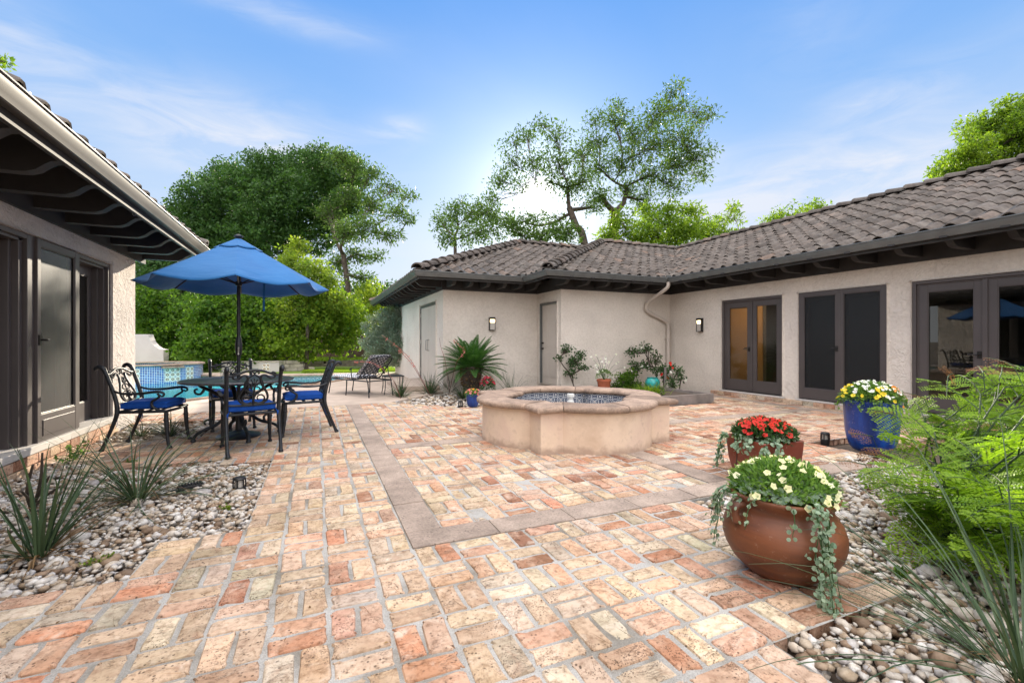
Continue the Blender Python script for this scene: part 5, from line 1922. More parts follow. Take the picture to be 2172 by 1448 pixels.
def seedling(label, base, h, n, seed, mat=None, name='seedling', ll=.03, group=None):
    rg = np.random.default_rng(seed)
    t = thing(name, label, 'seedling', base, 0, group)
    mb = MB(); PP, DD = [], []
    for i in range(n):
        e_ = Vector(base) + Vector((rg.normal(0, h * .6), rg.normal(0, h * .6), h * rg.uniform(.5, 1.1)))
        sp = spline([Vector(base), Vector(base).lerp(e_, .5) + Vector((0, 0, h * .15)), e_], 5)
        mb.tube(sp, [.003, .0015], 4, cap=False)
        for q in sp[3:]:
            for k in range(3):
                PP.append(q[:]); DD.append(unit(rg.normal(0, 1, 3) + np.array([0, 0, .3])))
    mb.build('stem', L_YUCCA, t, world=True, fix=False)
    m = len(PP)
    Vv, Ff = leaf_quads(np.array(PP), np.array(DD), unit(rg.normal(0, .4, (m, 3)) + np.array([0, 0, 1])), rg.uniform(.7, 1.3, m) * ll, ll * .55, .1)
    big('foliage', Vv, Ff, rg.random(m), mat or L_BED, t)
    return t


seedling('fresh green seedling at the foot of the brick step by the left doors', gnd(150, 985, -.04), .19, 7, 81, ll=.04)
seedling('tiny weed sprouting in the middle of the left pebble bed', gnd(275, 988, -.04), .05, 5, 82, ll=.025)
seedling('tiny yellow weed at the brick edge of the left pebble bed', gnd(482, 1085, -.04), .05, 5, 83, L_YOUNG, ll=.02)
seedling('tiny yellow weed near the bottom corner of the left pebble bed', gnd(217, 1200, -.04), .05, 6, 84, L_YOUNG, ll=.02)
seedling('sparse weed growing among the pebbles beside the terracotta urn', gnd(1905, 1228, -.04), .05, 6, 85, L_HEDGE, ll=.02)

# ================================================================== FOUNTAIN


def fountain_outline(o, n=14):
    hs, Rr, yc = .87 + o, .75 + o, -.42
    x1 = math.sqrt(max(Rr * Rr - (hs + yc) ** 2, 1e-4))
    side = [(-hs, -hs), (-(hs + x1) / 2, -hs)]
    a0 = math.asin(min(1, x1 / Rr))
    for i in range(n + 1):
        a = -a0 + 2 * a0 * i / n
        side.append((Rr * math.sin(a), yc - Rr * math.cos(a)))
    side.append(((hs + x1) / 2, -hs))
    out = []
    for q in range(4):
        c, s = round(math.cos(q * PI / 2)), round(math.sin(q * PI / 2))
        out += [(FC.x + x * c - y * s, FC.y + x * s + y * c) for x, y in side]
    return out


t = thing('fountain', 'low quatrefoil stucco fountain basin with brown stone rim and patterned blue tiles inside', 'fountain', (FC.x, FC.y, 0))
ol = fountain_outline(0)
N_ = len(ol)
mb = MB()
zs_ = [-.04, .03, .20, .445]
vs = [(p[0], p[1], z) for z in zs_ for p in fountain_outline(.012 if z < .0 else 0)]
mb.add(vs, [(k * N_ + i, k * N_ + (i + 1) % N_, (k + 1) * N_ + (i + 1) % N_, (k + 1) * N_ + i) for k in range(3) for i in range(N_)])
mb.build('wall', M_PLASTER, t, world=True, smooth=30, fix=False)
PRF = [(-.27, .44), (-.300, .445), (-.315, .46), (-.318, .475), (-.312, .495), (-.295, .508), (-.2, .513), (.0, .512), (.045, .508), (.066, .497), (.074, .478), (.070, .455), (.056, .442), (.03, .44)]
rings = [fountain_outline(o) for o, z in PRF]
mb = MB()
cuts = []
side_n = N_ // 4
for q in range(4):
    for e in (2, 9, 16):
        cuts.append(q * side_n + e)
for a, b_ in zip(cuts, cuts[1:] + [cuts[0] + N_]):
    ids = [i % N_ for i in range(a, b_ + 1)]
    vs, fs = [], []
    k = len(PRF)
    dz = R.uniform(-.002, .003)
    for m_, i in enumerate(ids):
        for j, (o, z) in enumerate(PRF):
            p = Vector(rings[j][i])
            if m_ in (0, len(ids) - 1):
                nb = Vector(rings[j][ids[1] if m_ == 0 else ids[-2]])
                p = p + (nb - p).normalized() * .004
            vs.append((p.x, p.y, z + dz))
    for m_ in range(len(ids) - 1):
        for j in range(k):
            fs.append((m_ * k + j, (m_ + 1) * k + j, (m_ + 1) * k + (j + 1) % k, m_ * k + (j + 1) % k))
    fs += [tuple(range(k)), tuple((len(ids) - 1) * k + j for j in range(k - 1, -1, -1))]
    mb.add(vs, fs, float(R.random()))
mb.build('coping', M_COPING, t, world=True, smooth=45)
il = fountain_outline(-.275)
mb = MB()
mb.add([(p[0], p[1], .10) for p in il] + [(p[0], p[1], .445) for p in il], [(i, (i + 1) % N_, N_ + (i + 1) % N_, N_ + i) for i in range(N_)])
o = mb.build('tile_lining', M_TALA, t, world=True, fix=False)
uvl = o.data.uv_layers.new(name='uv')
cum = 0.0
for p in o.data.polygons:
    i = p.index
    d_ = (Vector(il[i]) - Vector(il[(i + 1) % N_])).length
    for q, li in enumerate(p.loop_indices):
        uvl.data[li].uv = ((cum + (d_ if q in (1, 2) else 0)) / .152, (0 if q < 2 else .345) / .152)
    cum += d_
mb = MB(); mb.add([(p[0], p[1], .11) for p in il], [tuple(range(N_))])
mb.build('basin_floor', M_SOIL, t, world=True, fix=False)
mb = MB()
mb.lathe([(.035, 0), (.035, .27), (.045, .275), (.045, .32), (.03, .33), (.03, .37), (.048, .375), (.048, .412), (.0, .415)], 16, (FC.x - .02, FC.y - .05, .11))
mb.build('nozzle', M_WHITE, t, world=True, smooth=40)

# ================================================================== PATIO FURNITURE


def spiral(c, r0, r1, a0, a1, n=10):
    return [(c[0] + (r0 + (r1 - r0) * i / n) * math.cos(a0 + (a1 - a0) * i / n), c[1] + (r0 + (r1 - r0) * i / n) * math.sin(a0 + (a1 - a0) * i / n)) for i in range(n + 1)]


def backx(z):
    return -.225 - max(0, z - .45) ** 1.25 * .36


def make_chair(label):
    c = thing('patio_armchair', label, 'armchair', (0, 0, 0), 0, 'cast metal armchairs round the patio table')
    for s in (-1, 1):
        mb = MB()
        y = .235 * s
        ft = spline([(.265, y * 1.04, 0), (.25, y * 1.03, .05), (.232, y, .22), (.225, y, .40)], 5)
        mb.tube(ft, [.023, .0155, .019, .025, .022], 8)
        mb.lathe([(.0, 0), (.024, .003), (.026, .015), (.016, .03)], 10, (.265, y * 1.04, 0))
        mb.lathe([(.020, .30), (.027, .31), (.027, .325), (.020, .335)], 10, (.226, y, 0))
        mb.build('leg', M_METAL, c, smooth=50)
        mb = MB()
        y = .25 * s
        pr = spline([(-.385, y * .98, 0), (-.345, y, .10), (-.275, y, .28), (-.235, y, .43), (backx(.6), y, .60), (backx(.78), y * 1.01, .78), (backx(.87), y * 1.02, .87), (backx(.90) - .01, y * 1.02, .905), (backx(.9) - .045, y * 1.02, .925), (backx(.9) - .075, y * 1.02, .905), (backx(.9) - .07, y * 1.02, .885)], 5)
        mb.tube(pr, [.023, .017, .020, .024, .021, .020, .021, .024, .022, .020, .014], 8)
        mb.lathe([(.0, 0), (.024, .003), (.026, .015), (.016, .03)], 10, (-.385, y * .98, 0))
        mb.build('leg', M_METAL, c, smooth=50)
        mb = MB()
        y = .255 * s
        ar = spline([(backx(.655) + .01, y, .655), (-.18, y * 1.04, .625), (-.02, y * 1.08, .622), (.14, y * 1.10, .640), (.205, y * 1.10, .632), (.225, y * 1.10, .605), (.205, y * 1.10, .588), (.185, y * 1.10, .602)], 5)
        mb.tube(ar, [.013, .015, .018, .019, .017, .013, .012, .010], 8, flat=.8)
        sup = spline([(.16, y * 1.09, .622), (.175, y * 1.06, .585), (.135, y * 1.03, .555), (.095, y * 1.01, .52), (.115, y, .46), (.19, y * .98, .425)], 6)
        mb.tube(sup, [.012, .012, .013, .014, .015, .012], 8)
        mb.build('arm', M_METAL, c, smooth=50)
    mb = MB()
    fr = [(-.235, -.245, .418), (-.235, .245, .418), (.10, .262, .418), (.235, .245, .418), (.255, .0, .418), (.235, -.245, .418), (.10, -.262, .418)]
    mb.tube(fr, .016, 8, closed=True)
    for x in (-.12, 0, .12):
        mb.box((x - .018, -.25, .412), (x + .018, .25, .420))
    mb.build('seat_frame', M_METAL, c, smooth=50)
    # back: arched rail, lower rail and lyre scrollwork, drawn as (y, z)
    mb = MB()
    pt3 = lambda P_: [(backx(z), y, z) for y, z in P_]
    top = [(-.25, .838), (-.20, .838), (-.14, .858), (-.07, .885), (0, .893), (.07, .885), (.14, .858), (.20, .838), (.25, .838)]
    mb.tube(spline(pt3(top), 4), .0125, 8)
    mb.tube(spline(pt3([(-.25, .522), (-.1, .512), (0, .510), (.1, .512), (.25, .522)]), 4), .011, 8)
    for s in (-1, 1):
        lyre = [(0, .515), (.035, .525), (.10, .535), (.135, .575), (.13, .63), (.105, .68), (.075, .735), (.06, .79), (.07, .83), (.105, .835), (.135, .815), (.165, .80), (.195, .815), (.20, .85), (.175, .868), (.155, .85)]
        mb.tube(spline(pt3([(s * y, z) for y, z in lyre]), 4), [.010, .012, .013, .013, .012, .011, .009], 7)
        sc = [(0, .535)] + spiral((.060, .585), .062, .018, -PI * .75, PI * 1.3, 14)
        mb.tube(spline(pt3([(s * y, z) for y, z in sc[1:]]), 2), [.011, .009, .007], 6)
        arch = [(.0, .845), (.045, .815), (.085, .755), (.085, .70), (.055, .665), (.02, .655)]
        mb.tube(spline(pt3([(s * y, z) for y, z in arch]), 4), .0085, 6)
        for q in ((.03, .79), (.055, .76)):
            mb.tube(pt3([(0, .715), (s * q[0], q[1])]), .006, 6)
        mb.tube(spline(pt3([(0, .715), (s * .045, .705), (s * .062, .68)]), 3), .007, 6)
        up_ = [(.0, .855), (.02, .875), (.045, .868), (.035, .85)]
        mb.tube(spline(pt3([(s * y, z) for y, z in up_]), 3), .008, 6)
    mb.tube(pt3([(0, .62), (0, .80)]), .007, 6)
    mb.tube(pt3([(-.05, .635), (.05, .635)]), .008, 6)
    mb.tube(pt3([(0, .51), (0, .64)]), .014, 6)
    mb.build('backrest', M_METAL, c, smooth=50)
    # cushion
    bm = bmesh.new()
    nx, ny = 14, 14
    vs = {}
    mb = MB()
    V_, F_ = [], []
    for lay in (0, 1):
        for i in range(nx + 1):
            for j in range(ny + 1):
                u, v = i / nx * 2 - 1, j / ny * 2 - 1
                e = 1 - max(abs(u), abs(v)) ** 6
                x, y = u * .235 * (1 - .04 * abs(v) ** 4) + .005, v * .232 * (1 - .03 * abs(u) ** 4)
                z = .482 + (1 if lay else -1) * (.022 + .022 * (1 - abs(u) ** 10) ** .5 * (1 - abs(v) ** 10) ** .5) + (.006 * (1 - u * u) * (1 - v * v) if lay else 0)
                V_.append((x, y, z))
    st = (nx + 1) * (ny + 1)
    for i in range(nx):
        for j in range(ny):
            a = i * (ny + 1) + j
            F_.append((a, a + 1, a + ny + 2, a + ny + 1))
            F_.append((st + a, st + a + ny + 1, st + a + ny + 2, st + a + 1))
    rim = [i * (ny + 1) for i in range(nx)] + [nx * (ny + 1) + j for j in range(ny)] + [i * (ny + 1) + ny for i in range(nx, 0, -1)] + [j for j in range(ny, 0, -1)]
    for a, b_ in zip(rim, rim[1:] + rim[:1]):
        F_.append((a, b_, st + b_, st + a))
    bm.free()
    mb.add(V_, F_)
    cu = mb.build('seat_cushion', M_CUSHION, c, smooth=60)
    mb = MB()
    for lay in (0, 1):
        ring_ = [V_[(st if lay else 0) + a] for a in rim]
        mb.tube(ring_, .0045, 5, closed=True)
    mb.build('piping', M_CUSHION, cu, smooth=60)
    mb = MB()
    for s in (-1, 1):
        for k in range(2):
            a = Vector((-.238, s * (.225 + .01 * k), .45))
            mb.tube(spline([a, a + Vector((-.02, s * .01, -.03)), a + Vector((-.012 + .015 * k, s * .012, -.10 - .04 * k)), a + Vector((-.02, s * .006, -.16 - .05 * k))], 4), [.007, .004], 5, flat=.4)
    mb.build('cushion_tie', M_CUSHION, c, smooth=60)
    return c


spots = [
    ('cast metal armchair with blue cushion seen from the side by the left house doors', (-1.73, 6.50), -10),
    ('cast metal armchair with blue cushion turned with its scrolled back to the viewer', (-.685, 5.86), 104),
    ('cast metal armchair with blue cushion facing left on the fountain side of the table', (-.16, 6.66), 186),
    ('cast metal armchair with blue cushion half hidden on the pool side behind the table', (-1.08, 7.42), -78),
]
for i, (lab, p, a) in enumerate(spots):
    c = make_chair(lab) if i == 0 else copy_tree(c0)
    if i == 0: c0 = c
    c['label'] = lab
    c.location = (p[0], p[1], .002)
    c.rotation_euler = (0, 0, rad(a))

TC = Vector((-.90, 6.64))
t = thing('patio_table', 'round dark metal patio table between the four armchairs', 'table', (TC.x, TC.y, 0), rad(20))
mb = MB()
mb.lathe([(.03, .700), (.56, .700), (.605, .697), (.625, .704), (.630, .716), (.622, .727), (.605, .730), (.595, .726), (.03, .726)], 64)
mb.build('tabletop', plain('table_top', (.09, .092, .095), .34, metal=.2, var=.5, scale=28, bs=.3, bscale=22), t, smooth=40)
for k in range(4):
    a = k * PI / 2
    mb = MB(Matrix.Rotation(a, 4, 'Z'))
    lg = spline([(.42, 0, .69), (.40, 0, .66), (.30, 0, .60), (.17, 0, .50), (.115, 0, .38), (.14, 0, .27), (.25, 0, .175), (.36, 0, .135), (.44, 0, .09), (.475, 0, .03), (.48, 0, .0)], 4)
    mb.tube(lg, [.022, .024, .026, .027, .028, .028, .026, .024, .022, .024, .020], 8, flat=.75)
    mb.tube(spline([(.30, 0, .155), (.29, 0, .22), (.33, 0, .25), (.365, 0, .225), (.35, 0, .195)], 5), [.018, .014, .012, .010], 8)
    mb.tube(spline([(.36, 0, .63), (.40, 0, .57), (.45, 0, .58), (.46, 0, .62), (.43, 0, .63)], 5), [.016, .012, .010], 8)
    mb.lathe([(0, 0), (.028, .004), (.030, .02), (.018, .04)], 10, (.475, 0, 0))
    mb.build('leg', M_METAL, t, smooth=50)
mb = MB()
mb.tube([(.115 * math.cos(a), .115 * math.sin(a), .38) for a in np.linspace(0, 2 * PI, 24, endpoint=False)], .012, 8, closed=True)
mb.tube([(.40 * math.cos(a), .40 * math.sin(a), .688) for a in np.linspace(0, 2 * PI, 40, endpoint=False)], .014, 8, closed=True)
mb.build('ring_brace', M_METAL, t, smooth=50)
for lab, (x, y) in (('clear drinking glass on the table left of the umbrella pole', (-1.02, 6.36)), ('clear drinking glass on the table right of the umbrella pole', (-.74, 6.86))):
    g = MB()
    g.lathe([(.0, .0), (.030, .0), (.032, .01), (.036, .12), (.034, .12), (.029, .014), (0, .013)], 20, (x, y, .731))
    tag(g.build('drinking_glass', M_DRINK, smooth=50), lab, 'glass', 'glasses on the patio table')

# umbrella through the table
t = thing('patio_umbrella', 'open blue market umbrella on a dark pole through the patio table', 'umbrella', (TC.x, TC.y, 0), rad(-84))
mb = MB(); mb.lathe([(.0, .004), (.245, .004), (.25, .018), (.235, .032), (.15, .055), (.07, .075), (.04, .09), (.036, .14), (.03, .26), (0, .262)], 40)
mb.build('base', M_METAL, t, smooth=40)
mb = MB(); mb.tube([(0, 0, .10), (0, 0, 1.30), (0, 0, 2.46)], .0205, 14)
mb.lathe([(.0215, 1.02), (.034, 1.04), (.040, 1.10), (.040, 1.17), (.030, 1.24), (.0215, 1.27)], 14)
mb.build('pole', M_METAL, t, smooth=40)
mb = MB(); mb.tube([(.03, .0, 1.12), (.075, 0, 1.12)], .008, 8); mb.tube([(.075, 0, 1.13), (.075, 0, 1.04)], .007, 8); mb.tube([(.075, 0, 1.045), (.105, 0, 1.045)], .010, 8)
mb.build('crank_handle', M_STEEL, t, smooth=40)
UR, UZT, UZR = 1.07, 2.475, 1.905


def canopy(r0, r1, z0, z1, sag, valance, nr, na, lift=0.0):
    V_, F_ = [], []
    for i in range(nr + 1):
        g = i / nr
        r = r0 + (r1 - r0) * g
        for k in range(8 * na):
            p = (k % na) / na
            a = (k // na) * PI / 4 + p * PI / 4
            chord = math.cos(PI / 8) / math.cos((p - .5) * PI / 4)
            w = math.sin(PI * p)
            rr = r * (chord + (1 - chord) * 0) * (1 - .045 * w * g ** 3)
            z = z0 + (z1 - z0) * (g + .05 * g * (1 - g)) - sag * w * g * (1 - g) * 1.0 - valance * (w ** 1.0) * max(0, (g - .80) / .2) ** 1.5
            V_.append((rr * math.cos(a), rr * math.sin(a), z + lift))
    m = 8 * na
    for i in range(nr):
        for k in range(m):
            l = (k + 1) % m
            F_.append((i * m + k, i * m + l, (i + 1) * m + l, (i + 1) * m + k))
    return V_, F_


mb = MB(); mb.add(*canopy(.045, UR, UZT, UZR, .10, .060, 22, 12)); cp = mb.build('canopy', M_UMB, t, smooth=28)
sm = cp.modifiers.new('cloth', 'SOLIDIFY'); sm.thickness = .003
mb = MB(); mb.add(*canopy(.035, .27, UZT, UZT - .132, .01, .012, 8, 12, .018)); vt = mb.build('vent', M_UMB, cp, smooth=28)
sm = vt.modifiers.new('cloth', 'SOLIDIFY'); sm.thickness = .003
mb = MB(); mb.lathe([(.02, 2.46), (.026, 2.50), (.05, 2.512), (.055, 2.522), (.052, 2.53), (.028, 2.54), (.022, 2.55), (0, 2.553)], 20)
mb.build('finial', M_METAL, t, smooth=40)
mb = MB(); mb.lathe([(.0215, 1.90), (.038, 1.905), (.038, 1.955), (.0215, 1.96)], 16); mb.lathe([(.0215, 2.40), (.036, 2.405), (.036, 2.44), (.0215, 2.445)], 16)
mb.build('hub', M_METAL, t, smooth=40)
for k in range(8):
    a = k * PI / 4
    mb = MB(Matrix.Rotation(a, 4, 'Z'))
    pts = []
    for g in np.linspace(.03, .985, 8):
        r = .045 + (UR - .045) * g
        z = UZT + (UZR - UZT) * (g + .05 * g * (1 - g))
        pts.append((r, 0, z - .013))
    mb.tube(pts, .008, 6)
    rb = mb.build('rib', M_METAL, t, smooth=40)
    mb = MB(Matrix.Rotation(a, 4, 'Z'))
    mb.tube([(.036, 0, 1.93), pts[4]], .0075, 6)
    mb.build('strut', M_METAL, rb, smooth=40)
mb = MB()
a = rad(111)
x, y = .30 * math.cos(a), .30 * math.sin(a)
mb.tube([(x, y, 2.30), (x * 1.02, y * 1.02, 2.0), (x * .98, y, 1.74), (x * 1.0, y, 1.60)], .014, 6, flat=.25)
mb.build('tie_strap', M_UMB, t, smooth=40)

# ---------------------------------------------------------------- lounger and side table
ang = math.atan2(.873, -.4876)
t = thing('chaise_lounge', 'black metal chaise lounge with navy lattice print pad beside the pool', 'lounger', (1.27, 10.28, 0), ang)


def uvbox(mb, name, mat, parent, sc, f=lambda v: (v[0], v[1]), **kw):
    o = mb.build(name, mat, parent, **kw)
    l = o.data.uv_layers.new(name='uv')
    for p in o.data.polygons:
        for li in p.loop_indices:
            v = o.data.vertices[o.data.loops[li].vertex_index].co
            a_, b_ = f(v)
            l.data[li].uv = (a_ * sc, b_ * sc)
    return o


HX, BX, BZ = .42, -.10, .86
mb = MB()
for s in (-1, 1):
    mb.tube([(-.02, s * .30, .345), (1.46, s * .30, .345)], .014, 8)
mb.tube([(1.46, -.30, .345), (1.46, .30, .345)], .014, 8)
mb.tube([(-.02, -.30, .345), (-.02, .30, .345)], .012, 8)
mb.tube([(.75, -.30, .345), (.75, .30, .345)], .012, 8)
mb.build('seat_frame', M_METAL, t, smooth=40)
for x, fx in ((-.0, -.06), (.78, .80), (1.42, 1.50)):
    for s in (-1, 1):
        mb = MB(); mb.tube(spline([(x, s * .30, .345), ((x + fx) / 2 - .005, s * .305, .17), (fx, s * .31, .0)], 4), [.015, .012, .014], 8)
        mb.build('leg', M_METAL, t, smooth=40)
for s in (-1, 1):
    mb = MB(); mb.tube(spline([(.12, s * .31, .66), (.30, s * .33, .635), (.50, s * .33, .625), (.60, s * .33, .60), (.61, s * .33, .56)], 4), .013, 8, flat=.7)
    mb.tube(spline([(.56, s * .33, .61), (.58, s * .32, .50), (.55, s * .31, .345)], 4), .011, 8)
    mb.tube(spline([(.12, s * .31, .66), (.10, s * .31, .50), (.0, s * .305, .345)], 4), .011, 8)
    mb.build('arm', M_METAL, t, smooth=40)
mb = MB()
bp = lambda y, f: (HX + (BX - HX) * f - .03, y, .37 + (BZ - .37) * f)
for s in (-1, 1):
    mb.tube([bp(s * .28, 0), bp(s * .28, .85), bp(s * .25, .96)], .014, 8)
mb.tube(spline([bp(-.25, .96), bp(-.12, 1.02), bp(0, 1.04), bp(.12, 1.02), bp(.25, .96)], 5), .014, 8)
mb.tube([bp(-.28, .02), bp(.28, .02)], .012, 8)
for k in range(-4, 5):
    for s in (-1, 1):
        P_ = []
        for f in np.linspace(0.02, .97, 18):
            y = k * .135 + s * (f - .5) * .62
            if abs(y) < .275: P_.append(bp(y, f))
        if len(P_) > 2: mb.tube(P_, .0075, 5)
mb.build('backrest', M_METAL, t, smooth=40)


def pad(x0, z0, x1, z1, th, wy, n=16):
    """a padded slab from (x0, z0) to (x1, z1), quilted a little"""
    V_, F_ = [], []
    d = Vector((x1 - x0, 0, z1 - z0)); L_ = d.length; d.normalize()
    nn = Vector((-d.z, 0, d.x))
    if nn.z < 0: nn = -nn
    m = 12
    for lay in (0, 1):
        for i in range(n + 1):
            for j in range(m + 1):
                u, v = i / n, j / m * 2 - 1
                ed = (1 - (2 * u - 1) ** 8) ** .5 * (1 - v ** 8) ** .5
                p = Vector((x0, v * wy, z0)) + d * (u * L_) + nn * (th * .5 + (th * .5 * ed * (1 if lay else -1)) + (.006 * math.sin(u * n * 1.2) if lay else 0))
                V_.append(p)
    st = (n + 1) * (m + 1)
    for i in range(n):
        for j in range(m):
            a = i * (m + 1) + j
            F_.append((a, a + 1, a + m + 2, a + m + 1)); F_.append((st + a, st + a + m + 1, st + a + m + 2, st + a + 1))
    mb = MB(); mb.add(V_, F_)
    return mb


uvbox(pad(HX + .02, .36, 1.47, .36, .085, .28), 'seat_cushion', M_LATT, t, 13, smooth=60, weld=True)
uvbox(pad(BX + .02, BZ + .02, HX + .05, .43, .075, .27), 'back_cushion', M_LATT, t, 13, lambda v: (v[1], v[2] * 1.3), smooth=60, weld=True)

t = thing('side_table', 'small black metal side table behind the lounger back', 'side table', (1.62, 10.74, .004))
mb = MB(); mb.box((-.22, -.22, .40), (.22, .22, .415)); mb.tube([(-.22, -.22, .405), (.22, -.22, .405), (.22, .22, .405), (-.22, .22, .405)], .012, 6, closed=True)
mb.build('tabletop', M_METAL, t, smooth=30)
for sx in (-1, 1):
    for sy in (-1, 1):
        mb = MB(); mb.tube(spline([(sx * .20, sy * .20, .40), (sx * .19, sy * .19, .2), (sx * .215, sy * .215, 0)], 4), .010, 7); mb.build('leg', M_METAL, t, smooth=40)

# ================================================================== POTS AND THEIR PLANTS


def flowers(P, N_dirs, r, rg, lobes=5, cup=.5, k=10, ruffle=.12):
    """open blooms facing N_dirs at P"""
    n = len(P)
    Nn = unit(np.array(N_dirs))
    ref = np.where(np.abs(Nn[:, 2:3]) < .9, np.array([[0, 0, 1.]]), np.array([[1., 0, 0]]))
    A = unit(np.cross(Nn, ref)); B_ = np.cross(Nn, A)
    V = np.empty((n, 2 * k + 1, 3)); rr = r * rg.uniform(.75, 1.15, n)
    V[:, 0] = P - Nn * (rr * cup)[:, None]
    for i in range(k):
        a = 2 * PI * i / k
        lob = 1 + ruffle * math.cos(lobes * a)
        V[:, 1 + i] = P + (A * math.cos(a) + B_ * math.sin(a)) * (rr * .45)[:, None] - Nn * (rr * cup * .12)[:, None]
        V[:, 1 + k + i] = P + (A * math.cos(a) + B_ * math.sin(a)) * (rr * lob)[:, None] + Nn * (rr * rg.normal(0, .12, n))[:, None]
    F = []
    for i in range(k):
        j = (i + 1) % k
        F += [(0, 1 + i, 1 + j), (1 + i, 1 + k + i, 1 + k + j), (1 + i, 1 + k + j, 1 + j)]
    F = np.array(F)
    FF = (F[None] + (np.arange(n) * (2 * k + 1))[:, None, None]).reshape(-1, 3)
    return V.reshape(-1, 3), FF, np.repeat(rg.random(n), len(F))


def mound(c, r, h, n, rg):
    """points and outward directions on a leafy dome"""
    a = rg.uniform(0, 6.283, n); f = rg.random(n) ** .55
    x, y = f * np.cos(a), f * np.sin(a)
    z = np.sqrt(np.maximum(0, 1 - f * f))
    P = np.array(c) + np.stack([x * r, y * r, z * h], 1)
    D = unit(np.stack([x, y, z * 1.1 + .1], 1))
    return P, D


def vines(starts, rg, L, mat, t, lr=.014, out=.03, name='trailing_vine'):
    for (p, dirv, l) in starts:
        mb = MB()
        PP, NN = [], []
        p = Vector(p); d = Vector(dirv)
        pts = [p, p + d * out + Vector((0, 0, .015)), p + d * (out * 1.7) + Vector((0, 0, -.03))]
        x = pts[-1]
        k = max(3, int(l / .04))
        for q in range(k):
            x = x + Vector((rg.normal(0, .006) + d.x * .004, rg.normal(0, .006) + d.y * .004, -l / k))
            pts.append(Vector((x.x, x.y, max(x.z, .006))))
        sp = spline(pts, 4)
        mb.tube(sp, [.0025, .0015], 4, cap=False)
        for q in sp[1::1]:
            for _ in range(2):
                if rg.random() < .30:
                    PP.append(np.array(q) + rg.normal(0, .012, 3)); NN.append(np.array([d.x, d.y, .5]) + rg.normal(0, .55, 3))
        vb = mb.build(name, L_ROSE, t, world=True, fix=False)
        if len(PP) < 2: continue
        PP, NN = np.array(PP), unit(np.array(NN))
        V, F, tt = flowers(PP, NN, lr, rg, 1, -.15, 7, .2)
        big('vine_leaf', V, F, tt, mat, vb)


def bedding(t, c, r, h, rg, n_leaf, ll, lw, leafm, blooms, name='foliage'):
    P, D = mound(c, r, h, n_leaf, rg)
    P = P - D * (rg.random(n_leaf) ** 1.5 * .05)[:, None]
    V, F = leaf_quads(P, unit(D + rg.normal(0, .55, D.shape)), unit(rg.normal(0, .5, D.shape) + np.array([0, 0, .8])), rg.uniform(.7, 1.25, n_leaf) * ll, lw, .15)
    tt = rg.random(n_leaf)
    # an inner tangle so that soil does not show through
    P2, D2 = mound((c[0], c[1], c[2] - .03), r * .85, h * .75, n_leaf // 2, rg)
    V2, F2 = leaf_quads(P2, unit(D2 + rg.normal(0, .9, D2.shape)), unit(rg.normal(0, 1, D2.shape)), ll, lw, .1)
    big(name, np.concatenate([V, V2]), np.concatenate([F, F2 + len(V)]), np.concatenate([tt, rg.random(len(F2)) * .5]), leafm, t)
    for (n, mat, fr, up, sel, nm) in blooms:
        P, D = mound(c, r * 1.02, h * 1.08, n * 6, rg)
        if sel is not None:
            keep = [i for i in range(len(P)) if sel(P[i] - np.array(c))]
            P, D = P[keep], D[keep]
        P, D = P[:n] + D[:n] * .012, D[:n]
        V, F, tt = flowers(P, unit(D + rg.normal(0, .35, D.shape) + np.array([-ST * .5, -CT * .5, up])), fr, rg)
        nb = len(P); vb = len(V) // nb; fb = len(F) // nb
        for q in range(nb):                                    # every bloom is a part
            big(nm, V[q * vb:(q + 1) * vb], F[:fb], tt[q * fb:(q + 1) * fb], mat, t)


# terracotta urn in the foreground
UC = (2.235, 1.625, 0)
t = thing('terracotta_urn', 'round bellied brown terracotta urn at the brick corner in the foreground', 'urn', UC)
mb = MB()
mb.lathe([(.0, .0), (.145, .0), (.16, .008), (.198, .04), (.240, .085), (.270, .14), (.284, .19), (.283, .235), (.268, .28), (.243, .315), (.230, .337), (.224, .352), (.232, .375), (.250, .400), (.257, .412), (.255, .421), (.246, .424), (.234, .418), (.215, .39), (.205, .35), (.0, .345)], 72, UC, wob=lambda a, z: .008 * math.sin(2 * a + 1) + .004 * math.sin(5 * a + z * 14))
mb.build('pot_body', M_URN, t, world=True, smooth=60)
for a in (rad(170), rad(-10)):
    mb = MB()
    d = Vector((math.cos(a), math.sin(a), 0))
    o_ = Vector(UC)
    mb.tube(spline([o_ + d * .235 + Vector((0, 0, .375)), o_ + d * .275 + Vector((0, 0, .365)), o_ + d * .288 + Vector((0, 0, .33)), o_ + d * .275 + Vector((0, 0, .29))], 5), [.022, .018, .018, .024], 8)
    mb.build('handle', M_URN, t, world=True, smooth=60)
rg = np.random.default_rng(101)
t = thing('petunia', 'cream yellow petunias over silver trailing foliage in the terracotta urn', 'flowers', (UC[0], UC[1], .36))
toc = Vector((-UC[0], -UC[1], 0)).normalized()
bedding(t, (UC[0], UC[1], .40), .25, .165, rg, 2600, .042, .013, L_BED,
        [(62, F_YEL, .0185, .35, lambda q: True, 'flower')])
n = 900
P, D = mound((UC[0], UC[1], .415), .235, .08, n, rg)
V, F, tt = flowers(P + D * .01, unit(D + rg.normal(0, .4, D.shape) + np.array([0, 0, .6])), .014, rg, 1, -.12, 7, .2)
big('silver_leaf', V, F, tt, L_SILVER, t)
sv = []
ctan = Vector((-toc.y, toc.x, 0))
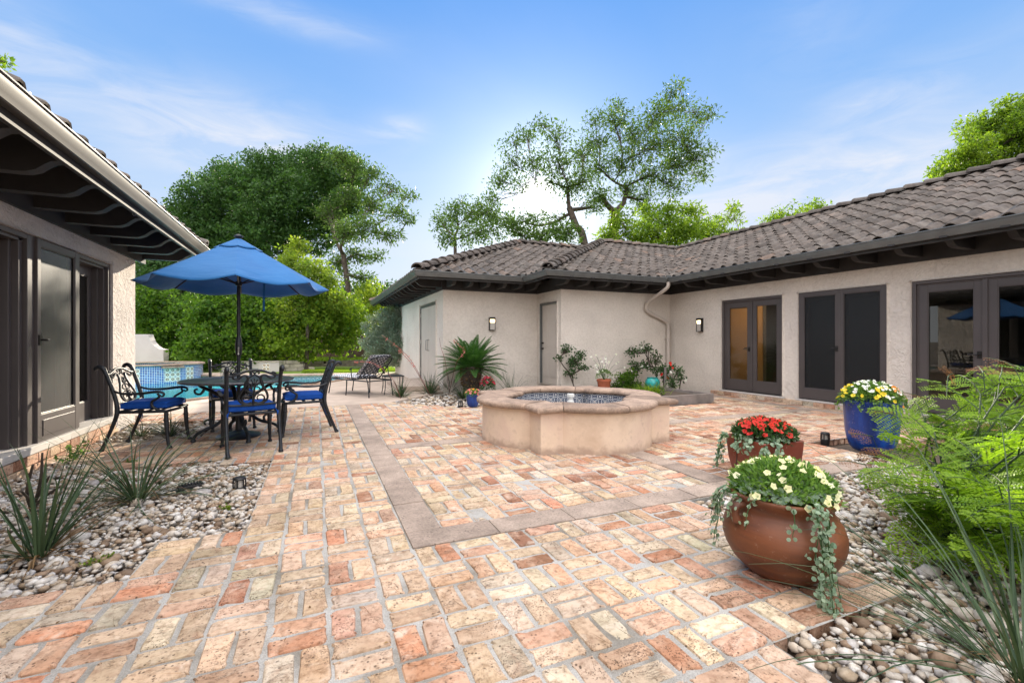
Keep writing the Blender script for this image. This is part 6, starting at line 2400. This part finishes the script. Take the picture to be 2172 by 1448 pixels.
for k in range(20):
    # long strands at the left, a thick fall at the front right
    if k < 5:
        a = rg.uniform(.95, 1.3); l = rg.uniform(.10, .30)
    elif k < 15:
        a = rg.uniform(-.62, -.42); l = rg.uniform(.20, .46)
    else:
        a = rg.uniform(-1.5, 1.5); l = rg.uniform(.03, .09)
    dv_ = toc * math.cos(a) - ctan * math.sin(a)
    sv.append((Vector((UC[0], UC[1], .405)) + dv_ * .252, dv_, l))
sv = [(p, d, l) for p, d, l in sv]
vines(sv, rg, .3, L_SILVER, t, .0115, .045)

# square red glazed pot
RC = (3.56, 2.76, 0)
ra = math.atan2(RC[1], RC[0]) + PI / 4
t = thing('square_planter', 'square rusty red glazed pot behind the urn', 'pot', RC, ra)
mb = MB()
zz = [(.135, .004), (.155, .01), (.185, .08), (.205, .18), (.215, .30), (.218, .355), (.218, .37), (.200, .372), (.195, .35), (.19, .30)]
vs, fs = [], []
for (h, z) in zz:
    for q in range(4):
        c_, s_ = round(math.cos(q * PI / 2)), round(math.sin(q * PI / 2))
        for (x, y) in ((-h + .02, -h), (0, -h - .006), (h - .02, -h)):
            vs.append((x * c_ - y * s_, x * s_ + y * c_, z))
for k in range(len(zz) - 1):
    for i in range(12):
        fs.append((k * 12 + i, k * 12 + (i + 1) % 12, (k + 1) * 12 + (i + 1) % 12, (k + 1) * 12 + i))
fs += [tuple(range(11, -1, -1)), tuple((len(zz) - 1) * 12 + i for i in range(12))]
mb.add(vs, fs)
mb.build('pot_body', M_REDPOT, t, smooth=30, bevel=.006)
rg = np.random.default_rng(102)
t = thing('impatiens', 'bright red impatiens with silver trailing leaves in the square red pot', 'flowers', (RC[0], RC[1], .33))
bedding(t, (RC[0], RC[1], .365), .255, .15, rg, 1500, .045, .022, L_ROSE, [(98, F_RED, .0235, .3, lambda q: q[2] > .05, 'flower')])
n = 600
P, D = mound((RC[0], RC[1], .365), .235, .09, n, rg)
V, F, tt = flowers(P, unit(D + rg.normal(0, .5, D.shape)), .016, rg, 1, -.12, 7, .2)
big('silver_leaf', V, F, tt, L_SILVER, t)
sv = []
toc = Vector((-RC[0], -RC[1], 0)).normalized(); ctan = Vector((-toc.y, toc.x, 0))
for k in range(20):
    a = rg.uniform(1.0, 1.5) if k < 8 else rg.uniform(-.7, .7)
    l = rg.uniform(.08, .28) if k < 8 else rg.uniform(.02, .08)
    dv_ = toc * math.cos(a) - ctan * math.sin(a)
    sv.append((Vector((RC[0], RC[1], .365)) + dv_ * (.25 if k >= 10 else .29), dv_, l))
vines(sv, rg, .2, L_SILVER, t, .015, .03)
mb = MB()
p0 = Vector((RC[0], RC[1], 0))
mb.tube(spline([p0 + toc * .02 - ctan * .20 + Vector((0, 0, .38)), p0 + toc * .14 - ctan * .22 + Vector((0, 0, .35)), p0 + toc * .17 - ctan * .20 + Vector((0, 0, .22)), p0 + toc * .15 - ctan * .23 + Vector((0, 0, .02))], 8), .004, 6)
tag(mb.build('drip_tube', M_BLACK, smooth=40), 'thin black drip tube looped over the side of the square red pot', 'tube')

# tall blue pot
BC = (5.71, 3.09, -.02)
t = thing('blue_planter', 'tall glossy cobalt blue pot at the edge of the right pebble bed', 'pot', BC)
mb = MB()
mb.lathe([(0, 0), (.150, 0), (.172, .008), (.205, .05), (.228, .12), (.245, .22), (.254, .36), (.260, .50), (.266, .545), (.264, .56), (.252, .565), (.238, .55), (.230, .50), (0, .49)], 56, BC)
mb.build('pot_body', M_BLUE, t, world=True, smooth=50)
rg = np.random.default_rng(103)
t = thing('mixed_flowers', 'white, yellow and orange flowers spilling over the tall blue pot', 'flowers', (BC[0], BC[1], .5))
left = Vector((-CT, ST, 0))
bedding(t, (BC[0], BC[1], .50), .30, .23, rg, 2300, .042, .014, L_BED,
        [(95, F_WHITE, .0185, .3, lambda q: q[2] > .09, 'white_flower'), (30, F_YEL2, .025, .1, lambda q: q[0] * left.x + q[1] * left.y > -.02 and q[2] < .20, 'yellow_flower'), (20, F_ORA, .023, .1, lambda q: q[0] * left.x + q[1] * left.y < .02 and q[2] < .2, 'orange_flower')])
sv = []
for k in range(14):
    a = rg.uniform(0, 6.28); dv_ = Vector((math.cos(a), math.sin(a), 0))
    sv.append((Vector((BC[0], BC[1], .54)) + dv_ * .255, dv_, rg.uniform(.02, .09)))
vines(sv, rg, .1, L_BED, t, .013, .03)

# small blue pot and the crimson flowers behind it
SC = gnd(1003, 862); SC.z = 0
t = thing('blue_planter', 'small cobalt blue pot tucked behind the left of the fountain', 'pot', SC)
mb = MB(); mb.lathe([(0, 0), (.075, 0), (.09, .01), (.112, .08), (.122, .17), (.128, .23), (.118, .235), (.108, .21), (0, .2)], 32, SC)
mb.build('pot_body', M_BLUE, t, world=True, smooth=50)
rg = np.random.default_rng(104)
t = thing('small_flowers', 'peach and pink flowers in the small blue pot', 'flowers', (SC.x, SC.y, .2))
bedding(t, (SC.x, SC.y, .20), .15, .11, rg, 420, .035, .016, L_BED, [(22, F_CORAL, .02, .3, None, 'pink_flower'), (10, F_ORA, .018, .3, None, 'peach_flower')])
cc = gnd(1034, 846); cc.z = 0
t = thing('crimson_flowers', 'deep crimson blooms between the sago palm and the fountain rim', 'flowers', cc)
bedding(t, (cc.x, cc.y, .14), .17, .30, rg, 420, .045, .02, L_ROSE, [(40, F_CRIM, .026, .4, lambda q: q[2] > .13, 'flower')])

# ---------------------------------------------------------------- planter bed by the wall
t = thing('planter_box', 'low weathered timber raised bed in the corner of the court', 'planter', (6, 8, 0))
mb = MB(); mb.box((4.62, 6.76, -.03), (7.30, 6.81, .165)); mb.build('board', M_TIMBER, t, world=True, bevel=.006)
mb = MB(); mb.box((7.25, 6.812, -.03), (7.30, 9.40, .162)); mb.build('board', M_TIMBER, t, world=True, bevel=.006)
mb = MB(); mb.box((4.62, 6.812, -.03), (4.67, 9.40, .162)); mb.build('board', M_TIMBER, t, world=True, bevel=.006)
mb = MB(); mb.add([(4.67, 6.81, .10), (7.25, 6.81, .10), (7.25, 9.41, .10), (4.67, 9.41, .10)], [(0, 1, 2, 3)]); mb.build('soil', M_SOIL, t, world=True, fix=False)


def rose(name, label, cat, base, blobs, d, seed, leafm=L_ROSE, ll=.055, lw=.034, blooms=0, bm_=F_WHITE, group=None, per=14, crad=.085, clumps=16):
    t = tree(name, label, cat, base, Vector(base) + Vector((0, 0, .12)), blobs, d, leafm, seed, group, ll=ll, lw=lw, clumps=clumps * 6, per=per, crad=crad, trunk_r=.013, twig=True, spread=.08, bend=.3, trunkpts=[Vector(base) + Vector((0, 0, .06))])
    if blooms:
        rg = np.random.default_rng(seed + 500)
        P = []
        for i in range(blooms):
            b_ = blobs[int(rg.integers(len(blobs)))]
            P.append(np.array(at(b_[0] + rg.normal(0, b_[2] * .7), b_[1] + rg.normal(0, b_[2] * .7), d - .08)))
        V, F, tt = flowers(np.array(P), np.array([[-ST, -CT, .3]] * len(P)) + rg.normal(0, .3, (len(P), 3)), .03, rg, 5, .2)
        big('flower', V, F, tt, bm_, t)
    return t


GR = 'shrubs and flowers along the stucco wall'
rose('rose_bush', 'spindly rose bush against the wall right beside the panelled door', 'rose bush', at(1228, 845, 10.55), [(1200, 742, 13), (1218, 765, 20), (1235, 755, 15), (1208, 790, 14), (1240, 778, 10), (1185, 760, 6)], 10.6, 111, group=GR)
rose('rose_bush', 'white flowered rose bush on the wall left of the downspout', 'rose bush', at(1385, 822, 11.2), [(1345, 745, 16), (1370, 740, 18), (1390, 760, 16), (1345, 775, 14), (1370, 775, 18), (1395, 785, 12), (1350, 790, 10)], 11.1, 112, blooms=5, group=GR)
rose('shrub', 'small leafy shrub in the raised bed left of the grassy clump', 'shrub', at(1325, 835, 10.3), [(1318, 805, 18), (1335, 795, 16), (1345, 815, 16), (1305, 820, 14), (1330, 822, 18)], 10.3, 113, L_HEDGE, group=GR, clumps=26)
rose('shrub', 'white blossom shrub right of the downspout', 'shrub', at(1440, 842, 10.3), [(1438, 790, 12), (1428, 805, 12), (1446, 802, 10), (1425, 818, 10)], 10.3, 114, blooms=4, group=GR)
rose('flowering_plant', 'red and white flowering plant in front of the downspout foot', 'flowers', at(1410, 840, 10.5), [(1402, 780, 9), (1415, 785, 11), (1425, 780, 7), (1408, 798, 10)], 10.5, 115, blooms=7, bm_=F_RED, group=GR)
# vine post and teal pot
p = at(1384, 825, 10.4); p.z = .1
t = thing('teal_pot', 'teal glazed pot among the plants of the raised bed', 'pot', p)
mb = MB(); mb.lathe([(0, 0), (.09, 0), (.13, .03), (.165, .10), (.17, .16), (.15, .23), (.12, .26), (.13, .28), (.11, .28), (0, .25)], 28, p); mb.build('pot_body', M_TEAL, t, world=True, smooth=50)
p = at(1281, 826, 10.3); p.z = .1
t = thing('terracotta_pot', 'small plain terracotta pot with white flowers by the back wall', 'pot', p)
mb = MB(); mb.lathe([(0, 0), (.125, 0), (.15, .20), (.165, .20), (.165, .245), (.15, .25), (.14, .22), (0, .21)], 32, p); mb.build('pot_body', M_TERRA_S, t, world=True, smooth=35)
rg = np.random.default_rng(120)
t = thing('gaura', 'airy white wand flowers in the small terracotta pot', 'flowers', (p.x, p.y, .32))
mb = MB(); PP = []
for i in range(26):
    e_ = Vector((p.x, p.y, .33)) + Vector((rg.normal(0, .18), rg.normal(0, .12), rg.uniform(.15, .62)))
    sp = spline([Vector((p.x, p.y, .31)), Vector((p.x, p.y, .31)).lerp(e_, .5) + Vector((0, 0, .08)), e_], 5)
    mb.tube(sp, [.0035, .0018], 4, cap=False)
    PP.append(np.array(e_));
    if rg.random() < .5: PP.append(np.array(sp[-3]))
mb.build('stem', L_ROSE, t, world=True, fix=False)
V, F, tt = flowers(np.array(PP), np.array([[-ST, -CT, .2]] * len(PP)) + rg.normal(0, .3, (len(PP), 3)), .022, rg, 4, .1)
big('flower', V, F, tt, F_WHITE, t)
P, D = mound((p.x, p.y, .33), .17, .22, 420, rg)
V, F = leaf_quads(P, unit(D + rg.normal(0, .5, D.shape)), unit(rg.normal(0, 1, D.shape)), .05, .012)
big('foliage', V, F, rg.random(len(F)), L_BED, t)
# grassy clump
lp = at(1372, 838, 9.35); lp.z = .1
t = thing('liriope', 'bright grassy clump spilling over the raised bed board', 'grass plant', lp, 0, GR)
V, F, T = [], [], []
rg = np.random.default_rng(121)
for i in range(170):
    a = rg.uniform(0, 6.28)
    strap_leaf(V, F, T, np.array(lp) + np.array([rg.normal(0, .20), rg.normal(0, .12), 0]), a, rg.uniform(.6, 1.4), rg.uniform(.22, .40), .008, rg.uniform(1.0, 2.4), rg, 7)
big('foliage', np.array(V), np.array(F), np.array(T), L_LIGHT, t, smooth=True)
mb = MB(); a = at(1411, 832, 10.3); b_ = at(1419, 780, 10.3)
mb.box((a.x - .02, a.y - .02, .08), (a.x + .02, a.y + .02, .62)); tag(mb.build('garden_stake', M_TIMBER, bevel=.003), 'short wooden stake among the plants below the downspout', 'stake')

# ---------------------------------------------------------------- path lights


def path_light(label, p):
    t = thing('path_light', label, 'path light', p, 0, 'low black path lights')
    mb = MB(); mb.lathe([(0, -.06), (.04, -.05), (.048, .0), (.046, .02), (.040, .025), (0, .025)], 20, p); mb.build('base', M_BLACK, t, world=True, smooth=40)
    mb = MB(); mb.lathe([(.030, .025), (.030, .085)], 16, p); mb.build('lens', M_LAMP, t, world=True, smooth=40)
    mb = MB(); mb.lathe([(0, .084), (.046, .084), (.050, .092), (.042, .104), (.02, .110), (0, .111)], 20, p)
    for k in range(6):
        a = k * PI / 3 + .3
        mb.tube([(p[0] + .046 * math.cos(a), p[1] + .046 * math.sin(a), .015 + p[2]), (p[0] + .044 * math.cos(a), p[1] + .044 * math.sin(a), .088 + p[2])], .006, 5)
    mb.build('cap', M_BLACK, t, world=True, smooth=40)


path_light('black path light in the corner of the left pebble bed', gnd(508, 1038, -.02))
path_light('black path light between the square red pot and the tall blue pot', gnd(1750, 935, 0))
path_light('black path light on the pebbles left of the small blue pot', gnd(977, 862, 0))
p = gnd(405, 1032, -.02)
t = thing('ground_spotlight', 'flat black slotted spotlight lying in the left pebble bed', 'spotlight', p, .4)
mb = MB(); mb.box((-.09, -.045, -.02), (.09, .045, .02)); mb.box((-.15, -.03, -.02), (-.091, .03, .0)); mb.build('housing', M_BLACK, t, bevel=.004)
mb = MB()
for k in range(8):
    mb.box((-.08 + k * .021, -.04, .021), (-.07 + k * .021, .04, .030))
mb.build('grille', M_BLACK, t)
mb = MB()
iv, if_ = ICO2
p = gnd(428, 1044, -.02)
mb.add([(p.x + v[0] * .07 * (1 + .1 * math.sin(5 * v[1])), p.y + v[1] * .05, p.z + v[2] * .028) for v in iv], [tuple(f) for f in if_], .95)
tag(mb.build('flat_stone', M_PEB, smooth=60), 'pale flat stone beside the slotted ground spotlight', 'stone')

# ================================================================== POOL SURROUNDS
# raised spa
sc_ = Vector((-5.16, 18.87))
t = thing('raised_spa', 'raised spa with blue mosaic and patterned tile front and a stone rim', 'spa', (sc_.x, sc_.y, -.3))
m_ = 40
rs = [(sc_.x + 1.5 * math.cos(a), sc_.y + 1.5 * math.sin(a)) for a in np.linspace(0, 2 * PI, m_, endpoint=False)]
mb = MB(); mb.add([(x, y, -.35) for x, y in rs] + [(x, y, .42) for x, y in rs], [(i, (i + 1) % m_, m_ + (i + 1) % m_, m_ + i) for i in range(m_)])
o = mb.build('wall', M_MOSAIC, t, world=True, fix=False, smooth=40)
uvl = o.data.uv_layers.new(name='uv')
for p in o.data.polygons:
    for q, li in enumerate(p.loop_indices):
        uvl.data[li].uv = ((p.index + (q in (1, 2))) * 4, (0 if q < 2 else 15))
for (a0, a1) in ((-1.95, -1.45), (-1.05, -.75), (-.62, -.42)):
    mb = MB(); aa = np.linspace(a0, a1, 9)
    vs = [(sc_.x + 1.506 * math.cos(a), sc_.y + 1.506 * math.sin(a), z) for z in (-.08, .36) for a in aa]
    mb.add(vs, [(i, i + 1, 9 + i + 1, 9 + i) for i in range(8)])
    o = mb.build('tile_panel', M_TALA2, t, world=True, fix=False)
    uvl = o.data.uv_layers.new(name='uv')
    wd = (a1 - a0) * 1.5 / .15
    for p in o.data.polygons:
        for q, li in enumerate(p.loop_indices):
            uvl.data[li].uv = ((p.index + (q in (1, 2))) / 8 * round(wd), (0 if q < 2 else 3))
mb = MB()
aa = np.linspace(0, 2 * PI, 48, endpoint=False)
prof = [(1.16, .42), (1.16, .465), (1.18, .475), (1.54, .475), (1.565, .465), (1.57, .44), (1.55, .415)]
k = len(prof)
vs = [(sc_.x + r * math.cos(a), sc_.y + r * math.sin(a), z) for a in aa for r, z in prof]
mb.add(vs, [(i * k + j, i * k + (j + 1) % k, ((i + 1) % 48) * k + (j + 1) % k, ((i + 1) % 48) * k + j) for i in range(48) for j in range(k)])
mb.build('coping', M_COPING, t, world=True, smooth=40)
mb = MB(); mb.add([(sc_.x + 1.3 * math.cos(a), sc_.y + 1.3 * math.sin(a), .40) for a in aa], [tuple(range(48))]); mb.build('water', M_WATER, t, world=True, fix=False)
mb = MB(); mb.add([(sc_.x + 1.3 * math.cos(a), sc_.y + 1.3 * math.sin(a), .2) for a in aa], [tuple(range(48))]); mb.build('basin', M_POOL, t, world=True, fix=False)
a = -.9
mb = MB(Matrix.Translation((sc_.x + 1.45 * math.cos(a), sc_.y + 1.45 * math.sin(a), 0)) @ Matrix.Rotation(a, 4, 'Z'))
mb.box((.0, -.3, .34), (.16, .3, .405)); mb.build('spillway', M_COPING, t, world=True, bevel=.01)

# white wall with a curved shoulder
d_ = 17.9
prf = [(250, 784), (250, 709), (314, 709), (316, 716), (320, 725), (327, 733), (336, 739), (347, 741), (347, 784)]
A = [at(px, py, d_) for px, py in prf]
bk = Vector((ST, CT, 0)) * .28
mb = MB()
k = len(A)
for p in (A[0], A[-1]): p.z = -.02
mb.add([tuple(p) for p in A] + [tuple(p + bk) for p in A], [tuple(range(k)), tuple(range(2 * k - 1, k - 1, -1))] + [(i, k + i, k + (i + 1) % k, (i + 1) % k) for i in range(k)])
t = thing('garden_wall', 'white plastered garden wall with a stepped curved end behind the spa', 'wall', A[4])
mb.build('wall', M_WHITEW, t, world=True, bevel=.012)

# low pool wall with one patterned tile, and limestone blocks
a, b_ = at(470, 724, 18.3), at(592, 724, 18.3)
dv = (b_ - a).normalized(); nv = Vector((-dv.y, dv.x, 0))
t = thing('pool_wall', 'low pale plaster wall with a patterned tile behind the pool', 'wall', (a.x, a.y, 0))
mb = MB(); mb.prism([a[:2], b_[:2], (b_ + nv * .3)[:2], (a + nv * .3)[:2]], -.05, .36); mb.build('wall', M_WHITEW, t, world=True, bevel=.01)
mb = MB(); mb.prism([(a - nv * .03)[:2], (b_ - nv * .03)[:2], (b_ + nv * .33)[:2], (a + nv * .33)[:2]], .362, .41); mb.build('coping', M_LIME, t, world=True, bevel=.012)
for px in (565, 520):
    c = at(px, 724, 18.3); c.z = .02
    mb = MB(); e = dv * .15; f_ = -nv * .004
    mb.add([tuple(c - e + f_), tuple(c + e + f_), tuple(c + e + f_ + Vector((0, 0, .30))), tuple(c - e + f_ + Vector((0, 0, .30)))], [(0, 1, 2, 3)])
    o = mb.build('tile_panel', M_TALA2, t, world=True, fix=False)
    uvl = o.data.uv_layers.new(name='uv')
    for q in range(4): uvl.data[q].uv = ((0, 0), (2, 0), (2, 2), (0, 2))[q]
a, b_ = at(596, 724, 18.6), at(668, 724, 19.2)
dv = (b_ - a); L_ = dv.length; dv.normalize(); nv = Vector((-dv.y, dv.x, 0))
t = thing('block_wall', 'short stepped stack of grey limestone blocks behind the pool', 'wall', (a.x, a.y, 0))
mb = MB()
for row in range(3):
    x = .0 if row % 2 else -.2
    lim = L_ * (1 - .22 * row)
    while x < lim:
        w = R.uniform(.3, .55); p, q = a + dv * x, a + dv * (min(x + w, lim) - .012)
        k = R.uniform(-.02, .02)
        mb.prism([(p + nv * k)[:2], (q + nv * k)[:2], (q + nv * .35)[:2], (p + nv * .35)[:2]], -.03 + row * .15, .112 + row * .15, float(R.random()))
        x += w
mb.build('stone_course', M_LIME, t, world=True, bevel=.015)

# fallen leaf crumbs and tufts between the bricks
n = 260
P = np.stack([R.uniform(-1.5, 7.5, n), R.uniform(1.3, 9.0, n), np.full(n, .006)], 1)
ok = np.array([brick_ok(p[0], p[1], p[0] > .745 and p[1] > 2.885) for p in P])
P = P[ok]
V, F = leaf_quads(P, unit(np.stack([R.normal(0, 1, len(P)), R.normal(0, 1, len(P)), R.normal(0, .15, len(P))], 1)), unit(R.normal(0, .25, (len(P), 3)) + np.array([0, 0, 1])), R.uniform(.012, .03, len(P)), R.uniform(.006, .014, len(P)), .2)
tag(big('leaf_litter', V, F, R.random(len(F)), L_DEAD), kind='stuff')
n = 420
P = np.concatenate([np.stack([R.uniform(-2.4, -.5, n), R.uniform(2.9, 5.8, n), np.full(n, .004)], 1), np.stack([R.uniform(1.8, 5, n), R.uniform(.3, 2.6, n), np.full(n, .004)], 1)])
P = P[np.array([in_left(p[0], p[1]) or in_right(p[0], p[1]) for p in P])]
V, F = leaf_quads(P, unit(R.normal(0, 1, P.shape) * np.array([1, 1, .3])), unit(R.normal(0, .4, P.shape) + np.array([0, 0, 1])), R.uniform(.02, .055, len(P)), R.uniform(.005, .012, len(P)), .2)
tag(big('leaf_litter', V, F, R.random(len(F)), L_DEAD), kind='stuff')
